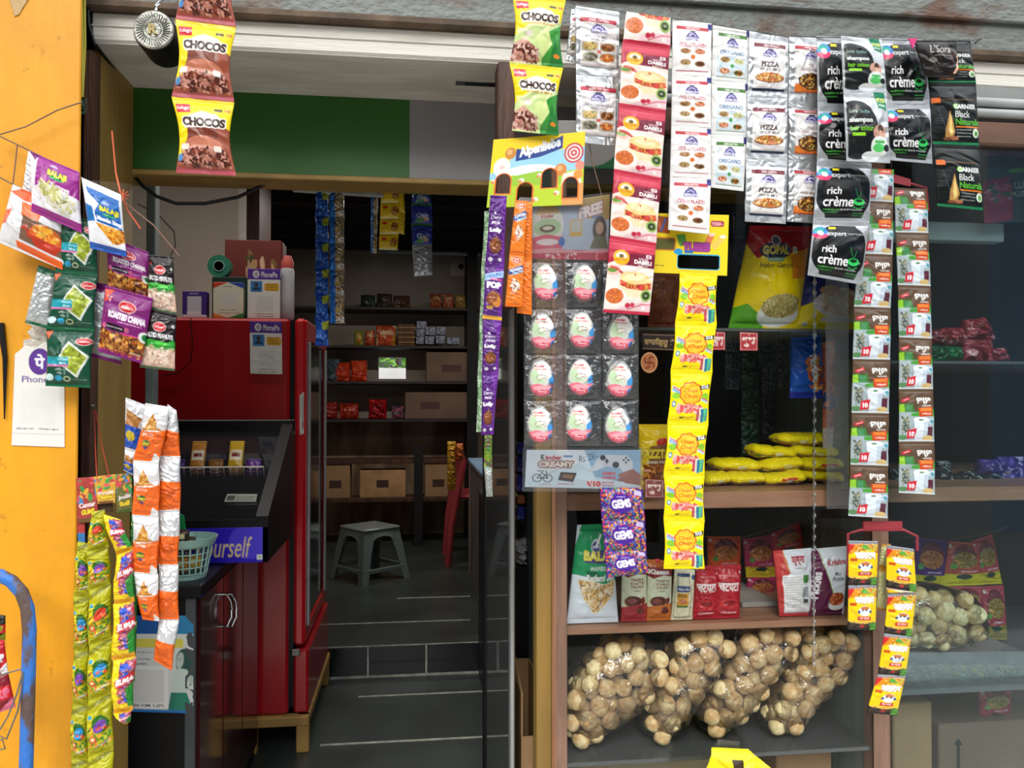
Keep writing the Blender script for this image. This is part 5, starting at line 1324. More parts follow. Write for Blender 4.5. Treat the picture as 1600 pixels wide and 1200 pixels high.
def d_chana():
    cv = Cv(260, 330, '7c1f6e', 0, 15)
    cv.poly([(0, .05), (.2, .03), (.05, .22)], 'd84a28'); cv.bits(.02, .12, .2, .22, ['e8a090', 'd84a28'], 8, .04)
    cv.ell(.55, .24, .185, .085, 'e8c8c0'); cv.ell(.55, .24, .17, .075, 'c4202c'); cv.text("Haldiram's", .42, .225, .68, .27, 'f6e6e0', .02, .2)
    cv.text('ROASTED CHANA', .18, .35, .96, .45, 'f4eef2', .05, rot=-.02); cv.scr(.4, .47, .9, .495, 'd8a0c8')
    cv.ell(.34, .58, .30, .05, '1c1020', rot=.04); cv.scr(.16, .57, .54, .59, 'c8b8c8'); cv.ell(.10, .58, .05, .04, 'c05a80'); cv.ell(.62, .58, .05, .04, 'c05a80'); cv.rect(.5, .63, 1, .67, 'd83a90')
    cv.poly([(0, .60), (.3, .66), (1, .66), (1, .93), (0, .90)], '5a2c12'); cv.bits(0, .66, 1, .93, ['c88030', '6a3010', 'e0a850', '4a200c', 'b86a24', '8a4418'], 240, .045, elong=1.3)
    cv.ell(.97, .62, .10, .08, 'e8ece8'); cv.ell(.99, .62, .06, .05, '1f7a40'); cv.rect(0, .92, 1, .935, 'c02060'); cv.scr(.72, .88, .96, .91, 'd8c0a8'); return cv
def d_peanut():
    cv = Cv(200, 330, '1c1214', 0, 16)
    cv.ell(.50, .27, .22, .085, 'e0c0b8'); cv.ell(.50, .27, .20, .075, 'c4202c'); cv.text("Haldiram's", .35, .25, .65, .29, 'f6e6e0', .02, .2); cv.veg(.93, .23, .035); cv.text('SALTED PEANUTS', .08, .38, .94, .46, 'f0eeee', .04); cv.poly([(.04, .12), (.2, .12), (.06, .22)], '7a1020')
    cv.poly([(0, .52), (.3, .50), (.8, .52), (.95, .46), (1, .50), (1, .66), (0, .66)], '2f9a34'); cv.ell(.6, .55, .2, .03, '58c84a')
    cv.rect(0, .64, 1, .95, 'e0c4b0'); cv.bits(0, .63, 1, .95, ['ecd4c2', 'd8b8a2', 'f2e0d0', 'c8a48e', 'e6cab8'], 130, .07, elong=1.7); cv.rect(0, .955, 1, 1, '4a5a40'); cv.path([(0, .62), (.5, .655), (1, .63)], .02, '48b040')
    return cv
def d_sattoys():
    cv = Cv(320, 320, 'eeeaf0', 0, 17)
    cv.poly([(.18, 0), (1, 0), (1, .48), (.35, .42), (.12, .55)], '9a2a8a'); cv.poly([(0, 0), (.2, 0), (.12, .12)], '7a2070'); cv.rect(0, .86, 1, 1, 'a0308c')
    cv.ell(.58, .24, .20, .06, '1c1a14', rot=0); cv.text('BALAJI', .40, .17, .78, .30, 'e8e23a', .05, out='3a2a10', ow=.008); cv.ell(.58, .30, .14, .025, '2aa050'); cv.ell(.52, .12, .08, .05, 'b0a8c0', half='top')
    cv.text('Sattoys', .48, .37, .84, .48, 'f2e8f0', .03)
    cv.poly([(.18, .46), (.50, .43), (.98, .62), (.80, .86), (.62, .84)], 'd8d8d0'); cv.bits(.2, .42, .98, .88, ['c8c068', 'd8d488', 'a09a40', 'e4e0a8'], 90, .07, elong=5, inside=(.62, .62, .33, .20)); cv.bits(.25, .42, .6, .6, ['c8c068', 'd8d488', 'e4e0a8'], 30, .07, elong=5)
    return cv
def d_sing():
    cv = Cv(240, 330, 'eceef2', 0, 18)
    cv.poly([(.10, .10), (.95, .12), (.98, .60), (.35, .58), (.28, .40)], '2064b0'); cv.poly([(.14, .18), (.45, .30), (.26, .48)], 'e8ecf4'); cv.rect(0, .90, 1, 1, '2a5cb4'); cv.poly([(0, .35), (.25, .38), (.28, .58), (0, .62)], '2a74b8')
    cv.text('BALAJI', .46, .32, .93, .42, 'e8e23a', .05, out='1a2040', ow=.010); cv.ell(.68, .44, .16, .02, '2aa050'); cv.ell(.62, .28, .10, .05, '9aa8c8', half='top'); cv.text('Masala Sing', .36, .48, .98, .57, 'f2f4f8', .04)
    cv.poly([(.30, .60), (1, .60), (1, .78), (.86, .84), (.70, .86)], 'e09020'); st = cv.a.copy(); cv.bits(.28, .58, 1, .88, ['f0a030', 'd88018', 'f4bc58', 'b86410'], 150, .045, elong=1.6)
    k = Cv(240, 330, '000'); k.poly([(.30, .60), (1, .60), (1, .78), (.86, .84), (.70, .86)], 'fff'); q = k.a[..., 0] < .5; cv.a[q] = st[q]
    cv.path([(.28, .60), (.68, .87), (.9, .85)], .012, 'f8f8f6'); return cv
def d_orangebag():
    cv = Cv(300, 330, 'e2e2e4', 0, 19)
    cv.poly([(0, .12), (.2, .0), (1, 0), (1, .1), (.3, .18)], 'e8602a'); cv.poly([(.28, .20), (.7, .20), (.62, .46), (.34, .42)], 'ec6a2c'); cv.poly([(0, .45), (.12, .38), (.1, .62), (0, .70)], 'e86a4a')
    cv.poly([(.36, .40), (1, .42), (1, .84), (.34, .80)], '7a5a48'); cv.ell(.76, .62, .26, .18, 'd05a24'); cv.bits(.55, .42, 1, .66, ['f0a830', 'e88a28', 'f4c050', 'd86a20'], 70, .06, elong=2.5, inside=(.77, .55, .22, .12)); cv.path([(.36, .62), (.45, .56), (.5, .70)], .05, 'b8402c'); cv.poly([(.5, .66), (1, .68), (.9, .84), (.6, .82)], 'c03a24')
    cv.poly([(.28, .84), (1, .88), (1, 1), (.3, .95)], 'ee6422'); cv.scr(.04, .55, .22, .57, '999'); cv.scr(.04, .6, .24, .62, '999'); return cv
def d_back(edge='125a3c', body='c4c8c8'):
    cv = Cv(120, 200, body, .35, 20); cv.rect(0, 0, 1, .12, edge); cv.rect(0, .95, 1, 1, edge)
    for k in range(14): cv.scr(.3, .2 + k * .05, .92, .215 + k * .05, '8a8e90')
    return cv
def d_gopal(front=True, i=0):
    cv = Cv(180, 330, 'f06a1c', 0.0, 21)
    if front:
        cv.poly([(0, 0), (1, 0), (1, .42), (.75, .46), (.2, .48), (0, .46)], 'e8e6e6', .25)
        cv.poly([(.45, .14), (.72, .44), (.16, .46)], 'b87828'); cv.bits(.2, .2, .72, .47, ['d89838', 'a86820', 'e8b860'], 60, .05, inside=(.45, .36, .22, .14))
        cv.poly([(.1, .48), (.3, .45), (.9, .44), (.75, .40), (.1, .42)], 'b87828'); cv.text('GATHIYA', .15, .50, .60, .545, 'e8e0dc', .02)
        cv.ell(.38, .68, .18, .055, '2a6a3a'); cv.text('गोपाल', .22, .655, .54, .72, 'e8d030', .03, out='2a2420', ow=.012); cv.poly([(.28, .74), (.50, .74), (.42, .80)], '4a4a8a'); cv.poly([(.80, .84), (1, .92), (1, 1), (.7, 1)], 'e8e6e6', .2)
    else:
        cv.rect(0, .42, 1, 1, 'ee6a20')
        cv.poly([(0, 0), (1, 0), (1, .48), (0, .45)], 'dcdcde', .35); cv.scr(.2, .2, .8, .215, 'aaa'); cv.scr(.2, .26, .7, .275, 'aaa'); cv.rect(.2, .60, .8, .80, 'd85c18')
        for k in range(4): cv.scr(.22, .62 + k * .04, .78, .632 + k * .04, 'a84410')
    return cv
def d_gum(c='2a80c8', acc='2f8a3a'):
    cv = Cv(140, 320, 'b4b012', 0, 22)
    cv.poly([(.0, .12), (1, -.05), (1, .02), (0, .20)], '8a8a10'); 
    for k in range(4): cv.line(0, .10 + k * .022, 1, -.04 + k * .022, .018, '6a6a10')
    cv.rrect(.06, .24, .34, .58, .08, 'd4ce20'); cv.rect(.10, .27, .30, .33, '3aa0c8'); cv.ell(.62, .44, .30, .16, '2f6a20', rot=-.6); cv.ell(.60, .48, .28, .09, c, rot=-.9)
    cv.bits(.05, .5, .95, .85, ['e8603a', acc, 'e8e040', 'f0a030', '3a7a2a'], 50, .08); cv.ell(.28, .70, .13, .06, 'e0502a'); cv.ell(.28, .70, .08, .035, 'f4d8a0')
    cv.line(.35, .86, .9, .76, .05, 'c8ccc8'); cv.line(.1, .94, .95, .86, .018, '6a6a10'); cv.line(.1, .98, .95, .90, .018, '6a6a10')
    return cv
def d_jelly():
    cv = Cv(150, 320, 'f4d420', 0, 23)
    cv.poly([(.35, .10), (1, 0), (1, .85), (.55, .80), (.4, .5)], '8a4048'); cv.bits(.4, .05, 1, .8, ['9a5a60', '2a5ac0', 'e8a0b0', '7a2848', 'd04a58', 'c88a98'], 90, .10)
    cv.ell(.55, .14, .2, .06, '2a50c0'); cv.poly([(.25, .36), (1, .26), (1, .42), (.28, .52)], 'c8202c'); cv.text('JELIMALS', .28, .33, 1.25, .46, 'f8eef0', .05, rot=.12)
    cv.poly([(.75, .55), (1, .45), (1, .95), (.8, .9)], '2a8a34'); cv.rect(0, .90, 1, 1, 'e0a020'); return cv
def d_bluewrap():
    cv = Cv(80, 200, '1c50b0', .15, 24); cv.poly([(.5, .1), (1, 0), (1, .35), (.6, .4)], 'a8b030'); cv.poly([(0, .3), (.6, .42), (.4, .75), (0, .7)], '2a68d0'); cv.bits(0, .4, 1, .9, ['123a8a', '2a68d0', '0e2a6a', '5a90e0'], 30, .12); return cv
def d_maggi():
    cv = Cv(160, 130, 'f2cc20', 0, 25); cv.ell(.25, .30, .15, .10, 'd03020'); cv.ell(.76, .50, .20, .28, '8a4a20'); cv.bits(.6, .25, .95, .75, ['e0a040', 'c07028', 'f0c860'], 30, .05); cv.scr(.08, .5, .5, .56, 'b89010'); cv.scr(.08, .62, .5, .68, 'b89010'); cv.rect(0, .9, 1, 1, 'e8dca0'); return cv
def d_sham2(k=0):
    cv = Cv(120, 130, ['1a2a8a', '2a3a9a', 'b8bcc4'][k], [.1, .1, .6][k], 26)
    if k < 2: cv.rect(0, .35 if k == 0 else 0, 1, .45 if k == 0 else .1, '4a9a3a'); cv.text('Clinic', .25, .5, .8, .72, 'c8d8f0', .02); cv.ell(.6, .78, .25, .1, 'c8a890'); cv.ell(.4, .85, .2, .1, '3a8a4a')
    else:
        for j in range(4): cv.scr(.15, .15 + j * .18, .85, .2 + j * .18, '8a8e94')
    return cv
# ------------------------------------------------------------------ things hanging along the front
YS = 1.50
G1 = 'sachet strips hanging under the steel beam'
kw_soft = dict(bulge=.010, wr=.0012, seal=.07)
kw_foil = dict(bulge=.006, wr=.0020, seal=.12, wf=2.2)
strip('chocos_strip', 'strip of yellow and brown CHOCOS bags, hanging alone in front of the green board', 'cereal bag strip', CH0, [(276, -90, 366, -85), (274, 30, 369, 42), (268, 151, 366, 160), (275, 270, 369, 275)], 1.42, 'strips of CHOCOS bags', 'cereal_bag', seed=1, bulge=.016, wr=.0016, seal=.06, pinch=.09, zig=.012)
strip('chocos_strip', 'strip of yellow and green CHOCOS bags above the candy display card', 'cereal bag strip', CH1, [(801, -8, 884, 0), (796, 98, 880, 106), (800, 204, 873, 212)], 1.46, 'strips of CHOCOS bags', 'cereal_bag', seed=2, bulge=.015, wr=.0016, seal=.06, pinch=.08, zig=.012)
U = d_usal()
t = strip('masala_strip', 'silver sachet strip printed DRY USAL MASALA, right of the yellow-green CHOCOS bags', 'sachet strip', U, [(899, 7, 968, 17), (900, 116, 967, 121), (900, 222, 965, 229)], 1.48, G1, seed=3, **kw_foil)
sheet('sachet', t, U, quad(893, 14, 925, 18, 905, 100, 884, 94, 1.50), seed=4, **kw_foil)
DB = d_dabeli()
strip('dabeli_strip', 'long red DABELI masala strip with burger pictures, sixth packet half hidden behind nothing', 'sachet strip', DB, [(979, 18, 1048, 28), (973, 66, 1047, 76), (967, 165, 1040, 176), (959, 268, 1033, 282), (953, 372, 1025, 384), (943, 488, 1015, 493)], 1.44, G1, first=.60, seed=5, bulge=.005, wr=.0010, seal=.05, wave=.012)['label'] = 'long red DABELI masala strip with burger pictures, between silver and white spice sachets'
sheet_kw = dict(bulge=.004, wr=.0012, seal=.09)
strip('chilli_strip', 'white sachet strip printed CHILLI FLAKES, just right of the red burger strip', 'sachet strip', d_chilli(), [(1051, 30, 1112, 37), (1050, 118, 1111, 120), (1049, 196, 1111, 200), (1047, 276, 1111, 279), (1044, 359, 1108, 366)], 1.47, G1, seed=6, **sheet_kw)
strip('oregano_strip', 'white sachet strip printed OREGANO with green edges and three packets', 'sachet strip', d_oregano(), [(1114, 38, 1172, 47), (1112, 125, 1170, 130), (1111, 210, 1168, 213), (1111, 293, 1162, 299)], 1.485, G1, seed=7, **sheet_kw)
strip('pizza_mix_strip', 'silver sachet strip printed PIZZA SPICE MIX', 'sachet strip', d_pizza(), [(1171, 48, 1232, 56), (1168, 152, 1231, 154), (1166, 248, 1231, 251), (1164, 346, 1228, 350)], 1.48, G1, seed=8, **kw_foil)
strip('masala_strip', 'narrow silver sachet strip with dark bowls of food, right of the pizza sachets', 'sachet strip', d_masala(), [(1233, 56, 1281, 60), (1232, 158, 1280, 160), (1232, 253, 1280, 255), (1230, 346, 1275, 349)], 1.50, G1, seed=9, **kw_foil)
CR = d_creme()
kw_cr = dict(bulge=.010, wr=.0018, seal=.08, wf=1.5)
strip('hair_colour_strip', 'left strip of black rich crème hair colour sachets, reaching lowest, onto the snack bags', 'sachet strip', CR, [(1276, 56, 1350, 61), (1278, 167, 1352, 168), (1277, 252, 1362, 257), (1271, 345, 1359, 346), (1262, 430, 1346, 445)], 1.47, G1, seed=10, **kw_cr)
strip('hair_colour_strip', 'right strip of two black rich crème hair colour sachets', 'sachet strip', CR, [(1374, 60, 1442, 62), (1380, 163, 1454, 163), (1386, 250, 1457, 256)], 1.49, G1, seed=11, **kw_cr)
strip('shampoo_strip', 'silver-grey strip of two shampoo hair colour sachets overlapping black ones on both sides', 'sachet strip', d_shampoo(), [(1314, 56, 1378, 62), (1318, 143, 1386, 145), (1323, 252, 1391, 255)], 1.43, G1, seed=12, bulge=.010, wr=.0018, seal=.09, wf=1.5)
GA = d_garnier()
strip('hair_colour_strip', 'black Black Naturals hair colour strip, rightmost of all, with green seams', 'sachet strip', GA, [(1440, 62, 1516, 62), (1450, 130, 1525, 130), (1458, 226, 1530, 229), (1465, 323, 1536, 330)], 1.49, G1, seed=13, bulge=.007, wr=.0016, seal=.06, wf=1.6)
sheet_o = sheet('hair_dye_sachet', None, d_indica(), quad(1428, 63, 1494, 63, 1499, 122, 1446, 120, 1.455), seed=14, bulge=.006, wr=.002, seal=.06)
tag(sheet_o, 'single dark brown hair dye sachet with a face, over the top of the rightmost strip', 'sachet', G1)
c = Cv(40, 60, 'd8307a'); c.poly([(0, 0), (0, 1), (.45, 1)], None); c.poly([(1, 0), (1, 1), (.55, 1)], None)
tag(sheet('pink_clip', None, c, quad(1419, 60, 1434, 60, 1432, 76, 1421, 76, 1.45), bulge=0, wr=0, seal=0, dens=.4, mask=True, mat=CARD, thick=.002), 'tiny pink pointed clip beside the face-printed hair dye sachet', 'clip')
CHS = d_chaas()
G2 = 'strips of green and brown mug sachets'
strip('buttermilk_strip', 'left strip of brown-green sachets with a white mug, ending lower', 'sachet strip', CHS, [(1345, 262, 1397, 265), (1344, 313, 1396, 316), (1341, 396, 1395, 398), (1335, 479, 1392, 481), (1333, 561, 1391, 562), (1331, 645, 1389, 646), (1329, 726, 1388, 728), (1326, 806, 1387, 810)], 1.50, G2, first=.42, seed=15, bulge=.006, wr=.0012, seal=.05, wave=.01)
strip('buttermilk_strip', 'right strip of brown-green sachets with a white mug, six packets', 'sachet strip', CHS, [(1397, 293, 1448, 296), (1400, 363, 1451, 364), (1403, 445, 1454, 447), (1405, 527, 1456, 529), (1405, 608, 1458, 608), (1405, 690, 1460, 690), (1405, 770, 1461, 773)], 1.50, G2, first=.1, seed=16, bulge=.006, wr=.0012, seal=.05, wave=.01)
M_HANG = pbr('dark_red_hanger', '#9a3038', .45, coat=.2, vscale=8, var=.15)
def hanger(label, pts_in, pts_frame, Y):
    top = at(pts_in[0], pts_in[1], Y)
    t = thing('display_hanger', top, label, 'hanger')
    x0, y0, x1, y1, x2, y2, x3, y3 = pts_in
    g = MB(); q = quad(x0, y0, x1, y1, x2, y2, x3, y3, Y); q2 = [p + Vector((0, .006, 0)) for p in q]
    g.quadprism(q, q2); g.build('handle', M_HANG, t)
    g = MB(); g.tube([at(px, py, Y + .003) for px, py in pts_frame], .0028, 8); g.build('frame', M_HANG, t)
hanger('upper dark red plastic hanger that carries the mug sachet strips', (1363, 262, 1423, 280, 1423, 291, 1363, 278), [(1350, 300), (1352, 277), (1366, 274), (1423, 287), (1447, 294), (1450, 330)], 1.515)
hanger('lower dark red plastic hanger that carries the yellow tea sachet strips', (1350, 815, 1410, 815, 1410, 827, 1350, 827), [(1325, 900), (1325, 834), (1345, 828), (1412, 828), (1433, 838), (1433, 860)], 1.515)
TEA = d_tea()
G3 = 'strips of yellow tea masala sachets'
strip('tea_masala_strip', 'short yellow tea masala strip of two sachets on the lower red hanger', 'sachet strip', TEA, [(1326, 845, 1372, 846), (1326, 915, 1370, 914), (1325, 984, 1368, 985)], 1.495, G3, seed=17, bulge=.006, wr=.0014, seal=.07)
strip('tea_masala_strip', 'long yellow tea masala strip, four sachets swinging to the left at its foot', 'sachet strip', TEA, [(1386, 852, 1428, 858), (1385, 918, 1432, 925), (1388, 928, 1432, 925), (1382, 990, 1424, 995), (1372, 1054, 1415, 1056), (1354, 1114, 1401, 1118)], 1.485, G3, seed=18, bulge=.006, wr=.0014, seal=.07)
strip('tea_masala_strip', 'pale back-side tea sachets half hidden behind the long yellow strip', 'sachet strip', d_back('a8782a', 'c8c890'), [(1378, 850, 1392, 850), (1374, 884, 1388, 886), (1370, 952, 1386, 955)], 1.51, G3, seed=19, bulge=.004, wr=.0014, seal=.07)
CC = d_chupa()
# yellow display card with the candy strip
cv = Cv(480, 400, 'f6da10', 0, 30)
cv.rrect(.76, .10, .94, .20, .03, 'b02a4a'); cv.text('₹30/-', .78, .12, .92, .18, 'f4c8c0', .03)
cv.poly([(.30, .35), (.42, .33), (.46, .52), (.36, .54)], '58a03a'); cv.line(.70, .55, .78, .32, .09, 'e8804a'); cv.ell(.78, .33, .045, .03, 'f4d8b0'); cv.line(.80, .55, .93, .36, .09, 'f2cc5a'); cv.ell(.93, .36, .045, .03, 'f8eccc')
cv.text('TUBES', .40, .47, .76, .62, 'b03aa0', .07, out='4a1a5a', ow=.008); cv.rect(.42, .60, .54, .65, '2070b0'); cv.ell(.34, .63, .06, .05, '20a0d8')
cv.poly([(.02, .04), (.20, .06), (.22, .34), (.0, .32)], 'a04a1c'); cv.line(.05, .08, .10, .28, .03, 'd8682a'); cv.line(.16, .08, .10, .30, .03, '3a60a0')
cv.rrect(-.02, .40, .30, .62, .03, 'd8701a'); cv.rrect(-.02, .42, .285, .60, .02, '5a5a18'); cv.rrect(.33, .66, .90, .92, .04, '20a0c8'); cv.rrect(.345, .685, .885, .90, .03, None)
cv.scr(.02, .86, .16, .885, '8a7a20'); cv.poly([(0, .98), (.9, 1.01), (.9, 1.0)], 'f6da10')
t = thing('candy_card', at(1080, 336, 1.49), 'yellow candy display card with a slot window, behind the white spice sachets', 'display card')
sheet('card', t, cv, quad(1022, 333, 1139, 336, 1136, 431, 1018, 426, 1.495), bulge=0, wr=.0002, seal=0, mat=CARD, mask=True, dens=.7, seed=20)
strip('candy_strip', 'long bright yellow SOUR candy strip, six bags below the yellow slotted card', 'candy bag strip', CC, [(1062, 425, 1121, 429), (1055, 504, 1120, 507), (1048, 579, 1113, 583), (1043, 660, 1107, 662), (1037, 739, 1101, 741), (1037, 810, 1101, 812), (1037, 889, 1101, 889)], 1.465, None, 'candy_bag', seed=21, bulge=.007, wr=.0015, seal=.06, pinch=.035)
GM = d_gems()
strip('gems_strip', 'multicoloured GEMS strip, three packets under the egg sheet banner', 'candy bag strip', GM, [(937, 762, 1004, 762), (940, 811, 1008, 811), (945, 860, 1010, 859), (948, 903, 1013, 895)], 1.48, None, 'candy_bag', seed=22, bulge=.006, wr=.0018, seal=.05)
L0, L1 = d_lolly(0), d_lolly(1)
strip('lolly_strip', 'purple chocolate lolly strip hanging from the left window of the candy card', 'candy strip', [L0, L1, L0, L0], [(766, 305, 792, 306), (758, 413, 788, 417), (754, 498, 784, 501), (753, 583, 779, 583), (752, 680, 771, 679)], 1.44, None, 'candy_packet', seed=23, bulge=.008, wr=.0018, seal=.05, pinch=.03)
cvx = Cv(60, 200, '8fb08a', .1, 3); cvx.bits(0, 0, 1, 1, ['b8ccb0', '6a9a62', 'd0dcc8', '587a50'], 60, .15)
strip('wafer_strip', 'pale green narrow packet strip just behind the purple lollies', 'candy strip', cvx, [(757, 330, 768, 330), (752, 420, 764, 420), (749, 505, 760, 505), (746, 590, 758, 590), (744, 675, 756, 675)], 1.50, None, 'candy_packet', seed=24, bulge=.008, wr=.0018, seal=.05, pinch=.06)
cvx = Cv(60, 200, '7a9a2a', .1, 4); cvx.bits(0, 0, 1, 1, ['a8b830', '4a8a3a', '8a3a5a', '2a6a3a'], 50, .2)
strip('wafer_strip', 'small twisted green and silver packets below the purple lolly strip', 'candy strip', [cvx, d_back('8a9a8a', 'a8aca8')], [(757, 680, 769, 680), (756, 728, 769, 730), (760, 776, 770, 776)], 1.49, None, 'candy_packet', seed=25, bulge=.006, wr=.0016, seal=.05)
AL = d_alpen()
strip('candy_strip', 'orange candy strip hanging from the second window of the card, front one', 'candy strip', AL, [(805, 313, 825, 314), (796, 398, 819, 400), (789, 479, 816, 480)], 1.445, 'orange candy strips', 'candy_packet', seed=26, bulge=.006, wr=.0016, seal=.05)
strip('candy_strip', 'plain orange back-side candy strip, behind and right of the front orange one', 'candy strip', Cv(60, 200, 'f47c22', .05), [(818, 318, 832, 318), (816, 405, 831, 406), (807, 489, 831, 492)], 1.46, 'orange candy strips', 'candy_packet', seed=27, bulge=.006, wr=.0016, seal=.05)
# candy display card with arched windows
cv = Cv(600, 450, 'ffd70f', 0, 31)
cv.poly([(0, .42), (.2, .36), (.5, .46), (.8, .36), (1, .34), (1, .62), (0, .62)], '9ad0e8'); cv.poly([(.2, .26), (1, .2), (1, .5), (.2, .55)], '9ed4ee'); cv.ell(.45, .50, .3, .10, 'e8f4f8')
cv.poly([(0, .60), (.25, .54), (.5, .62), (.75, .54), (1, .50), (1, 1), (0, 1)], 'bcd428'); cv.poly([(.22, .56), (.5, .50), (.76, .52), (.76, .7), (.22, .7)], '9cc838')
cv.poly([(0, 0), (.76, 0), (.76, .10), (.2, .22), (.2, .45), (0, .5)], 'ffd70f')
cv.poly([(.26, .16), (.45, .20), (.76, .02), (.76, .20), (.52, .30), (.26, .34)], '1f3f8c'); cv.text('Alpenliebe', .285, .09, .74, .27, 'f4f6fa', .05, .15, rot=.20)
for k in range(6): cv.ell(.885, .28, .105 - k * .018, .14 - k * .024, ['c8404a', 'f6d8d4'][k % 2])
cv.ell(.955, .46, .05, .065, 'e8907a'); cv.ell(.75, .50, .065, .085, 'd8883a'); cv.ell(.74, .48, .03, .04, 'eab070'); cv.ell(.20, .22, .06, .085, 'd08a3a'); cv.ell(.19, .20, .03, .04, 'e8b468')
cv.ell(.12, .42, .09, .14, 'f2ece4'); cv.ell(.12, .42, .03, .03, 'e8c8c0')
cv.poly([(.78, .56), (.95, .52), (.98, .70), (.76, .74)], 'f0e8d8'); cv.ell(.94, .58, .05, .06, 'f09a3a')
cv.poly([(.76, .72), (1, .70), (1, 1), (.78, 1)], 'e0a058')
for (x, y) in ((.34, .62), (.53, .56), (.05, .62), (.5, .90), (.72, .82)): cv.ell(x, y, .03, .03, 'f0e8e0'); cv.ell(x - .015, y + .015, .018, .02, 'e08a4a')
for (x0, x1, y0, y1) in ((.075, .22, .52, .80), (.31, .46, .66, .93), (.56, .71, .48, .74), (.79, .935, .62, .90)):
    for gr, c in ((.018, 'e8701c'), (0, None)):
        cv.rect(x0 - gr, y0 + .09, x1 + gr, y1 + gr, c); cv.ell((x0 + x1) / 2, y0 + .10, (x1 - x0) / 2 + gr, .10 + gr, c)
t = thing('candy_card', at(836, 214, 1.47), 'yellow, blue and green candy display card with four arched windows', 'display card')
sheet('card', t, cv, quad(771, 219, 914, 206, 910, 320, 760, 325, 1.475), bulge=0, wr=.0002, seal=0, mat=CARD, mask=True, dens=.7, curl=.003, seed=28)
# -------------------------------------------------- clear sheet of chocolate eggs with header and banner
M_POUCH = clear_mat('clear_pouch', (.93, .93, .95), .06, .10, haze=.04, bump=.6, bscale=70)
M_SLEEVE = clear_mat('clear_sleeve', (.98, .98, .98), .0, .12, haze=.03, bump=.1, bscale=30)
t = thing('egg_sheet', at(912, 320, 1.47), 'clear plastic sheet of chocolate eggs with FREE header and pale blue KINDER CREAMY banner', 'candy sheet')
YE = 1.49
cv = Cv(500, 340, 'b8c4d8', 0, 32)
cv.poly([(.5, 0), (1, 0), (1, .38), (.72, .34), (.62, .12)], 'b89a50'); cv.rect(.78, .3, .92, .34, '6a8ab8')
cv.ell(.22, .40, .20, .36, 'e8e4dc'); cv.ell(.22, .20, .15, .16, 'e8b870', half='top'); cv.ell(.22, .44, .17, .16, 'b8d0a0'); cv.poly([(.02, .62), (.2, .56), (.42, .62), (.4, .86), (.02, .86)], 'e0506a'); cv.ell(.22, .46, .10, .07, '6a4a30'); cv.ell(.22, .45, .06, .035, 'e8dcc0'); cv.text('Kinder', .14, .20, .30, .27, 'c02a38', .03)
cv.ell(.22, .70, .14, .06, 'f0e0e4'); cv.ell(.40, .70, .04, .08, '3a6ac0')
cv.text('FREE', .60, .12, .92, .30, 'f8ecec', .06, .15, rot=.18, out='b83848', ow=.006); cv.rect(.50, .34, .66, .62, 'd8b050'); cv.rect(.515, .36, .645, .54, 'c8c4bc')
cv.ell(.88, .52, .09, .20, '4a3426'); cv.ell(.88, .50, .05, .10, 'c8a08a'); cv.poly([(.76, .82), (.82, .62), (.96, .62), (1, .82)], '6a6a48')
cv.rect(0, .84, 1, 1, 'c83048'); cv.bits(0, .86, 1, .99, ['e87080', 'f0c8c8', 'b82038'], 40, .03); cv.poly([(0, .84), (.3, .80), (.6, .86), (1, .82), (1, .88), (0, .9)], 'e8a0a8')
sheet('header_card', t, cv, quad(828, 321, 953, 304, 950, 407, 828, 404, YE), bulge=.001, wr=.0006, seal=0, mat=FILM, seed=29)
cv = Cv(640, 240, 'e4f0fa', 0, 33)
cv.poly([(.25, 0), (.5, 1), (.7, 1), (.35, 0)], 'f2f8fe'); cv.poly([(.55, 0), (.85, 1), (1, 1), (.6, 0)], 'bcd8ee'); cv.poly([(.0, .8), (.5, .3), (1, .9), (1, 1), (0, 1)], 'dceefa')
cv.poly([(.5, 0), (1, 0), (1, .9), (.6, .7)], '9cc4e4')
cv.text('K', .125, .12, .16, .26, '2a2024', .04); cv.text('inder', .165, .14, .31, .26, 'c8283a', .04); cv.rect(.32, .14, .40, .19, '5a8ad0')
cv.text('CREAMY', .11, .30, .41, .46, 'f6ece4', .05, out='8a3a2c', ow=.010)
for cx in (.10, .19): cv.ell(cx, .75, .042, .11, '2a3238', ring=.8)
cv.path([(.10, .75), (.14, .60), (.19, .75), (.13, .75), (.10, .75)], .008, '2a3238'); cv.line(.10, .56, .16, .56, .008, '2a3238'); cv.line(.19, .75, .175, .55, .008, '2a3238')
cv.poly([(.30, .58), (.44, .60), (.41, .84), (.28, .80)], '3a2a28'); cv.poly([(.33, .64), (.42, .66), (.395, .76), (.31, .72)], '9a6a48'); cv.scr(.12, .90, .22, .93, 'c05060'); cv.scr(.28, .88, .42, .91, 'c05060')
cv.path([(.20, .62), (.24, .56), (.28, .52)], .004, '404060'); cv.text('Rs. 25/-', .45, .10, .62, .28, '404060', .0, .3, rot=.25)
cv.poly([(.55, .56), (.62, .22), (.70, .12), (.88, .14), (.93, .30), (.93, .66), (.88, .72), (.82, .46), (.70, .42), (.60, .54)], 'dfe6f0'); cv.ell(.665, .20, .025, .07, '1a1c22'); cv.ell(.78, .38, .03, .08, '1a1c22'); cv.line(.70, .22, .70, .36, .014, '1a1c22'); cv.line(.685, .29, .715, .29, .016, '1a1c22')
for dx, dy in ((0, -.06), (0, .06), (-.02, 0), (.02, 0)): cv.ell(.87 + dx, .26 + dy, .009, .026, '1a1c22')
cv.poly([(.80, .62), (.93, .48), (1, .62), (1, .90), (.86, .84)], 'a8685a'); cv.ell(.84, .66, .035, .05, 'b87868'); cv.ell(.83, .76, .035, .045, 'a8685a'); cv.ell(.87, .60, .03, .05, 'b87868')
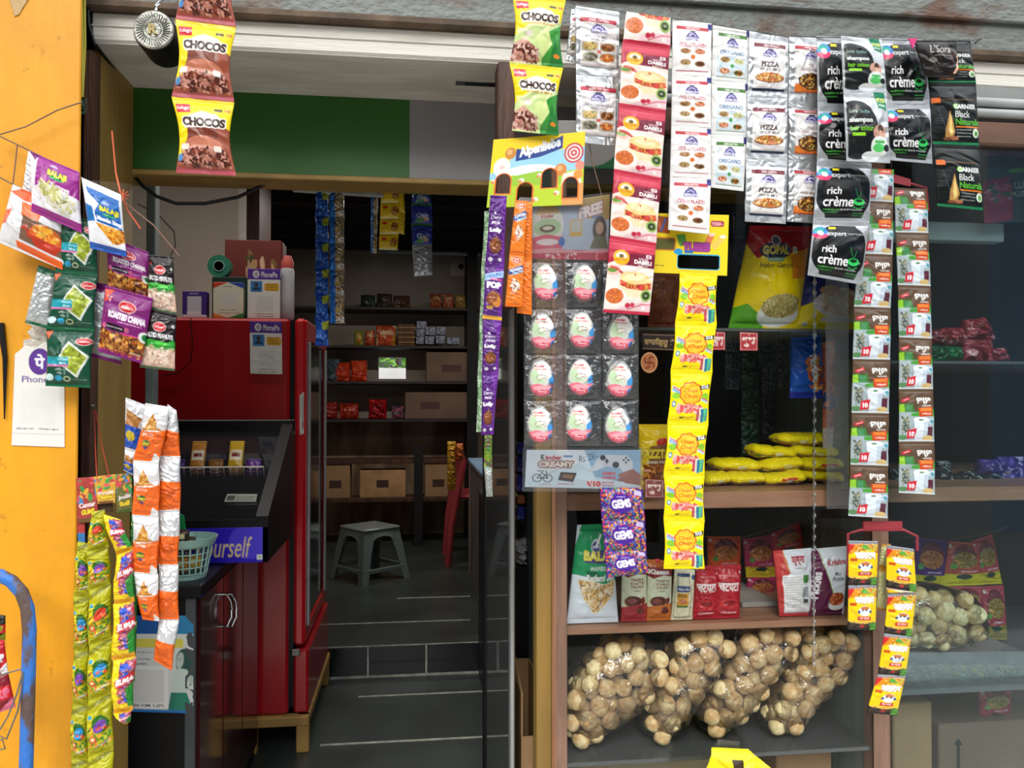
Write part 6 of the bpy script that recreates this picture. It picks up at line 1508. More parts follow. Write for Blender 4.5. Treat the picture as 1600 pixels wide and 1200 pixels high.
cv.text('GAMING', .66, .56, .78, .64, 'e03a50', .05); cv.text('CONSOLE', .66, .67, .78, .75, 'e03a50', .05); cv.text('₹10', .53, .80, .65, .95, 'e02a44', .06, out='f8f0f0', ow=.005); cv.scr(.66, .82, .77, .86, 'e03a50'); cv.scr(.66, .89, .77, .93, 'e03a50')
sheet('banner_card', t, cv, quad(823, 703, 1001, 703, 1001, 765, 820, 761, YE - .004), bulge=.001, wr=.0005, seal=0, mat=FILM, seed=30, dens=.7)
def d_egg(i):
    cv = Cv(150, 240, 'b4b6ae', 0, 40 + i)
    cv.ell(.42, .40, .44, .32, 'ccd0c4'); cv.ell(.35, .45, .28, .2, 'b9d0aa'); cv.poly([(.75, .05), (1, .2), (1, 1), (.80, 1), (.72, .5)], '4a94d0'); cv.ell(.62, .3, .3, .25, 'e4e2dc')
    cv.text('Kinder', .25, .15, .62, .21, 'c83a4a', .03); cv.text('CREAMY', .2, .24, .70, .29, 'd89088', .03)
    cv.path([(.26, .50), (.32, .43), (.48, .41), (.62, .44), (.70, .50)], .022, '94806c'); cv.path([(.28, .54), (.40, .56), (.52, .50), (.60, .50), (.66, .55)], .03, 'a09080'); cv.ell(.44, .48, .10, .03, 'e8e0d0')
    cv.poly([(0, .70), (.3, .64), (.6, .70), (1, .66), (1, 1), (0, 1)], 'e8788a'); cv.ell(.5, .76, .35, .06, 'f0a8b0'); cv.ell(.48, .86, .28, .05, 'd84a64'); cv.text('Creamy', .3, .82, .68, .90, 'f8e4e6', .02, .3); cv.ell(.88, .84, .12, .09, '3a70c4')
    for a in (0,): pass
    # outline of the egg
    uu, vv = cv.u * 2 - 1, cv.v * 2 - 1
    w = np.sqrt(np.clip(1 - vv ** 2, 0, 1)) * (1 + .16 * vv)
    cv.m &= np.abs(uu) <= w
    return cv
EG = [d_egg(0), d_egg(1)]
def egg(parent, cx, cy, w, h, i, rot=0.0):
    n_a, n_r = 40, 12
    c = at(cx, cy, YE - .004); W = w * YE / F / 2; H = h * YE / F / 2
    P, UVs = [], []
    for r in range(n_r + 1):
        for a in range(n_a):
            th = 2 * math.pi * a / n_a; rr = r / n_r
            vv = math.sin(th) * rr; uu = math.cos(th) * rr * (1 + .16 * vv)
            d = .009 * math.sqrt(max(0, 1 - rr ** 2.6)) + (.0015 if rr < .88 else 0)
            P.append((uu, vv, d)); UVs.append(((uu + 1) / 2, (vv + 1) / 2))
    cr_, sr_ = math.cos(rot), math.sin(rot)
    V = [(c.x + (u * W * cr_ - v * H * sr_), c.y - d, c.z - (u * W * sr_ + v * H * cr_)) for u, v, d in P]
    f = [(r * n_a + a, r * n_a + (a + 1) % n_a, (r + 1) * n_a + (a + 1) % n_a, (r + 1) * n_a + a) for r in range(n_r) for a in range(n_a)]
    nb = len(V); V.append((c.x, c.y + .006, c.z)); f += [(n_r * n_a + a, n_r * n_a + (a + 1) % n_a, nb) for a in range(n_a)]
    cols = np.zeros((len(V), 4), np.float32); cvx = EG[i % 2]
    # finer colours: subdivide by sampling a dense grid instead
    nu, nv = 44, 70
    U, Vv = np.meshgrid(np.linspace(-1, 1, nu), np.linspace(-1, 1, nv))
    w_ = np.sqrt(np.clip(1 - Vv ** 2, 0, 1)) * (1 + .16 * Vv)
    Ue = U * w_
    rr = np.sqrt(np.clip(U ** 2 * (1 - Vv ** 2) + Vv ** 2, 0, 1))
    d = .010 * np.sqrt(np.clip(1 - rr ** 3, 0, 1)) + np.where(rr < .9, .0012, 0)
    X = c.x + (Ue * W * cr_ - Vv * H * sr_); Z = c.z - (Ue * W * sr_ + Vv * H * cr_)
    Pf = np.stack([X, c.y - d, Z], -1).reshape(-1, 3); Pb = np.stack([X, c.y + d * .35 + .002, Z], -1).reshape(-1, 3)
    idx = np.arange(nu * nv).reshape(nv, nu)
    F4 = np.stack([idx[:-1, :-1], idx[1:, :-1], idx[1:, 1:], idx[:-1, 1:]], -1).reshape(-1, 4)
    ring = np.concatenate([idx[0, :], idx[1:, -1], idx[-1, -2::-1], idx[-2:0:-1, 0]]); r2 = np.roll(ring, -1)
    faces = np.concatenate([F4, F4[:, ::-1] + nu * nv, np.stack([ring, r2, r2 + nu * nv, ring + nu * nv], -1)])
    o = link_mesh('chocolate_egg', np.concatenate([Pf, Pb]), faces, FILM, parent, True)
    ju = np.clip(((Ue + 1) / 2 * cvx.w).astype(int), 0, cvx.w - 1); jv = np.clip(((Vv + 1) / 2 * cvx.h).astype(int), 0, cvx.h - 1)
    col = cvx.a[jv, ju].reshape(-1, 4)
    a_ = o.data.attributes.new('print', 'FLOAT_COLOR', 'POINT'); a_.data.foreach_set('color', np.concatenate([col, col]).ravel())
    return o
ECX, ECY = (850, 911, 972), (442, 516, 589, 661)
k = 0
for r in range(4):
    for c_ in range(3):
        cx = ECX[c_] - r * 2 + (2 if r == 0 else 0); cy = ECY[r] + (2, 0, 3)[c_] * (1 if r else 0)
        egg(t, cx, cy, 42 if c_ != 2 else 44, 59, k, (-.04, .0, -.08)[c_] if r == 3 else .03 * (k % 3 - 1)); k += 1
        # crumpled clear pouch over each egg
        x0, x1 = (820, 883, 943, 1001)[c_], (820, 883, 943, 1001)[c_ + 1]
        y0, y1 = (407, 481, 553, 625, 700)[r], (407, 481, 553, 625, 700)[r + 1]
        q = quad(x0, y0, x1, y0, x1, y1, x0, y1, YE - .014)
        rs = np.random.RandomState(300 + k)
        n_u, n_v = 46, 52
        Uu, Vv = np.meshgrid(np.linspace(0, 1, n_u), np.linspace(0, 1, n_v))
        TL, TR, BR, BL = [np.array(p) for p in q]
        P = ((1 - Uu)[..., None] * ((1 - Vv)[..., None] * TL + Vv[..., None] * BL) + Uu[..., None] * ((1 - Vv)[..., None] * TR + Vv[..., None] * BR))
        env = (np.sin(math.pi * Uu) * np.sin(math.pi * Vv)).clip(0, 1) ** .5
        P[..., 1] += .012 - .011 * env - crumple(Uu, Vv, rs, .0022, n=8, f=2.2) * (.3 + env)
        idx = np.arange(n_u * n_v).reshape(n_v, n_u)
        F4 = np.stack([idx[:-1, :-1], idx[1:, :-1], idx[1:, 1:], idx[:-1, 1:]], -1).reshape(-1, 4)
        link_mesh('clear_pouch', P.reshape(-1, 3), F4, M_POUCH, t, True)
# clear sleeve edges round the banner
q = quad(817, 699, 1005, 699, 1006, 769, 816, 768, YE - .006)
g = MB(); g.quadprism(q, [p + Vector((0, .0008, 0)) for p in q]); g.build('banner_sleeve', M_SLEEVE, t)
q = quad(824, 314, 957, 300, 953, 410, 824, 408, YE - .006)
g = MB(); g.quadprism(q, [p + Vector((0, .0008, 0)) for p in q]); g.build('header_sleeve', M_SLEEVE, t)
g = MB(); g.tube([at(920, 218, 1.50), at(925, 250, 1.50), at(941, 309, 1.492)], .0010, 6); tag(g.build('hanging_string', M_STRING), 'thin grey string holding the egg sheet under the silver sachets', 'string')
# grey sign with a flag-coloured border behind the sachets
cv = Cv(240, 220, '2a2a2a', 0, 50); cv.ell(.5, .2, .62, .85, 'c84a30'); cv.ell(.62, .3, .6, .85, '2a7a4a'); cv.ell(.52, .22, .54, .74, 'b4b0aa'); cv.rect(0, 0, 1, .1, 'b4b0aa'); cv.text('start here', .18, .38, .62, .48, '55504c', .02)
tag(sheet('round_sign', None, cv, quad(872, 188, 968, 190, 968, 264, 872, 262, 1.585), bulge=0, wr=0, seal=0, mat=CARD), 'grey sign with red and green rim, half hidden behind the silver sachets', 'sign')
# metal disc hanging under the beam ----------------------------------------
c0 = at(241, 48, 1.47)
t = thing('metal_disc', c0, 'round silver metal disc with a raised R, hanging under the left end of the beam', 'disc')
R0 = 31 * 1.47 / F
M_TIN = pbr('engraved_tin', '#cfcfc4', .35, .55, bump=.5, bscale=130, vscale=30, vcol='#8f8f86')
g = MB(); g.lathe(c0, [(R0 * .97, .075), (R0, .07), (R0, .004), (R0 * .97, 0)], 'y', 48); g.build('drum', M_BLACK, t, True)
g = MB(); g.lathe(c0 + Vector((0, -.004, 0)), [(R0 * .93, .004), (R0 * .93, 0), (R0 * .86, -.002), (R0 * .40, -.001), (R0 * .37, .0005), (R0 * .33, -.001), (R0 * .02, -.001)], 'y', 48); g.build('face_plate', M_TIN, t, True)
g = MB()
for k in range(36):
    a = 2 * math.pi * k / 36
    p = c0 + Vector((math.cos(a) * R0 * .45, -.0062, math.sin(a) * R0 * .45)); q_ = c0 + Vector((math.cos(a + .12) * R0 * .80, -.0065, math.sin(a + .12) * R0 * .80))
    g.tube([p, q_], .0007, 5)
g.build('engraving', pbr('dark_engraving', '#7a7a72', .4, .5, vscale=20, var=.2), t)
vt, tt_ = text_tris('R', .06)
P3 = [(c0.x + (v[0] - .5) * .016, c0.y - .0085, c0.z - (v[1] - .5) * .018) for v in vt]
P4 = [(x, y + .004, z) for x, y, z in P3]
n_ = len(P3)
E_ = {}
fs = [tuple(int(i) for i in q) for q in tt_] + [tuple(int(i) + n_ for i in q[::-1]) for q in tt_]
for q in tt_:
    for a, b in ((q[0], q[1]), (q[1], q[2]), (q[2], q[0])): E_[(int(a), int(b))] = E_.get((int(a), int(b)), 0) + 1
fs += [(a, b, b + n_, a + n_) for (a, b) in E_ if (b, a) not in E_]
link_mesh('letter_r', P3 + P4, fs, pbr('brass_letter', '#8a7a52', .4, .6, vscale=20, var=.2), t)
g = MB(); g.tube([at(244, 17, 1.475), at(243, 10, 1.475), at(249, 4, 1.48), at(254, -2, 1.49)], [.0032, .0026, .0026, .003], 8); g.build('hook', M_CHROME, t, True)
g = MB(); g.tube([at(222, 99, 1.66), at(250, 100, 1.66), at(284, 101, 1.66)], .0012, 6); tag(g.build('thin_wire', M_WIRE), 'thin pale wire under the soffit behind the round metal disc', 'wire')
# --------------------------------------------------------- the two curtains of twisted clear cord
t = thing('twisted_cord', at(1273, 440, 1.57), 'clear glittering twisted cord hanging in front of the cabinet glass', 'cord')
M_TW = clear_mat('clear_twisted_plastic', (.9, .94, .95), .12, .05, haze=.04)
pts, V, Fc = [], [], []
y0, y1, nseg = 345, 1040, 420
for i in range(nseg + 1):
    f_ = i / nseg
    c_ = at(1273 - 1.5 * f_, y0 + (y1 - y0) * f_, 1.575)
    a = f_ * math.pi * 42
    ax = Vector((math.cos(a), math.sin(a), 0)) * .0036; ay = Vector((-math.sin(a), math.cos(a), 0)) * .0012
    n0 = len(V); V += [c_ + ax, c_ + ay, c_ - ax, c_ - ay]
    if i: Fc += [(n0 - 4 + k, n0 - 4 + (k + 1) % 4, n0 + (k + 1) % 4, n0 + k) for k in range(4)]
link_mesh('cord', V, Fc, M_TW, t, True)
# ------------------------------------------------------------------ left cluster on the yellow pillar
YL = 1.44
G4 = 'snack bags on the yellow pillar'
tag(sheet('snack_bag', None, d_sattoys(), quad(46, 236, 124, 269, 128, 364, 49, 330, YL), seed=50, bulge=.016, wr=.0022, seal=.05, pinch=.02), 'tilted purple and white snack bag with pale sticks, topmost on the pillar', 'snack bag', G4)
cvx = Cv(60, 120, 'e8e6ea', .1, 3); cvx.rect(0, .9, 1, 1, 'a0308c')
tag(sheet('snack_bag', None, cvx, quad(44, 236, 62, 244, 54, 330, 32, 322, YL + .022), seed=51, bulge=.006, wr=.003, seal=.05), 'white edge of a bag tucked behind the topmost purple and white one', 'snack bag', G4)
tag(sheet('snack_bag', None, d_sing(), quad(127, 277, 189, 304, 198, 402, 141, 388, YL - .01), seed=52, bulge=.014, wr=.002, seal=.05, pinch=.02), 'blue and white Masala Sing peanut bag, right of the purple and white one', 'snack bag', G4)
tag(sheet('snack_bag', None, d_orangebag(), quad(20, 288, 96, 322, 98, 422, -4, 378, YL + .012), seed=53, bulge=.014, wr=.003, seal=.05), 'orange and white snack bag with a noodle bowl, lowest left of the tilted bags', 'snack bag', G4)
PE = d_peas()
strip('peas_strip', 'dark green strip of three green-pea snack packets covering the payment sticker', 'snack strip', PE, [(96, 335, 154, 346), (86, 424, 152, 431), (72, 514, 147, 517), (71, 603, 141, 606)], 1.455, G4, 'snack_packet', seed=54, bulge=.012, wr=.0022, seal=.06, pinch=.03)
tag(sheet('snack_packet', None, d_back(), quad(60, 414, 88, 424, 76, 514, 39, 504, 1.47), seed=55, bulge=.008, wr=.002, seal=.05), 'silver back of a packet with dark green seams, left of the pea strip', 'snack packet', G4)
CN, PN = d_chana(), d_peanut()
tag(sheet('snack_packet', None, CN, quad(166, 368, 232, 394, 231, 466, 170, 452, 1.463), seed=56, bulge=.012, wr=.0022, seal=.06), 'upper purple ROASTED CHANA packet, right of the dark green strip', 'snack packet', G4)
tag(sheet('snack_packet', None, CN, quad(165, 446, 239, 466, 221, 568, 153, 549, 1.44), seed=57, bulge=.014, wr=.0022, seal=.06), 'lower purple ROASTED CHANA packet, fully visible', 'snack packet', G4)
cvx = d_back('6a1a5e', 'a8acb0')
tag(sheet('snack_packet', None, cvx, quad(140, 440, 168, 444, 190, 570, 138, 556, 1.475), seed=58, bulge=.008, wr=.002, seal=.08), 'silver and purple packet back, between dark green strip and lower purple packet', 'snack packet', G4)
strip('peanut_strip', 'black and green strip of two salted peanut packets, right of the purple packets', 'snack strip', PN, [(232, 398, 270, 401), (230, 482, 276, 492), (218, 574, 273, 580)], 1.45, G4, 'snack_packet', seed=59, bulge=.010, wr=.002, seal=.06, pinch=.02)
# strings of the cluster
for lab, pts in (('brown cord rising across the pillar to the green knot', [(-10, 213), (40, 198), (90, 172), (120, 162), (128, 160)]), ('thin cord from which the purple and white bag hangs', [(0, 213), (27, 226), (60, 242), (100, 262), (125, 277), (180, 305), (240, 352), (280, 400)]), ('short upright cord linking two cords on the left pillar', [(27, 226), (24, 256), (20, 288)]), ('cord crossing behind the orange and white bag', [(-10, 272), (20, 288), (40, 298)])):
    g = MB(); g.tube([at(x, y, 1.475) for x, y in pts], .0013, 6); tag(g.build('cord', M_STRING), lab, 'cord')
g = MB(); g.tube([at(175, 205, 1.55), at(181, 270, 1.52), at(188, 300, 1.46), at(200, 330, 1.47), at(220, 358, 1.47)], .0016, 6)
for k in range(8):
    a = k * .8; g.tube([at(192, 305, 1.45), at(192 + 10 * math.cos(a), 305 + 9 * math.sin(a), 1.45 + .004 * math.sin(3 * a))], .0012, 5)
tag(g.build('orange_string', M_ORSTR), 'knotted salmon-pink string beside the blue peanut bag', 'string')
g = MB(); g.tube([at(127, -10, 1.55), at(129, 60, 1.55), at(128, 152, 1.55)], .0025, 6); g.tube([at(132, -10, 1.552), at(133, 70, 1.552), at(129, 152, 1.552)], .0022, 6); tag(g.build('yellow_strap', pbr('yellow_strap', '#c8c040', .6, vscale=10, var=.2)), 'yellow plastic strap hanging down beside the pillar top', 'strap')
g = MB(); rs = np.random.RandomState(3)
for k in range(26):
    a, b = rs.uniform(-10, 10, 2), rs.uniform(-14, 14, 2); g.tube([at(127 + a[0], 165 + b[0], 1.548), at(127 + a[1], 165 + b[1], 1.545)], .0007, 4)
tag(g.build('green_knot', pbr('green_thread', '#5a8a78', .8, vscale=20, var=.3)), 'frayed green thread knot at the lower end of the yellow strap', 'knot')
g = MB(); g.tube([at(x, y, Y_) for x, y, Y_ in ((137, -5, 1.588), (139, 40, 1.588), (147, 68, 1.590), (170, 98, 1.68), (195, 128, 1.79))], .0034, 8); tag(g.build('black_cable', M_BLACK), 'black cable running down the left end of the white beam', 'cable')
g = MB(); g.tube([at(147, 640, 1.597), at(149, 700, 1.55), at(151, 745, 1.495)], .0008, 5); g.tube([at(149, 640, 1.597), at(160, 700, 1.55), at(172, 750, 1.495)], .0008, 5); tag(g.build('red_string', pbr('red_string', '#c8402a', .8, vscale=20, var=.2)), 'thin red string from a nail on the ochre jamb to the candy cards', 'string')
g = MB(); g.lathe(at(148, 634, 1.61), [(.002, -.02), (.002, 0)], 'y', 8); g.tube([at(146, 628, 1.59), at(150, 640, 1.59)], .0012, 5); tag(g.build('nail', M_STEEL), 'small nail in the ochre jamb holding the red string', 'nail')
# sticker and torn paper
cv = Cv(300, 560, 'e9e6df', 0, 60)
cv.ell(.50, .33, .22, .105, '5b2f8f'); cv.text('पे', .40, .27, .60, .385, 'f4f0f8', .03); cv.text('PhonePe', .16, .445, .88, .495, '5b3f8f', .01)
cv.qrish(.14, .54, .82, .83); cv.scr(.08, .855, .4, .87, '888'); cv.scr(.5, .855, .88, .87, '888'); cv.rect(0, .90, 1, .905, 'c8c4bc'); cv.poly([(0, 0), (1, 0), (1, .16), (.8, .20), (.6, .17), (.4, .22), (.2, .20), (0, .27)], None)
tag(sheet('payment_sticker', None, cv, quad(25, 500, 101, 500, 101, 699, 18, 696, 1.4985), bulge=0, wr=.0002, seal=0, mat=CARD, mask=True, thick=.0004), 'white payment sticker with a round purple logo on the yellow pillar', 'sticker')
cv = Cv(120, 260, 'c8bfb0', 0, 61); cv.poly([(0, 0), (.3, .1), (.1, .3), (.25, .5), (0, .6)], None); cv.poly([(.7, 1), (1, .8), (1, 1)], None); cv.bits(0, 0, 1, 1, ['d8d0c4', 'b0a698', 'e0dad0'], 60, .1)
tag(sheet('torn_paper', None, cv, quad(38, 505, 80, 510, 84, 552, 36, 548, 1.4993), bulge=0, wr=.0006, seal=0, mat=MATTE, mask=True, thick=.0004), 'torn grey paper remnant above the payment sticker', 'paper')
cv = Cv(60, 200, 'c8a878', 0, 61); cv.poly([(0, 0), (.3, 1), (0, 1)], None); cv.poly([(1, 0), (.6, .9), (.4, 1), (1, 1)], None)
tag(sheet('torn_paper', None, cv, quad(12, -5, 48, -5, 40, 28, 14, 24, 1.4985), bulge=0, wr=.0003, seal=0, mat=MATTE, mask=True, thick=.0004), 'tan peeled paper scrap at the very top of the yellow pillar', 'paper')
# --------------------------------------- orange-white strips, candy cards and gum strips
GO, GOB = d_gopal(True), d_gopal(False)
G5 = 'orange and white namkeen strips'
strip('namkeen_strip', 'front orange and white strip with golden food print, in front of the dark cooler', 'snack strip', GO, [(228, 630, 266, 636), (209, 719, 249, 722), (207, 804, 248, 806), (207, 893, 246, 897), (222, 968, 248, 971)], 1.46, G5, 'snack_packet', seed=61, bulge=.012, wr=.0024, seal=.05, wave=.05)
strip('namkeen_strip', 'right-hand orange and white strip showing its plain backs, reaching lowest', 'snack strip', GOB, [(262, 632, 276, 642), (250, 712, 282, 713), (248, 797, 281, 796), (247, 882, 278, 882), (248, 967, 279, 968), (240, 1031, 268, 1048)], 1.475, G5, 'snack_packet', seed=62, bulge=.012, wr=.0024, seal=.05, wave=.05)
cvx = Cv(80, 220, 'd8d6d8', .2, 5); cvx.poly([(.1, .2), (.9, .3), (.8, .5), (.1, .5)], 'a87030'); cvx.rect(0, .5, 1, .95, '2050b0'); cvx.ell(.4, .7, .3, .1, 'c8b030')
strip('namkeen_strip', 'blue and white edge of a strip left of the front orange one', 'snack strip', cvx, [(196, 621, 230, 634), (195, 702, 216, 708), (193, 735, 212, 745)], 1.475, G5, 'snack_packet', seed=63, bulge=.008, wr=.0024, seal=.05)
def d_gcard(bg, c1, t1, t2, seed):
    cv = Cv(150, 300, bg, 0, seed); cv.bits(0, 0, 1, .5, ['d84a50', '3a8ac0', 'e8a030', '4aa04a', bg], 26, .18); cv.text(t1, .1, .55, .9, .66, 'f4e4e4', .03, rot=.1); cv.text(t2, .2, .70, .85, .82, 'f0d030', .06, out='5a1a10', ow=.015, rot=.1); cv.rect(.06, .9, .9, 1, c1); return cv
t = thing('candy_card', at(160, 745, 1.50), 'three-panel printed candy card with square openings, at the top of the yellow gum strips', 'display card')
for i, (q, cv) in enumerate((((119, 747, 152, 745, 153, 815, 121, 818), d_gcard('a83a34', '6a4a20', 'Center', 'GUMS', 70)), ((146, 745, 181, 741, 180, 786, 153, 788), d_gcard('d8a83a', '7a4a20', 'Fruit', 'Bubble', 71)), ((180, 742, 206, 738, 207, 800, 183, 802), d_gcard('6a6a34', '4a5a20', 'Jelli', 'Ruff', 72)))):
    sheet('card_panel', t, cv, quad(*q, 1.50 - .004 * i), bulge=0, wr=.0006, seal=0, mat=CARD, seed=80 + i)
cvx = Cv(60, 100, '4a3420'); sheet('card_opening_edge', t, cvx, quad(152, 786, 176, 784, 176, 800, 155, 801, 1.505), bulge=0, wr=0, seal=0, mat=CARD, seed=84)
cvx = Cv(60, 200, 'b83a34'); cvx.rect(0, .5, 1, 1, '3a7ab8'); sheet('card_panel', t, cvx, quad(120, 815, 132, 816, 133, 850, 122, 850, 1.503), bulge=0, wr=.0004, seal=0, mat=CARD, seed=85)
G6 = 'yellow gum strips at the lower left'
A_, B_, C_ = d_gum('7a4ab0'), d_gum('d8402a'), d_gum('2a90d0')
strip('gum_strip', 'leftmost yellow-green gum strip, hanging against the pillar edge', 'candy strip', [A_, C_], [(121, 846, 143, 850), (115, 930, 140, 936), (115, 1014, 138, 1019), (112, 1100, 138, 1104), (110, 1184, 137, 1190), (110, 1260, 137, 1265)], 1.49, G6, 'candy_packet', seed=90, bulge=.012, wr=.0026, seal=.03, wave=.08)
strip('gum_strip', 'middle yellow-green gum strip with coloured tongue shapes', 'candy strip', [B_, A_, B_, C_, A_], [(143, 800, 163, 796), (136, 862, 170, 855), (138, 922, 173, 912), (138, 1008, 175, 998), (137, 1094, 176, 1084), (136, 1182, 176, 1172), (136, 1265, 176, 1256)], 1.475, G6, 'candy_packet', seed=91, bulge=.014, wr=.0026, seal=.03, wave=.06)
JE = d_jelly()
strip('jelly_strip', 'yellow and maroon JELIMALS jelly strip, beside the orange and white strips', 'candy strip', JE, [(160, 803, 188, 812), (181, 868, 207, 858), (177, 944, 209, 940), (175, 1032, 212, 1026), (176, 1115, 206, 1110), (196, 1132, 203, 1128)], 1.455, G6, 'candy_packet', seed=92, bulge=.014, wr=.0026, seal=.03, wave=.08)
cvx = Cv(60, 200, '2a7a30', .05, 3); cvx.bits(0, 0, 1, 1, ['3a9a34', '1a5a24', 'e8d030', '58b040'], 30, .2)
strip('jelly_strip', 'green narrow side of the jelly strip, against the ochre jamb', 'candy strip', cvx, [(205, 800, 213, 830), (204, 900, 214, 905), (200, 985, 213, 990), (196, 1060, 210, 1065)], 1.50, G6, 'candy_packet', seed=93, bulge=.006, wr=.002, seal=.03)
# blue rusty rack at the lower left
t = thing('wire_rack', at(30, 1200, 1.40), 'blue rusty tube rack with thin wires standing before the yellow pillar', 'rack')
M_BLUERUST = pbr('blue_paint_over_rust', '#2f6fc0', .5, bump=.5, bscale=80, vscale=34, vcol='#5a4a44', stretch=(1, 1, .5), lo=.46, hi=.54)
g = MB(); pts = [at(-25, 898, 1.40), at(0, 899, 1.40), at(18, 908, 1.40), at(34, 926, 1.40), at(43, 950, 1.40), at(46, 985, 1.40), at(45, 1040, 1.40), at(43, 1120, 1.40), at(40, 1230, 1.40), at(36, 1500, 1.40)]
import itertools
g.tube(pts, .0105, 14); g.build('tube_frame', M_BLUERUST, t, True)
g = MB(); g.tube([at(-20, 1062, 1.39), at(10, 1052, 1.39), at(38, 1044, 1.395)], .0014, 6); g.tube([at(36, 1050, 1.39), at(26, 1085, 1.385), at(12, 1120, 1.385), at(0, 1140, 1.385)], .0014, 6); g.tube([at(38, 1046, 1.392), at(28, 1110, 1.385), at(10, 1155, 1.385), at(-10, 1145, 1.385)], .0014, 6); g.tube([at(-10, 1160, 1.385), at(4, 1155, 1.385), at(8, 1170, 1.385), at(-6, 1172, 1.385)], .0016, 6)
g.build('wires', pbr('grey_wire', '#7a7a74', .5, .4, vscale=20, var=.3), t)
for i, (q, c1, c2, lab) in enumerate((((-20, 958, 8, 962, 8, 1000, -20, 1000), '2a2a24', '8a9a20', 'dark packet top at the left frame edge, on the blue rack'), ((-22, 1000, 6, 1000, 12, 1050, -20, 1062), 'c02028', 'f0e8e8', 'red and white packet at the left frame edge on the blue rack'), ((-20, 1055, 12, 1050, 24, 1105, -20, 1120), '8a1a28', 'e0708a', 'dark red and pink packet, lowest on the blue rack'))):
    cvx = Cv(120, 120, c1, 0, i); cvx.rect(.55, .35, 1, .7, 'd02028'); cvx.text('UP', .6, .4, .95, .65, c2, .05); cvx.poly([(.4, 1), (1, .7), (1, 1)], c2)
    tag(sheet('snack_packet', None, cvx, quad(*q, 1.405 if i else 1.42), seed=100 + i, bulge=.008, wr=.002, seal=.05), lab, 'snack packet')
g = MB(); g.tube([at(1, 505, 1.495), at(8, 560, 1.495), at(7, 655, 1.495)], [.006, .004, .001], 6); tag(g.build('black_mark', M_BLACK), 'black rubber strip on the yellow pillar at the left frame edge', 'strip')
# cables in the doorway
g = MB(); g.tube([at(x, y, Y_) for x, y, Y_ in ((206, 270, 1.845), (222, 290, 1.85), (245, 307, 1.85), (275, 318, 1.86), (320, 318, 1.87), (372, 308, 1.88), (410, 290, 1.88), (430, 276, 1.87))], .004, 8); tag(g.build('black_cable', M_BLACK), 'black cable sagging below the ochre trim inside the doorway', 'cable')
g = MB(); g.tube([at(x, y, YF - .002) for x, y in ((215, 318, ), (250, 338), (272, 362), (274, 385), (266, 400))], .0016, 6); tag(g.build('thin_cable', M_BLACK), 'thin looping cable on the grey wall above the fridge', 'cable')
g = MB(); g.tube([at(x, y, FY - .006) for x, y in ((298, 497), (301, 540), (298, 565), (280, 582), (255, 588))], .0016, 6); tag(g.build('thin_cable', M_BLACK), 'thin dark cable curving down the red fridge side', 'cable')
# --------------------------------------- strips hanging inside the doorway
YI = 2.2
sway = (YI - .006, YI + .006)
BW = d_bluewrap()
t = thing('hanging_rail', at(560, 300, YI), 'pale rail and cords inside the doorway carrying the blue and yellow strips', 'rail')
g = MB(); g.tube([at(458, 297, YI), at(600, 306, YI)], .006, 10)
for px_ in (462, 598):
    p_ = at(px_, 300, YI); g.tube([p_, Vector((p_.x, p_.y, ZC - .06))], .002, 6)
g.build('rail', pbr('pale_rail', '#a8a8a4', .5, vscale=10, var=.1), t)
g = MB(); g.tube([at(540, 262, YI), at(590, 296, YI), at(640, 300, YI), at(700, 298, YI), at(765, 282, YI), Vector((WX(775, YI), YI, ZC - .06))], .002, 6); g.build('cord', M_STRING, t)
def rows(x0, x1, y0, y1, n, dx=0): return [(x0 + dx * (i / n), y0 + (y1 - y0) * i / n, x1 + dx * (i / n), y0 + (y1 - y0) * i / n + 1) for i in range(n + 1)]
G7 = 'strips hanging inside the doorway'
kI = dict(bulge=.012, wr=.004, seal=.03, wf=2.4)
strip('sachet_strip', 'dark blue twisted strip, leftmost inside the doorway', 'sachet strip', BW, rows(492, 514, 297, 540, 6, 0), YI, G7, seed=110, pinch=.08, **kI)
cvx = Cv(80, 200, '2a78d0', .3, 3); cvx.poly([(.4, 0), (1, 0), (1, 1), (.4, 1)], 'b8a890', .4); cvx.bits(.4, 0, 1, 1, ['c8a030', '8a5a30', 'e0e0e4', '6a4a30'], 30, .12)
strip('sachet_strip', 'light blue and gold strip, second inside the doorway', 'sachet strip', cvx, rows(514, 538, 297, 505, 5, 1), YI, G7, seed=111, pinch=.04, **kI)
strip('sachet_strip', 'short thin blue and gold strip, left of the yellow noodle strip', 'sachet strip', cvx, rows(580, 590, 306, 395, 3, -1), YI, G7, seed=112, **kI)
MG = d_maggi()
strip('noodle_strip', 'yellow noodle sachet strip of four inside the doorway', 'sachet strip', MG, [(596, 292, 626, 292), (595, 317, 625, 317), (594, 342, 624, 342), (593, 366, 623, 366), (592, 390, 621, 391)], YI, G7, seed=113, bulge=.006, wr=.0015, seal=.05)
strip('noodle_strip', 'plain yellow strip half hidden behind the noodle sachets', 'sachet strip', Cv(40, 60, 'e0c020'), [(622, 294, 631, 296), (622, 330, 633, 334), (621, 364, 632, 367)], YI, G7, seed=114, bulge=.005, wr=.0015, seal=.05)
strip('shampoo_strip', 'navy and green shampoo strip with silver lower end, inside the doorway', 'sachet strip', [d_sham2(0), d_sham2(1), d_sham2(1), d_sham2(2)], [(645, 294, 672, 296), (643, 318, 675, 319), (643, 349, 676, 350), (644, 382, 675, 382), (647, 432, 676, 430)], YI, G7, seed=115, bulge=.008, wr=.003, seal=.05)
cvx = d_back('8a8a90', 'c0c4c8')
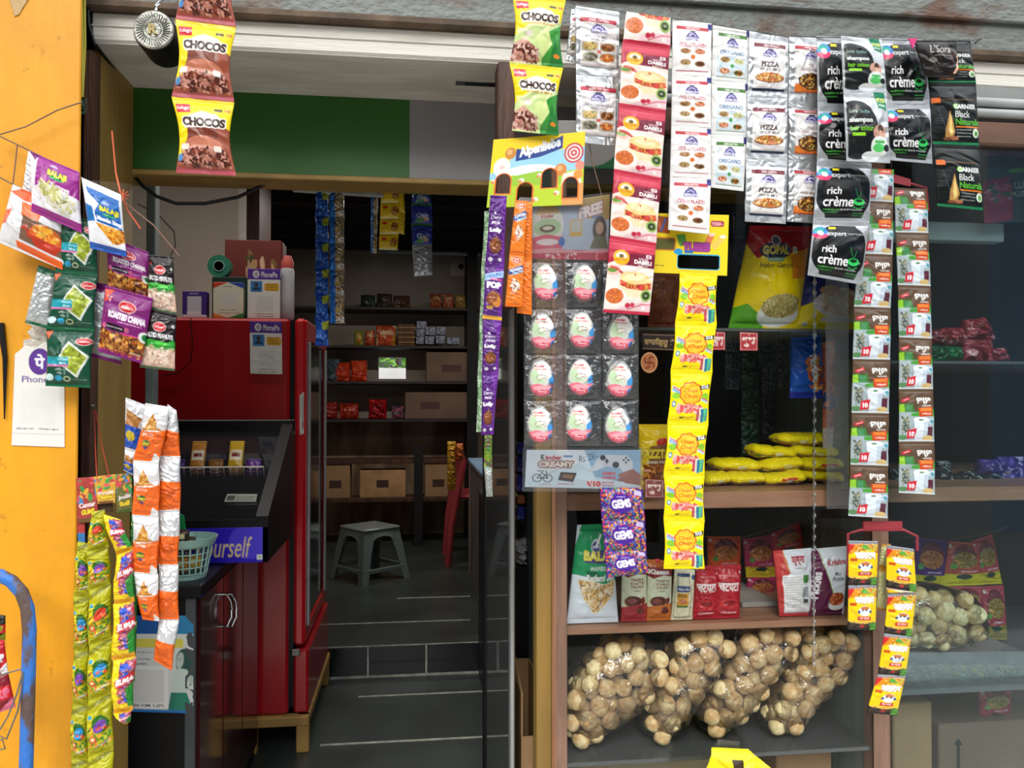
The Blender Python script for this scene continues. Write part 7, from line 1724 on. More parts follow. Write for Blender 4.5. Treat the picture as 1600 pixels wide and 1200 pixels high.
# wire and nails that carry the hanging strips
t = thing('hanging_wire', at(1200, 52, 1.47), 'thin steel wire along the beam from which the sachet strips hang', 'wire')
g = MB(); g.tube([at(x, y, Y_) for x, y, Y_ in ((880, -4, 1.565), (900, 8, 1.475), (970, 18, 1.472), (1050, 29, 1.468), (1112, 38, 1.478), (1172, 48, 1.48), (1233, 57, 1.478), (1314, 59, 1.46), (1377, 62, 1.462), (1440, 63, 1.478), (1516, 64, 1.484), (1534, 60, 1.565))], .0009, 6); g.build('wire', M_STEEL, t)
for x, y in ((880, -4), (1534, 60)):
    p_ = at(x, y, 1.565); g = MB(); g.lathe(p_, [(.0028, -.002), (.0028, 0), (.0014, .001), (.0014, .022)], 'y', 10); g.build('nail', M_STEEL, t)
for lab, (x, y), Y0_ in (('short wire from beam to the CHOCOS strip before the green board', (322, -92), 1.42), ('short wire from beam to the CHOCOS strip over the candy card', (842, -6), 1.46)):
    p_ = at(x, y, Y0_); g = MB(); g.tube([p_, p_ + Vector((0, .02, .02)), Vector((p_.x, 1.586, p_.z + .03))], .001, 6); tag(g.build('hanging_wire', M_STEEL), lab, 'wire')
for lab, (x, y), Y0_ in (('cord from the beam down to the upper dark red hanger', (1393, 262), 1.518), ('cord linking the sachets to the lower dark red hanger', (1380, 815), 1.518)):
    p_ = at(x, y, Y0_); g = MB(); q_ = at(1388, 66, 1.50) if y < 400 else at(1392, 300, Y0_); g.tube([p_, q_], .0008, 5); tag(g.build('cord', M_STRING), lab, 'cord')
# ------------------------------------------------------------------ goods in the display cabinet
YC = 1.66
# big snack bags on the top glass shelf
cv = Cv(420, 520, 'efd510', 0, 200)
cv.poly([(0, 0), (1, 0), (1, .20), (.85, .27), (.72, .24), (.6, .30), (.3, .27), (.15, .33), (0, .18)], 'a81c24'); cv.poly([(.62, .30), (1, .20), (1, .50), (.72, .52)], 'd88a28')
cv.ell(.40, .25, .23, .085, '20304a'); cv.ell(.40, .15, .075, .055, 'b8b8b4'); cv.ell(.40, .15, .05, .038, '5a5a70'); cv.text('GOPAL', .21, .20, .60, .29, 'd8c85a', .05); cv.poly([(.28, .32), (.52, .32), (.50, .36), (.30, .355)], '7aa890'); cv.scr(.32, .33, .48, .345, 'e0f0e4'); cv.veg(.70, .24, .035); cv.text('Nylon Gathiya', .20, .37, .68, .43, '3a3620', .02)
cv.poly([(0, .80), (.15, .76), (.40, .88), (.5, 1), (0, 1)], '5aaa20'); cv.ell(.64, .86, .31, .13, 'dfe4e0'); cv.ell(.64, .78, .29, .115, 'b8a860'); cv.bits(.34, .64, .95, .90, ['d8cc90', 'b0a058', 'e4dcb0', '8a7c3c', 'c8bc78'], 420, .028, elong=5, inside=(.64, .78, .29, .12))
q = quad(1172, 352, 1268, 354, 1246, 516, 1138, 516, (YC - .02, YC - .02, YC, YC))
t = thing('gopal_bag', q[3], 'large yellow, red and green GOPAL Nylon Gathiya bag on the top glass shelf', 'snack bag')
sheet('bag', t, cv, [q[0], q[1], (q[2].x, YC, zg1 + .002), (q[3].x, YC, zg1 + .002)], bulge=.04, wr=.0035, seal=.05, dens=.8, seed=200, exp=.6)
cv = Cv(320, 360, '28327a', 0, 201)
cv.text('GATHIYA', .30, .02, 1.0, .10, 'e8d420', .05); cv.scr(.4, .14, .95, .17, 'a8b0d8'); cv.poly([(0, .62), (.3, .48), (1, .5), (1, 1), (0, 1)], 'e0cc18'); cv.ell(.62, .56, .46, .24, 'd8d4d8'); cv.ell(.66, .52, .36, .22, 'd8c090')
cv.bits(.2, .30, 1, .80, ['e8d8b0', 'd0b080', 'f0e6c8', 'c09a68', 'e4c8a0'], 120, .09, elong=2.6, inside=(.66, .54, .38, .24)); cv.ell(.40, .34, .16, .08, 'c8a078'); cv.rect(.35, .80, 1, .88, 'c8ccc8'); cv.veg(.12, .92, .04)
q = quad(1258, 424, 1340, 426, 1338, 516, 1243, 516, YC)
t = thing('snack_bag', q[3], 'navy blue and yellow GATHIYA bag beside the GOPAL bag on the top glass shelf', 'snack bag')
sheet('bag', t, cv, [q[0], q[1], (q[2].x, YC, zg1 + .002), (q[3].x, YC, zg1 + .002)], bulge=.03, wr=.003, seal=.05, seed=201, exp=.6)
cv = Cv(140, 240, '8a4a24', 0, 202); cv.bits(.15, .1, .9, .9, ['9a5a30', '7a3c1c', '86462a'], 60, .10); cv.ell(.5, .82, .5, .2, '7a3418')
q = quad(1016, 427, 1060, 427, 1060, 514, 1012, 514, YC)
t = thing('brown_pouch', q[3], 'plain brown pouch on the top glass shelf beside the yellow candy strip', 'pouch')
sheet('pouch', t, cv, [q[0], q[1], (q[2].x, YC, zg1 + .002), (q[3].x, YC, zg1 + .002)], bulge=.012, wr=.002, seal=.06, seed=202)
# stickers on the glass
YG = 1.5985
def sticker(txt, x0, y0, x1, y1, label, bg='a82a30', fg='f0dcd4', Y=YG):
    cv = Cv(130, 140, bg, 0, 3)
    for a, b in (((.04, .04), (.96, .05)), ((.96, .05), (.95, .95)), ((.95, .95), (.05, .95)), ((.05, .95), (.04, .04))): cv.line(*a, *b, .02, fg)
    cv.text(txt, .12, .26, .88, .80, fg, .03); cv.ell(.5, .13, .03, .03, fg)
    return tag(sheet('glass_sticker', None, cv, quad(x0, y0, x1, y0 + 1, x1, y1, x0, y1, Y), bulge=0, wr=0, seal=0, mat=CARD, thick=.0005), label, 'sticker')
sticker('लाभ', 1110, 518, 1133, 547, 'red sticker reading लाभ, half hidden by the yellow candy strip')
sticker('शुभ', 1156, 519, 1184, 548, 'red sticker reading शुभ below the GOPAL bag')
sticker('शुभ', 1008, 749, 1037, 778, 'brown-red sticker reading शुभ low down beside the egg sheet banner', '8a4a48')
cv = Cv(300, 110, '2c1a18', 0, 4); cv.rect(0, .05, 1, .07, 'a07a60'); cv.rect(0, .93, 1, .95, 'a07a60'); cv.text('ਵਾਹਿਗੁਰੂ ਤੇ', .06, .25, .96, .80, 'd0b070', .01)
tag(sheet('glass_sticker', None, cv, quad(1004, 521, 1056, 523, 1056, 548, 1004, 546, YG), bulge=0, wr=0, seal=0, mat=CARD, thick=.0005), 'dark plaque sticker with golden Gurmukhi lettering beside the eggs', 'sticker')
cv = Cv(140, 140, 'c07a48', 0, 5); cv.ell(.5, .5, .48, .48, 'd8a070', ring=.86); cv.ell(.5, .5, .4, .4, 'b87040', ring=.92)
for a, b in (((.5, .25), (.5, .75)), ((.25, .5), (.75, .5)), ((.5, .25), (.75, .25)), ((.75, .5), (.75, .75)), ((.5, .75), (.25, .75)), ((.25, .5), (.25, .25))): cv.line(*a, *b, .07, '7a2a18')
for x, y in ((.38, .38), (.62, .38), (.38, .62), (.62, .62)): cv.ell(x, y, .025, .025, '7a2a18')
uu = ((cv.u - .5) ** 2 + (cv.v - .5) ** 2) > .25; cv.m &= ~uu
tag(sheet('glass_sticker', None, cv, quad(1001, 550, 1028, 550, 1028, 583, 1001, 583, YG), bulge=0, wr=0, seal=0, mat=CARD, mask=True, thick=.0005, dens=.6), 'round orange-gold Hindu auspicious medallion sticker on the cabinet glass', 'sticker')
# pasta packet
cv = Cv(220, 330, 'f2d018', 0, 6); cv.ell(.72, .28, .22, .07, 'c8301c'); cv.poly([(.3, .34), (1, .28), (1, .9), (.2, .9)], '8a5a3a'); cv.text('PAZZTA', .02, .38, .92, .52, 'f4dc40', .05, out='3a2a18', ow=.01); cv.text('MAKER TWIST', .2, .56, .9, .60, 'f0e8d0', .03); cv.bits(.1, .62, .95, .98, ['c87030', 'a85020', 'e09850', '8a4018'], 160, .06, elong=3)
q = quad(998, 663, 1048, 663, 1048, 768, 998, 768, YC)
t = thing('pasta_packet', (q[3].x, YC, zs1a), 'yellow and brown PAZZTA packet standing behind the glass left of the candy strip', 'pasta packet')
sheet('packet', t, cv, [q[0], q[1], (q[2].x, YC, zs1a + .002), (q[3].x, YC, zs1a + .002)], bulge=.015, wr=.002, seal=.05, seed=203)
# pile of yellow noodle packets
rs = np.random.RandomState(12)
NP = [(1103, 1150, 741, 765), (1145, 1206, 745, 767), (1201, 1270, 748, 770), (1264, 1335, 746, 770), (1120, 1199, 722, 746), (1196, 1268, 727, 748), (1262, 1335, 728, 748), (1182, 1254, 706, 728), (1246, 1318, 710, 729), (1300, 1338, 708, 729), (1222, 1290, 692, 709), (1266, 1338, 690, 710)]
pos = ['front row, leftmost', 'front row, second from left', 'front row, third, with a red mark', 'front row, right end', 'second layer, leftmost', 'second layer, middle', 'second layer, right end', 'third layer, leftmost', 'third layer, middle', 'third layer, right end', 'top layer, left', 'top layer, right']
M_NOOD = FILM
for i, (x0, x1, y0, y1) in enumerate(NP):
    lay = 0 if i < 4 else 1 if i < 7 else 2 if i < 10 else 3
    Yn = 1.70 + .02 * lay + rs.uniform(0, .02)
    p0, p1 = at(x0, (y0 + y1) / 2, Yn), at(x1, (y0 + y1) / 2, Yn)
    zc = zs1a + .0145 + lay * .0272 + (0 if lay == 0 else rs.uniform(0, .002))
    cvn = Cv(150, 110, 'f2e018', 0, i); cvn.poly([(0, .64), (1, .60), (1, .95), (0, .95)], 'a89058'); cvn.ell(.5, .5, .22, .09, 'd0321c' if i in (2, 6) else 'e8d418'); cvn.rect(.44, .52, .60, .66, 'd8dcc4'); cvn.bits(.1, .78, .9, .98, ['4a8a2a', 'b8a878', 'c07028', 'e8e0c0'], 30, .07)
    nu, nv = 70, 44
    U_, V_ = np.meshgrid(np.linspace(0, 1, nu), np.linspace(0, 2 * math.pi, nv))
    L = (p1.x - p0.x) * .97
    prof = np.clip(np.minimum(U_, 1 - U_) / .16, 0, 1) ** .6
    ry, rz_ = .045 * (0.55 + .45 * prof), .0148 * (.42 + .58 * prof) + .0012 * np.sin(U_ * 6 + i)
    ends = ((U_ > 0) & (U_ < 1)).astype(float); rz_ = rz_ * ends
    cr1 = crumple(U_ * 2, V_ / 3, np.random.RandomState(i), .003, n=6, f=2)
    X = p0.x + L * U_; Yy = Yn + .045 + (ry + cr1 * .4) * np.sign(np.cos(V_)) * np.abs(np.cos(V_)) ** .8 * -1; Z = zc + (rz_ + cr1 * prof * .7 * ends) * np.sin(V_) * 1.0 + (U_ - .5) * rs.uniform(-.012, .012)
    idx = np.arange(nu * nv).reshape(nv, nu); F4 = np.stack([idx[:-1, :-1], idx[1:, :-1], idx[1:, 1:], idx[:-1, 1:]], -1).reshape(-1, 4)
    o = link_mesh('noodle_packet', np.stack([X, Yy, Z], -1).reshape(-1, 3), F4, FILM, None, True)
    vv = ((V_ + math.pi / 2) % (2 * math.pi)) / math.pi
    vv = np.where(vv > 1, 2 - vv, vv)
    col = cvn.a[np.clip(((1 - vv) * cvn.h).astype(int), 0, cvn.h - 1), np.clip((U_ * cvn.w).astype(int), 0, cvn.w - 1)].reshape(-1, 4)
    a_ = o.data.attributes.new('print', 'FLOAT_COLOR', 'POINT'); a_.data.foreach_set('color', col.ravel())
    tag(o, 'yellow noodle packet in the shelf pile, ' + pos[i], 'noodle packet', 'pile of yellow noodle packets')
# blue biscuit pack leaning, long pale packs behind
cv = Cv(200, 330, '1a5ac0', .1, 7); cv.poly([(.4, .4), (.65, .3), (.95, .5), (.85, .85), (.5, .8)], 'c85a28'); cv.bits(.45, .35, .95, .85, ['d87838', 'a84820', 'e8a858', '2a60c0'], 30, .10); cv.text('Horlicks', .30, .45, 1.05, .60, 'f0ece0', .04, rot=-1.35); cv.rect(.0, .9, 1, 1, '2030a0')
q = quad(1236, 528, 1284, 524, 1286, 622, 1234, 622, 1.75)
tag(sheet('biscuit_packet', None, cv, q, bulge=.016, wr=.004, seal=.05, seed=204), 'blue biscuit packet with orange burst hanging under the glass shelf', 'biscuit packet')
cv = Cv(120, 300, 'c86a50', .1, 8); cv.rect(0, .5, 1, .62, '2a3a8a'); cv.bits(0, 0, 1, 1, ['d87a60', 'b85a44', 'e09a80', '3a4a8a'], 40, .15); cv.rect(0, .8, 1, 1, 'd8c8c0')
tag(sheet('biscuit_packet', None, cv, quad(1284, 535, 1304, 533, 1306, 700, 1286, 702, 1.77), bulge=.012, wr=.003, seal=.03, seed=205), 'narrow salmon-pink packet column right of the blue biscuit packet', 'biscuit packet')
M_CLEARSTRIP = clear_mat('clear_hanging_film', (.88, .92, .93), .05, .12, haze=.05, bump=.3)
q = quad(1290, 430, 1326, 430, 1326, 795, 1292, 795, 1.592)
g = MB(); g.quadprism(q, [p + Vector((0, .001, 0)) for p in q]); tag(g.build('clear_film', M_CLEARSTRIP), 'long clear plastic film hanging right of the twisted cord', 'film')
# dim strips hanging behind the glass
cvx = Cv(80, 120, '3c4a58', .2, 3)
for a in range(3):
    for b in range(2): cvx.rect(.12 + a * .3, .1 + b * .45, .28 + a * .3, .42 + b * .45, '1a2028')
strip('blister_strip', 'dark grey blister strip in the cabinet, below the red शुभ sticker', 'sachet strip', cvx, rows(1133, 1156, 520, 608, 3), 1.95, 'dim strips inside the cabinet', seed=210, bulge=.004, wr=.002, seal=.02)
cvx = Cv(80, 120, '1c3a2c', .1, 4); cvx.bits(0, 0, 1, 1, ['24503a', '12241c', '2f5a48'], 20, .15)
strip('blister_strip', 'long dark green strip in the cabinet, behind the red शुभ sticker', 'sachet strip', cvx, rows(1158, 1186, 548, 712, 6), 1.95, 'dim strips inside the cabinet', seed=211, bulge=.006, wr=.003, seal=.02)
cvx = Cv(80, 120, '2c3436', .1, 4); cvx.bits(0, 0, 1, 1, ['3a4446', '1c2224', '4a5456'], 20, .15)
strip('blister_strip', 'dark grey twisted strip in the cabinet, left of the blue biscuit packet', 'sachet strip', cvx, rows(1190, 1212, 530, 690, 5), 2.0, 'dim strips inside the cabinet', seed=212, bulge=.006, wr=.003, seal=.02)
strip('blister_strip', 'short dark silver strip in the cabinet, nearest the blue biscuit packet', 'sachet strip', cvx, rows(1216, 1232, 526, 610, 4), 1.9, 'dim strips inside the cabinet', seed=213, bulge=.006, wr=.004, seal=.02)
# ---------------------------------------------------- middle shelf
YM = 1.637
def stand(name, label, cat, cv, x0, y0, x1, y0b, x2, x3, Y=YM, zf=None, part='pouch', yb=None, lean=.006, grp=None, **kw):
    a, b = at(x0, y0, Y + lean), at(x1, y0b, Y + lean)
    zf = zs2a if zf is None else zf
    br, bl = (WX(x2, Y, 960), Y, zf + .002), (WX(x3, Y, 960), Y, zf + .002)
    t = thing(name, ((bl[0] + br[0]) / 2, Y, zf), label, cat, grp)
    sheet(part, t, cv, [a, b, br, bl], **{**dict(bulge=.014, wr=.0022, seal=.05), **kw})
    return t
cv = Cv(330, 500, 'dfeaf4', 0, 210)
cv.poly([(.25, 0), (1, 0), (1, .58), (.62, .62), (.30, .52), (.10, .50), (.0, .35)], '1f9a62'); cv.poly([(.25, 0), (.1, .5), (0, .5), (0, .2), (.12, .0)], '1f9a62'); cv.poly([(.28, .46), (.42, .60), (.7, .56), (.5, .46)], '0f6a48')
cv.ell(.52, .22, .12, .075, 'cfd8e4'); cv.ell(.52, .225, .10, .055, '3a4a8a'); cv.line(.52, .22, .66, .10, .05, 'f0f0ec'); cv.scr(.44, .21, .60, .24, 'e8ecf4')
cv.poly([(.25, .28), (.8, .25), (.98, .29), (.95, .40), (.3, .38), (.2, .35)], '4a3a7a'); cv.text('BALAJI', .22, .26, .98, .39, 'e8e058', .06, arc=-.01); cv.text('WAFERS', .38, .42, .76, .465, 'd0e8dc', .03); cv.text('Ratlami Sev', .30, .50, .98, .57, 'f0f4f0', .04, .2)
cv.poly([(.12, .54), (.40, .56), (.72, .60), (.98, .56), (.92, .72), (.62, .88), (.50, .90), (.22, .70)], 'e8dcc0')
st_ = cv.a.copy(); cv.bits(.1, .54, 1, .92, ['e0b868', 'c89848', 'f0d090', '8a5a28', 'd8a858'], 300, .06, elong=6)
k_ = Cv(330, 500, '000'); k_.poly([(.14, .55), (.40, .57), (.72, .61), (.96, .57), (.90, .71), (.61, .87), (.50, .89), (.24, .70)], 'fff'); m_ = k_.a[..., 0] < .5; cv.a[m_] = st_[m_]
stand('wafer_bag', 'green and white BALAJI bag of sev sticks, leftmost on the lower wooden shelf', 'snack bag', cv, 902, 820, 956, 818, 966, 885, bulge=.016, seed=220)
def kissan(t1, c):
    cv = Cv(200, 420, 'dfe6c8', 0, 211); cv.rect(0, 0, 1, .14, c); cv.poly([(.0, .12), (1, .10), (1, .26), (.6, .24), (.2, .30), (0, .26)], '8a1f24'); cv.text('Kissan', .02, .15, .86, .23, 'f4f0ec', .05)
    for k in range(3): cv.text(t1[k], .30, .31 + k * .055, .86, .35 + k * .055, '8a4a34', .03)
    cv.scr(.4, .49, .7, .51, '8a6a5a'); cv.ell(.42, .68, .36, .10, 'd8c890'); cv.ell(.42, .67, .32, .09, '5a2a24'); cv.ell(.36, .66, .18, .04, '8a4a40'); cv.ell(.80, .66, .10, .06, '7a3424'); cv.poly([(0, .76), (1, .70), (1, 1), (0, 1)], c); cv.ell(.7, .82, .16, .06, '6a2a20'); return cv
stand('sauce_pouch', 'red Kissan sauce pouch, left of the orange one', 'sauce pouch', kissan(('TAMARIND', 'DATE', 'CHUTNEY'), 'a82c34'), 972, 872, 1010, 872, 1011, 970, seed=221)
stand('sauce_pouch', 'orange-footed Kissan sauce pouch, beside the cream-coloured mayonnaise pouch', 'sauce pouch', kissan(('TOMATO', 'CHILLI', 'CHUTNEY'), 'c8702c'), 1012, 874, 1050, 876, 1048, 1010, seed=222)
g = MB(); pc = at(1026, 882, YM + .015); g.lathe((pc.x, YM + .012, WZ(890, YM, 1026)), [(.010, 0), (.010, .004), (.0075, .004), (.007, .018), (.006, .02)], 'z', 20); tag(g.build('bottle_cap', M_REDB, None, True), 'small red screw cap behind the sauce pouches', 'cap')
cv = Cv(200, 400, 'e9e6c4', 0, 212); cv.path([(.16, .16), (.16, .28), (.08, .36), (.08, .90), (.2, .95), (.70, .95), (.80, .88), (.80, .36), (.70, .28), (.70, .16)], .02, '3a5060'); cv.rect(.12, .08, .74, .15, '24406a'); cv.ell(.90, .15, .10, .05, '3a6090'); cv.rect(.14, .32, .72, .44, '1f4a80'); cv.text('Mayonnaise', .18, .36, .70, .42, 'e8e8f0', .02, .2); cv.rect(.16, .46, .68, .70, 'e8a834'); cv.text('REAL', .2, .48, .62, .54, '6a4a18', .04); cv.ell(.42, .62, .18, .05, 'c87a4a'); cv.rect(.16, .70, .68, .74, '3a7a34')
stand('mayonnaise_pouch', 'cream mayonnaise pouch with a jar drawing, on the lower wooden shelf', 'sauce pouch', cv, 1054, 888, 1086, 890, 1082, 1048, seed=223)
def chat():
    cv = Cv(200, 440, 'b01c2a', 0, 213); cv.rect(0, 0, 1, .12, 'a01822'); cv.scr(.12, .18, .80, .22, 'd08a8a'); cv.bits(.1, .16, .85, .28, ['d0606a', 'c04858'], 20, .06, elong=5); cv.text('चटपटा', .05, .33, .88, .48, 'f2e8e8', .03); cv.ell(.5, .72, .36, .09, 'c83038'); cv.ell(.5, .70, .24, .05, '8a141c'); cv.text('Chatpata', .2, .86, .84, .905, 'f0d8d8', .02, .2); cv.veg(.92, .14, .04); return cv
stand('spice_pouch', 'red चटपटा pouch nearest the mayonnaise pouch', 'spice pouch', chat(), 1088, 884, 1122, 884, 1120, 1082, seed=224, wr=.003)
stand('spice_pouch', 'red चटपटा pouch, right one of the pair', 'spice pouch', chat(), 1121, 882, 1158, 882, 1155, 1117, seed=225, wr=.003)
cv = Cv(280, 500, 'dfe6ee', 0, 214); cv.poly([(0, 0), (.25, .0), (.35, .35), (.2, .4), (.14, .95), (.2, 1), (.0, 1)], 'c8403c'); cv.path([(.25, .0), (.27, .2), (.36, .36)], .015, 'c8b840'); cv.text('कृष्णा', .42, .10, .78, .24, 'b02034', .04); cv.scr(.5, .27, .8, .285, '777'); cv.rrect(.14, .37, .88, .93, .02, 'f2f4f6')
for k in range(13): cv.scr(.18, .40 + k * .037, .62 + .2 * (k % 2), .412 + k * .037, '8a8e96')
cv.rect(.70, .38, .86, .50, '4a8a4a'); cv.rect(.66, .56, .86, .72, 'a0a8b0'); cv.rect(.70, .74, .84, .80, '4a4a50'); cv.rect(0, .95, 1, 1, 'b83038')
stand('pickle_pouch', 'white-backed pickle pouch with red left edge and कृष्णा lettering', 'pickle pouch', cv, 1208, 861, 1268, 856, 1268, 1218, seed=226)
cv = Cv(280, 500, 'dfe8ee', 0, 215); cv.poly([(0, .03), (.20, .02), (.32, .25), (.62, .70), (1, .88), (1, 1), (0, 1)], '5a1440'); cv.path([(.22, .0), (.34, .25), (.64, .72)], .02, '98b850'); cv.text('Pickles', -.22, .48, .50, .60, 'eceaf0', .03, rot=1.48)
cv.text('The', .42, .15, .52, .18, '5a5a5a', .01); cv.text('Krishna', .42, .17, .98, .26, 'b03a44', .04, rot=.03); cv.text('Mix', .62, .36, .80, .41, '3a3a40', .02); cv.text('Pickles', .56, .43, .92, .49, '3a3a40', .02); cv.ell(.75, .84, .24, .09, 'e6e8e8'); cv.ell(.74, .76, .22, .10, 'b04a24'); cv.bits(.5, .66, .98, .85, ['c86030', '8a2c14', 'd88848', 'a04020'], 60, .05, inside=(.74, .76, .22, .10)); cv.rect(.95, 0, 1, 1, 'c8d4e0')
stand('pickle_pouch', 'purple and white Krishna Pickles pouch, rightmost on the lower wooden shelf', 'pickle pouch', cv, 1266, 858, 1324, 853, 1318, 1262, seed=227)
# small namkeen packets behind
def nam(bg, body='b87038', foot='d8c020'):
    cv = Cv(220, 300, bg, 0, 216); cv.ell(.52, .32, .36, .26, '6a1c2c', half='top'); cv.ell(.52, .40, .36, .18, body); cv.bits(.15, .20, .9, .60, [body, '8a4a1c', 'd89848', '6a3410'], 150, .045, elong=3, inside=(.52, .42, .34, .17)); cv.rect(0, .72, 1, 1, foot); cv.ell(.5, .78, .2, .06, '1c3a2a'); cv.scr(.4, .64, .85, .68, 'e8c8d8'); cv.ell(.2, .55, .08, .06, '5aa04a'); cv.veg(.08, .1, .04); return cv
NY = 1.86
G8 = 'namkeen packets strung behind the pouches'
for i, (q, bg, foot, lab) in enumerate((((1105, 838, 1158, 838, 1156, 900, 1106, 900), 'd85a1c', 'd85a1c', 'orange namkeen packet behind the red चटपटा pouches'), ((1160, 842, 1208, 836, 1212, 902, 1166, 902), 'b02a5a', 'd8c020', 'magenta namkeen packet with yellow foot, middle of the strung ones'), ((1204, 834, 1250, 816, 1256, 862, 1208, 868), 'c02030', 'c02030', 'red namkeen packet, highest of those strung behind the pouches'), ((1168, 902, 1212, 901, 1210, 938, 1164, 938), 'b02a5a', 'b02a5a', 'lower magenta namkeen packet standing on the shelf behind the pouches'))):
    cvx = nam('#' + bg, 'b87038', '#' + foot)
    tag(sheet('namkeen_packet', None, cvx, quad(*q, NY), seed=230 + i, bulge=.012, wr=.003, seal=.05), lab, 'snack packet', G8)
g = MB(); g.tube([at(1100, 838, NY + .02), at(1160, 840, NY + .02), at(1250, 814, NY + .02), at(1272, 796, NY + .02)], .0012, 5); tag(g.build('cord', M_STRING), 'thin cord carrying the namkeen packets behind the pouches', 'cord')
g = MB(); p_, q_ = at(1160, 950, 1.72), at(1215, 950, 1.72); g.box(p_.x, q_.x, 1.72, 1.95, zs2a + .001, zs2a + .012, .001); tag(g.build('flat_carton', pbr('pale_grey_board', '#a8a49c', .7, vscale=8, var=.2)), 'flat pale grey carton lying on the lower wooden shelf', 'carton')
cv = Cv(300, 200, '2a2a2a', .0, 9); cv.rect(.3, .2, .6, .9, 'b02030'); cv.rect(.6, .1, .9, .9, '5a6ab0'); cv.rect(0, .2, .3, .9, '3a5a3a')
# ---------------------------------------------------- puri bags
M_PURI = pbr('crisp_puri', '#eedbaa', .5, spec=.4, bump=.25, bscale=7, vscale=1.6, vcol='#d0a468', lo=.32, hi=.68)
M_PURI2 = pbr('pale_crisp_puri', '#f6e6b4', .5, spec=.4, bump=.25, bscale=7, vscale=2.0, vcol='#d8b878', lo=.34, hi=.56)
M_BAG = clear_mat('clear_puri_bag', (.985, .985, .98), .05, .05, haze=.010, bump=1.0, bscale=34)
def ball_mesh(seed):
    import bmesh
    bm = bmesh.new(); bmesh.ops.create_icosphere(bm, subdivisions=3, radius=1.0)
    rs = np.random.RandomState(seed); k1, k2 = rs.normal(0, 1, 3), rs.normal(0, 1, 3)
    for v in bm.verts:
        c = np.array(v.co); f = 1 + .05 * math.sin(3 * c.dot(k1)) + .03 * math.sin(5 * c.dot(k2) + 1)
        v.co = Vector((c * f).tolist()); v.co.z *= .90
    me = bpy.data.meshes.new('puri'); bm.to_mesh(me); bm.free()
    me.polygons.foreach_set('use_smooth', [True] * len(me.polygons)); return me
PM = []
for i in range(6):
    me = ball_mesh(i); me.materials.append(M_PURI if i % 3 else M_PURI2); PM.append(me)
def puri_bag(poly, Y0, D, floor_z, label, rpx=14.5, seed=0, count=120, dark=False):
    """poly: outline px of the filled region at plane Y0; balls packed inside a volume of depth D"""
    which = ['', 'leftmost large', 'second from left', 'third from left', 'rightmost left-bay', 'right-bay'][seed]
    rs = np.random.RandomState(seed)
    P = np.array([[at(x, y, Y0).x, at(x, y, Y0).z] for x, y in poly])
    R = rpx * Y0 / F
    cx, cz = P.mean(0)
    bag = thing('puri_bag', (cx, Y0 + D / 2, P[:, 1].min()), label, 'bag of puri', 'clear bags of puri')
    balls = []
    x0, x1, z0, z1 = P[:, 0].min(), P[:, 0].max(), P[:, 1].min(), P[:, 1].max()
    def inside(x, z, m):
        c = False; n = len(P); dmin = 9
        for i in range(n):
            (ax, az), (bx_, bz) = P[i], P[(i + 1) % n]
            if (az > z) != (bz > z) and x < (bx_ - ax) * (z - az) / (bz - az) + ax: c = not c
            t_ = max(0, min(1, ((x - ax) * (bx_ - ax) + (z - az) * (bz - az)) / ((bx_ - ax) ** 2 + (bz - az) ** 2)))
            dmin = min(dmin, math.hypot(x - ax - t_ * (bx_ - ax), z - az - t_ * (bz - az)))
        return c and dmin > m
    for lay in range(3):
        tries = 0
        while tries < 7000 and len(balls) < count:
            tries += 1
            x, z = rs.uniform(x0, x1), rs.uniform(z0, z1)
            r = R * rs.uniform(.92, 1.18)
            y = Y0 + r + lay * R * 1.3 + rs.uniform(0, R * .5)
            if z - r < floor_z + .001 or not inside(x, z, r * .75): continue
            if all((x - b[0]) ** 2 + (y - b[1]) ** 2 + (z - b[2]) ** 2 > ((r + b[3]) * .88) ** 2 for b in balls): balls.append((x, y, z, r))
    for (x, y, z, r) in balls:
        me = PM[rs.randint(6)]
        o = bpy.data.objects.new('puri', me); scene.collection.objects.link(o)
        o.location = (x, y, z); o.rotation_euler = rs.uniform(0, 6, 3); o.scale = (r, r, r * rs.uniform(.95, 1.22))
        tag(o, 'crisp round puri inside the %s clear bag' % which, 'puri', 'puri inside the %s bag' % which)
    # film
    import bmesh
    n_a, n_l = 72, 12
    C2 = P.mean(0)
    V = []
    m_ = len(P)
    per = []
    for k in range(n_a):
        s_ = k / n_a * m_; i = int(s_); f_ = s_ - i
        per.append(P[i] * (1 - f_) + P[(i + 1) % m_] * f_)
    per = np.array(per)
    for _ in range(2): per = (np.roll(per, 1, 0) + per * 2 + np.roll(per, -1, 0)) / 4
    for l in range(n_l + 1):
        th = math.pi * l / n_l
        sc = math.sin(th) ** .45 if 0 < l < n_l else .0
        yy = Y0 - .004 + (D + .008) * (1 - math.cos(th)) / 2
        for k in range(n_a):
            p = C2 + (per[k] - C2) * (1.02 * sc)
            V.append((p[0], max(yy, 1.611) + .004 * math.sin(k * 1.7 + l * 2.1) * sc, max(p[1], floor_z + .001)))
    Fc = [(l * n_a + k, l * n_a + (k + 1) % n_a, (l + 1) * n_a + (k + 1) % n_a, (l + 1) * n_a + k) for l in range(n_l) for k in range(n_a)]
    link_mesh('clear_film', V, Fc, M_BAG, bag, True)
    return bag
zfl = zg2
puri_bag([(905, 1060), (960, 1010), (1000, 1000), (1040, 1020), (1055, 1050), (1040, 1085), (1010, 1125), (975, 1150), (925, 1178), (893, 1172), (886, 1130), (888, 1090)], 1.638, .15, zfl, 'large clear bag of puri, leftmost on the lowest glass shelf', seed=1, count=120)
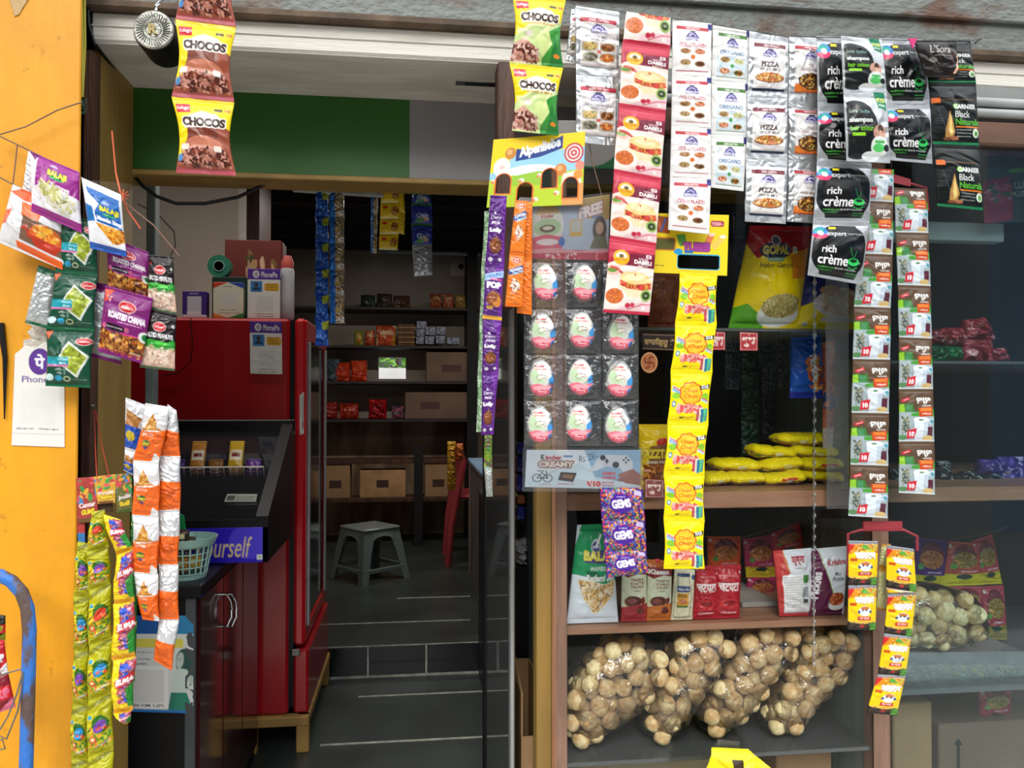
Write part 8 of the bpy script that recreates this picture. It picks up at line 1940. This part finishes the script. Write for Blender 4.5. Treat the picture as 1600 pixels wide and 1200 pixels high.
puri_bag([(1060, 1000), (1100, 988), (1150, 990), (1155, 1020), (1140, 1055), (1115, 1085), (1095, 1120), (1070, 1165), (1035, 1172), (1015, 1160), (1018, 1110), (1035, 1085), (1055, 1050)], 1.638, .15, zfl, 'clear bag of puri, second from the left, narrowing to its foot', seed=2, count=120)
puri_bag([(1170, 992), (1215, 985), (1262, 990), (1262, 1020), (1230, 1060), (1205, 1090), (1180, 1130), (1145, 1158), (1110, 1158), (1106, 1110), (1128, 1070), (1150, 1030)], 1.638, .15, zfl, 'clear bag of puri, third from the left with strong glints', seed=3, count=120)
puri_bag([(1270, 990), (1330, 985), (1362, 1000), (1352, 1040), (1325, 1075), (1305, 1100), (1270, 1130), (1255, 1162), (1215, 1162), (1205, 1130), (1230, 1080), (1262, 1030)], 1.638, .15, zfl, 'clear bag of puri, rightmost in the left bay', seed=4, count=120)
zf4 = zr2
puri_bag([(1418, 940), (1440, 922), (1500, 925), (1545, 938), (1565, 980), (1562, 1008), (1520, 1022), (1460, 1022), (1415, 1018)], 1.66, .15, zf4, 'clear bag of puri lying in the right bay above the wrapped rows', seed=5, count=120, rpx=15)
# boxes and wrapped goods at the bottom of both bays
zb0 = .1655
t = thing('cardboard_box', (WX(950, 1.8), 1.9, zb0), 'carton with hand-drawn marks at the bottom left of the cabinet', 'box')
xa_, xb_ = WX(888, 1.72), WX(1170, 1.72)
g = MB(); g.box(xa_, xb_, 1.72, 2.2, zb0, WZ(1182, 1.72, 1000) - .006, .003); g.build('carton', pbr('pale_dusty_carton', '#a89a80', .85, vscale=5, var=.2), t)
t = thing('cardboard_box', (WX(1250, 1.8), 1.9, zb0), 'brown carton at the bottom of the left bay beside the divider panel', 'box')
xc_, xd_ = WX(1210, 1.72), WX(1296, 1.72)
g = MB(); g.box(xc_, xd_, 1.72, 2.2, zb0, WZ(1174, 1.72, 1250) - .004, .003); g.build('carton', M_CARDB, t)
cv = Cv(300, 240, 'efe01a', 0, 11); cv.poly([(0, .1), (.3, .0), (.55, .2), (1, .3), (1, 1), (0, 1)], 'efe01a'); cv.text('amrit', .08, .38, .34, .52, '3a3410', .03, rot=.1); cv.poly([(.35, .1), (.5, .1), (.5, .25), (.38, .25)], '3a2a18'); cv.ell(.8, .55, .12, .12, 'e8822a'); cv.line(.6, .4, .9, .8, .03, '4a8a3a'); cv.poly([(0, 0), (.12, 0), (0, .4)], None); cv.poly([(.6, 0), (1, 0), (1, .28)], None)
t = thing('yellow_bag', at(1160, 1215, 1.52), 'yellow plastic-topped bag rising at the bottom edge before the cabinet', 'bag')
sheet('bag', t, cv, quad(1098, 1168, 1216, 1172, 1222, 1300, 1084, 1300, 1.52), bulge=.03, wr=.005, seal=.03, mask=True, seed=240)
q = quad(1122, 1156, 1156, 1160, 1160, 1180, 1116, 1176, 1.53); g = MB(); g.quadprism(q, [p + Vector((0, .004, 0)) for p in q]); g.build('clear_top', M_BAG, t)
# right bay ------------------------------------------------------------------
def stack_lump(name, lab, cat, q, Y, cols, seed, grp=None, bulge=.02, wr=.006, foil=.1, **kw):
    cvx = Cv(90, 70, cols[0], foil, seed); cvx.bits(0, 0, 1, 1, cols, 26, .12)
    return tag(sheet(name, None, cvx, quad(*q, Y), seed=seed, bulge=bulge, wr=wr, seal=.03, thick=.02, **kw), lab, cat, grp)
YR_ = 1.84
red = ['8a2a30', 'a83840', '6a1c24', 'c05860', 'd89aa0']
for i, (q, c, lab) in enumerate((((1455, 517, 1478, 513, 1480, 538, 1455, 538), red, 'dark red packet at the left of the right bay glass shelf'), ((1476, 512, 1505, 512, 1508, 540, 1478, 540), red, 'dark red packet above the green ones in the right bay'), ((1508, 500, 1540, 496, 1556, 530, 1506, 530), red, 'highest dark red packet on the right bay glass shelf'), ((1505, 530, 1550, 528, 1552, 566, 1500, 566), red, 'dark red packet below the highest one in the right bay'), ((1548, 545, 1570, 543, 1578, 566, 1548, 566), red, 'rightmost dark red packet on the right bay glass shelf'), ((1456, 540, 1480, 540, 1480, 566, 1456, 566), ['0f5a34', '1a7a48', '0a3a22'], 'left green packet under the dark red ones'), ((1480, 541, 1503, 541, 1503, 566, 1480, 566), ['0f5a34', '1a7a48', '0a3a22'], 'right green packet under the dark red ones'))):
    stack_lump('snack_packet', lab, 'packet', q, YR_, c, 300 + i, 'packets on the right bay glass shelf')
for i, (x0, x1, y0) in enumerate(((1390, 1402, 735), (1462, 1484, 732), (1484, 1505, 742), (1505, 1524, 738), (1524, 1545, 744), (1545, 1562, 742))):
    stack_lump('black_packet', 'shiny black packet lying on the right bay wooden shelf', 'packet', (x0, y0, x1, y0 - 3, x1 + 2, 764, x0, 764), 1.80, ['1a2226', '2c383c', '0e1214', '9aa6aa'], 320 + i, 'shiny black packets on the right bay shelf', wr=.008)
stack_lump('black_packet', 'shiny black packet on top of the black row beside the mug sachets', 'packet', (1462, 722, 1484, 720, 1484, 742, 1464, 744), 1.84, ['1a2226', '2c383c', '9aa6aa'], 331, wr=.008)
for i, (x0, x1, y0, y1) in enumerate(((1530, 1560, 718, 742), (1560, 1600, 714, 764), (1590, 1640, 720, 764))):
    stack_lump('purple_packet', ['small purple packet lying on the black packets in the right bay', 'purple packet at the right end of the right bay shelf', 'purple packet at the right frame edge on the right bay shelf'][i], 'packet', (x0, y0, x1, y0, x1, y1, x0, y1), 1.82, ['3a2a78', '5a48a0', '2a1c58', 'a8a0c8'], 340 + i)
G9 = 'namkeen packets strung in the right bay'
for i, (q, bg, foot, lab) in enumerate((((1428, 838, 1480, 846, 1474, 920, 1424, 920), '4a1a70', 'c8b820', 'purple and yellow namkeen packet, leftmost strung in the right bay'), ((1482, 846, 1526, 848, 1536, 914, 1472, 916), 'b84a3a', 'd8c820', 'yellow-footed namkeen packet, second strung in the right bay'), ((1518, 846, 1550, 834, 1566, 912, 1530, 914), 'b03a40', 'c8b820', 'red and yellow namkeen packet, highest strung in the right bay'), ((1480, 916, 1534, 916, 1534, 960, 1480, 960), 'b04a58', 'b04a58', 'pinkish namkeen packet half hidden behind the puri bag'), ((1534, 916, 1568, 914, 1574, 1000, 1536, 1000), 'a83a48', '8a7a28', 'lower dark red namkeen packet right of the puri bag'))):
    tag(sheet('namkeen_packet', None, nam('#' + bg, '8a7a38' if i else 'b87038', '#' + foot), quad(*q, 1.92), seed=350 + i, bulge=.012, wr=.003, seal=.05), lab, 'snack packet', G9)
g = MB(); g.tube([at(1400, 838, 1.945), at(1480, 844, 1.945), at(1550, 832, 1.945), at(1575, 822, 1.945)], .0012, 5); tag(g.build('cord', M_STRING), 'thin cord carrying the packets strung in the right bay', 'cord')
for i in range(7):
    x0 = 1412 + i * 26
    stack_lump('wrapped_pack', 'pale wrapped pack in the row on the lowest right bay shelf', 'packet', (x0, 1042, x0 + 24, 1040, x0 + 24, 1070, x0, 1070), 1.72, ['a8a890', '8a8a78', 'c8c4a0', 'd8c860'], 360 + i, 'row of pale wrapped packs', foil=.2)
M_WRAP = clear_mat('clear_wrapping', (.75, .82, .82), .08, .1, haze=.18, bump=.5, bscale=30)
q0 = quad(1404, 1020, 1600, 1018, 1600, 1068, 1404, 1068, 1.69)
g = MB(); g.quadprism(q0, [p + Vector((0, .16, -.0)) for p in q0]); tag(g.build('clear_wrapping', M_WRAP), 'hazy clear wrapping over the row of pale packs', 'wrapping')
t = thing('cardboard_box', (WX(1420, 1.75), 1.9, zb0), 'tall brown carton at the bottom of the right bay, beside the middle upright', 'box')
xa_, xb_ = WX(1392, 1.74), WX(1452, 1.74)
g = MB(); g.box(xa_, xb_, 1.74, 2.1, zb0, WZ(1098, 1.74, 1420), .003); g.build('carton', M_CARDB, t)
t = thing('cardboard_box', (WX(1540, 1.75), 1.9, zb0), 'wide carton with a black upward arrow, bottom of the right bay', 'box')
xa_, xb_ = WX(1462, 1.76), WX(1640, 1.76); zt_ = WZ(1128, 1.76, 1540)
g = MB(); g.box(xa_, xb_, 1.76, 2.1, zb0, zt_, .003); g.build('carton', M_CARDD, t)
cv = Cv(100, 240, '7d6654'); cv.m[:] = False
def kp(c, f): 
    c.m[:] = False; return c
ca = Cv(100, 240, '15120f'); mk = np.zeros_like(ca.m); tmp = Cv(100, 240, '000'); tmp.poly([(.5, 0), (.95, .22), (.66, .20), (.66, 1), (.34, 1), (.34, .20), (.05, .22)], 'fff'); ca.m = tmp.a[..., 0] > .5
sheet('arrow_print', t, ca, quad(1489, 1153, 1506, 1153, 1506, 1208, 1489, 1208, 1.7592), bulge=0, wr=0, seal=0, mat=CARD, mask=True, thick=.0004, dens=.4)
cvx = nam('#a03040', '8a8a38', '#a03040')
tag(sheet('namkeen_packet', None, cvx, quad(1530, 1078, 1580, 1074, 1578, 1124, 1530, 1126, 1.80), seed=370, bulge=.012, wr=.004, seal=.05), 'dark red packet standing on the carton with the arrow', 'snack packet')
# faint printed sheet high in the right bay
cv = Cv(300, 400, '3a4240', 0, 14); cv.poly([(0, .25), (.55, .20), (.6, .95), (0, 1)], 'a83850'); cv.bits(.05, .3, .6, .6, ['c05a70', '4a7a4a', 'd08898'], 30, .08); cv.text('LUX', .62, .30, .95, .42, 'a8b8b0', .02); cv.text('GEL', .60, .46, .95, .56, 'a8b8b0', .02); cv.ell(.7, .1, .2, .04, '58a03a')
tag(sheet('printed_sheet', None, cv, quad(1536, 262, 1612, 256, 1612, 346, 1538, 350, 1.78), seed=371, bulge=.004, wr=.002, seal=0, mat=CARD), 'dark printed sheet with a pink patch high in the right bay', 'sheet')
# dim hanging goods behind the candy strip area
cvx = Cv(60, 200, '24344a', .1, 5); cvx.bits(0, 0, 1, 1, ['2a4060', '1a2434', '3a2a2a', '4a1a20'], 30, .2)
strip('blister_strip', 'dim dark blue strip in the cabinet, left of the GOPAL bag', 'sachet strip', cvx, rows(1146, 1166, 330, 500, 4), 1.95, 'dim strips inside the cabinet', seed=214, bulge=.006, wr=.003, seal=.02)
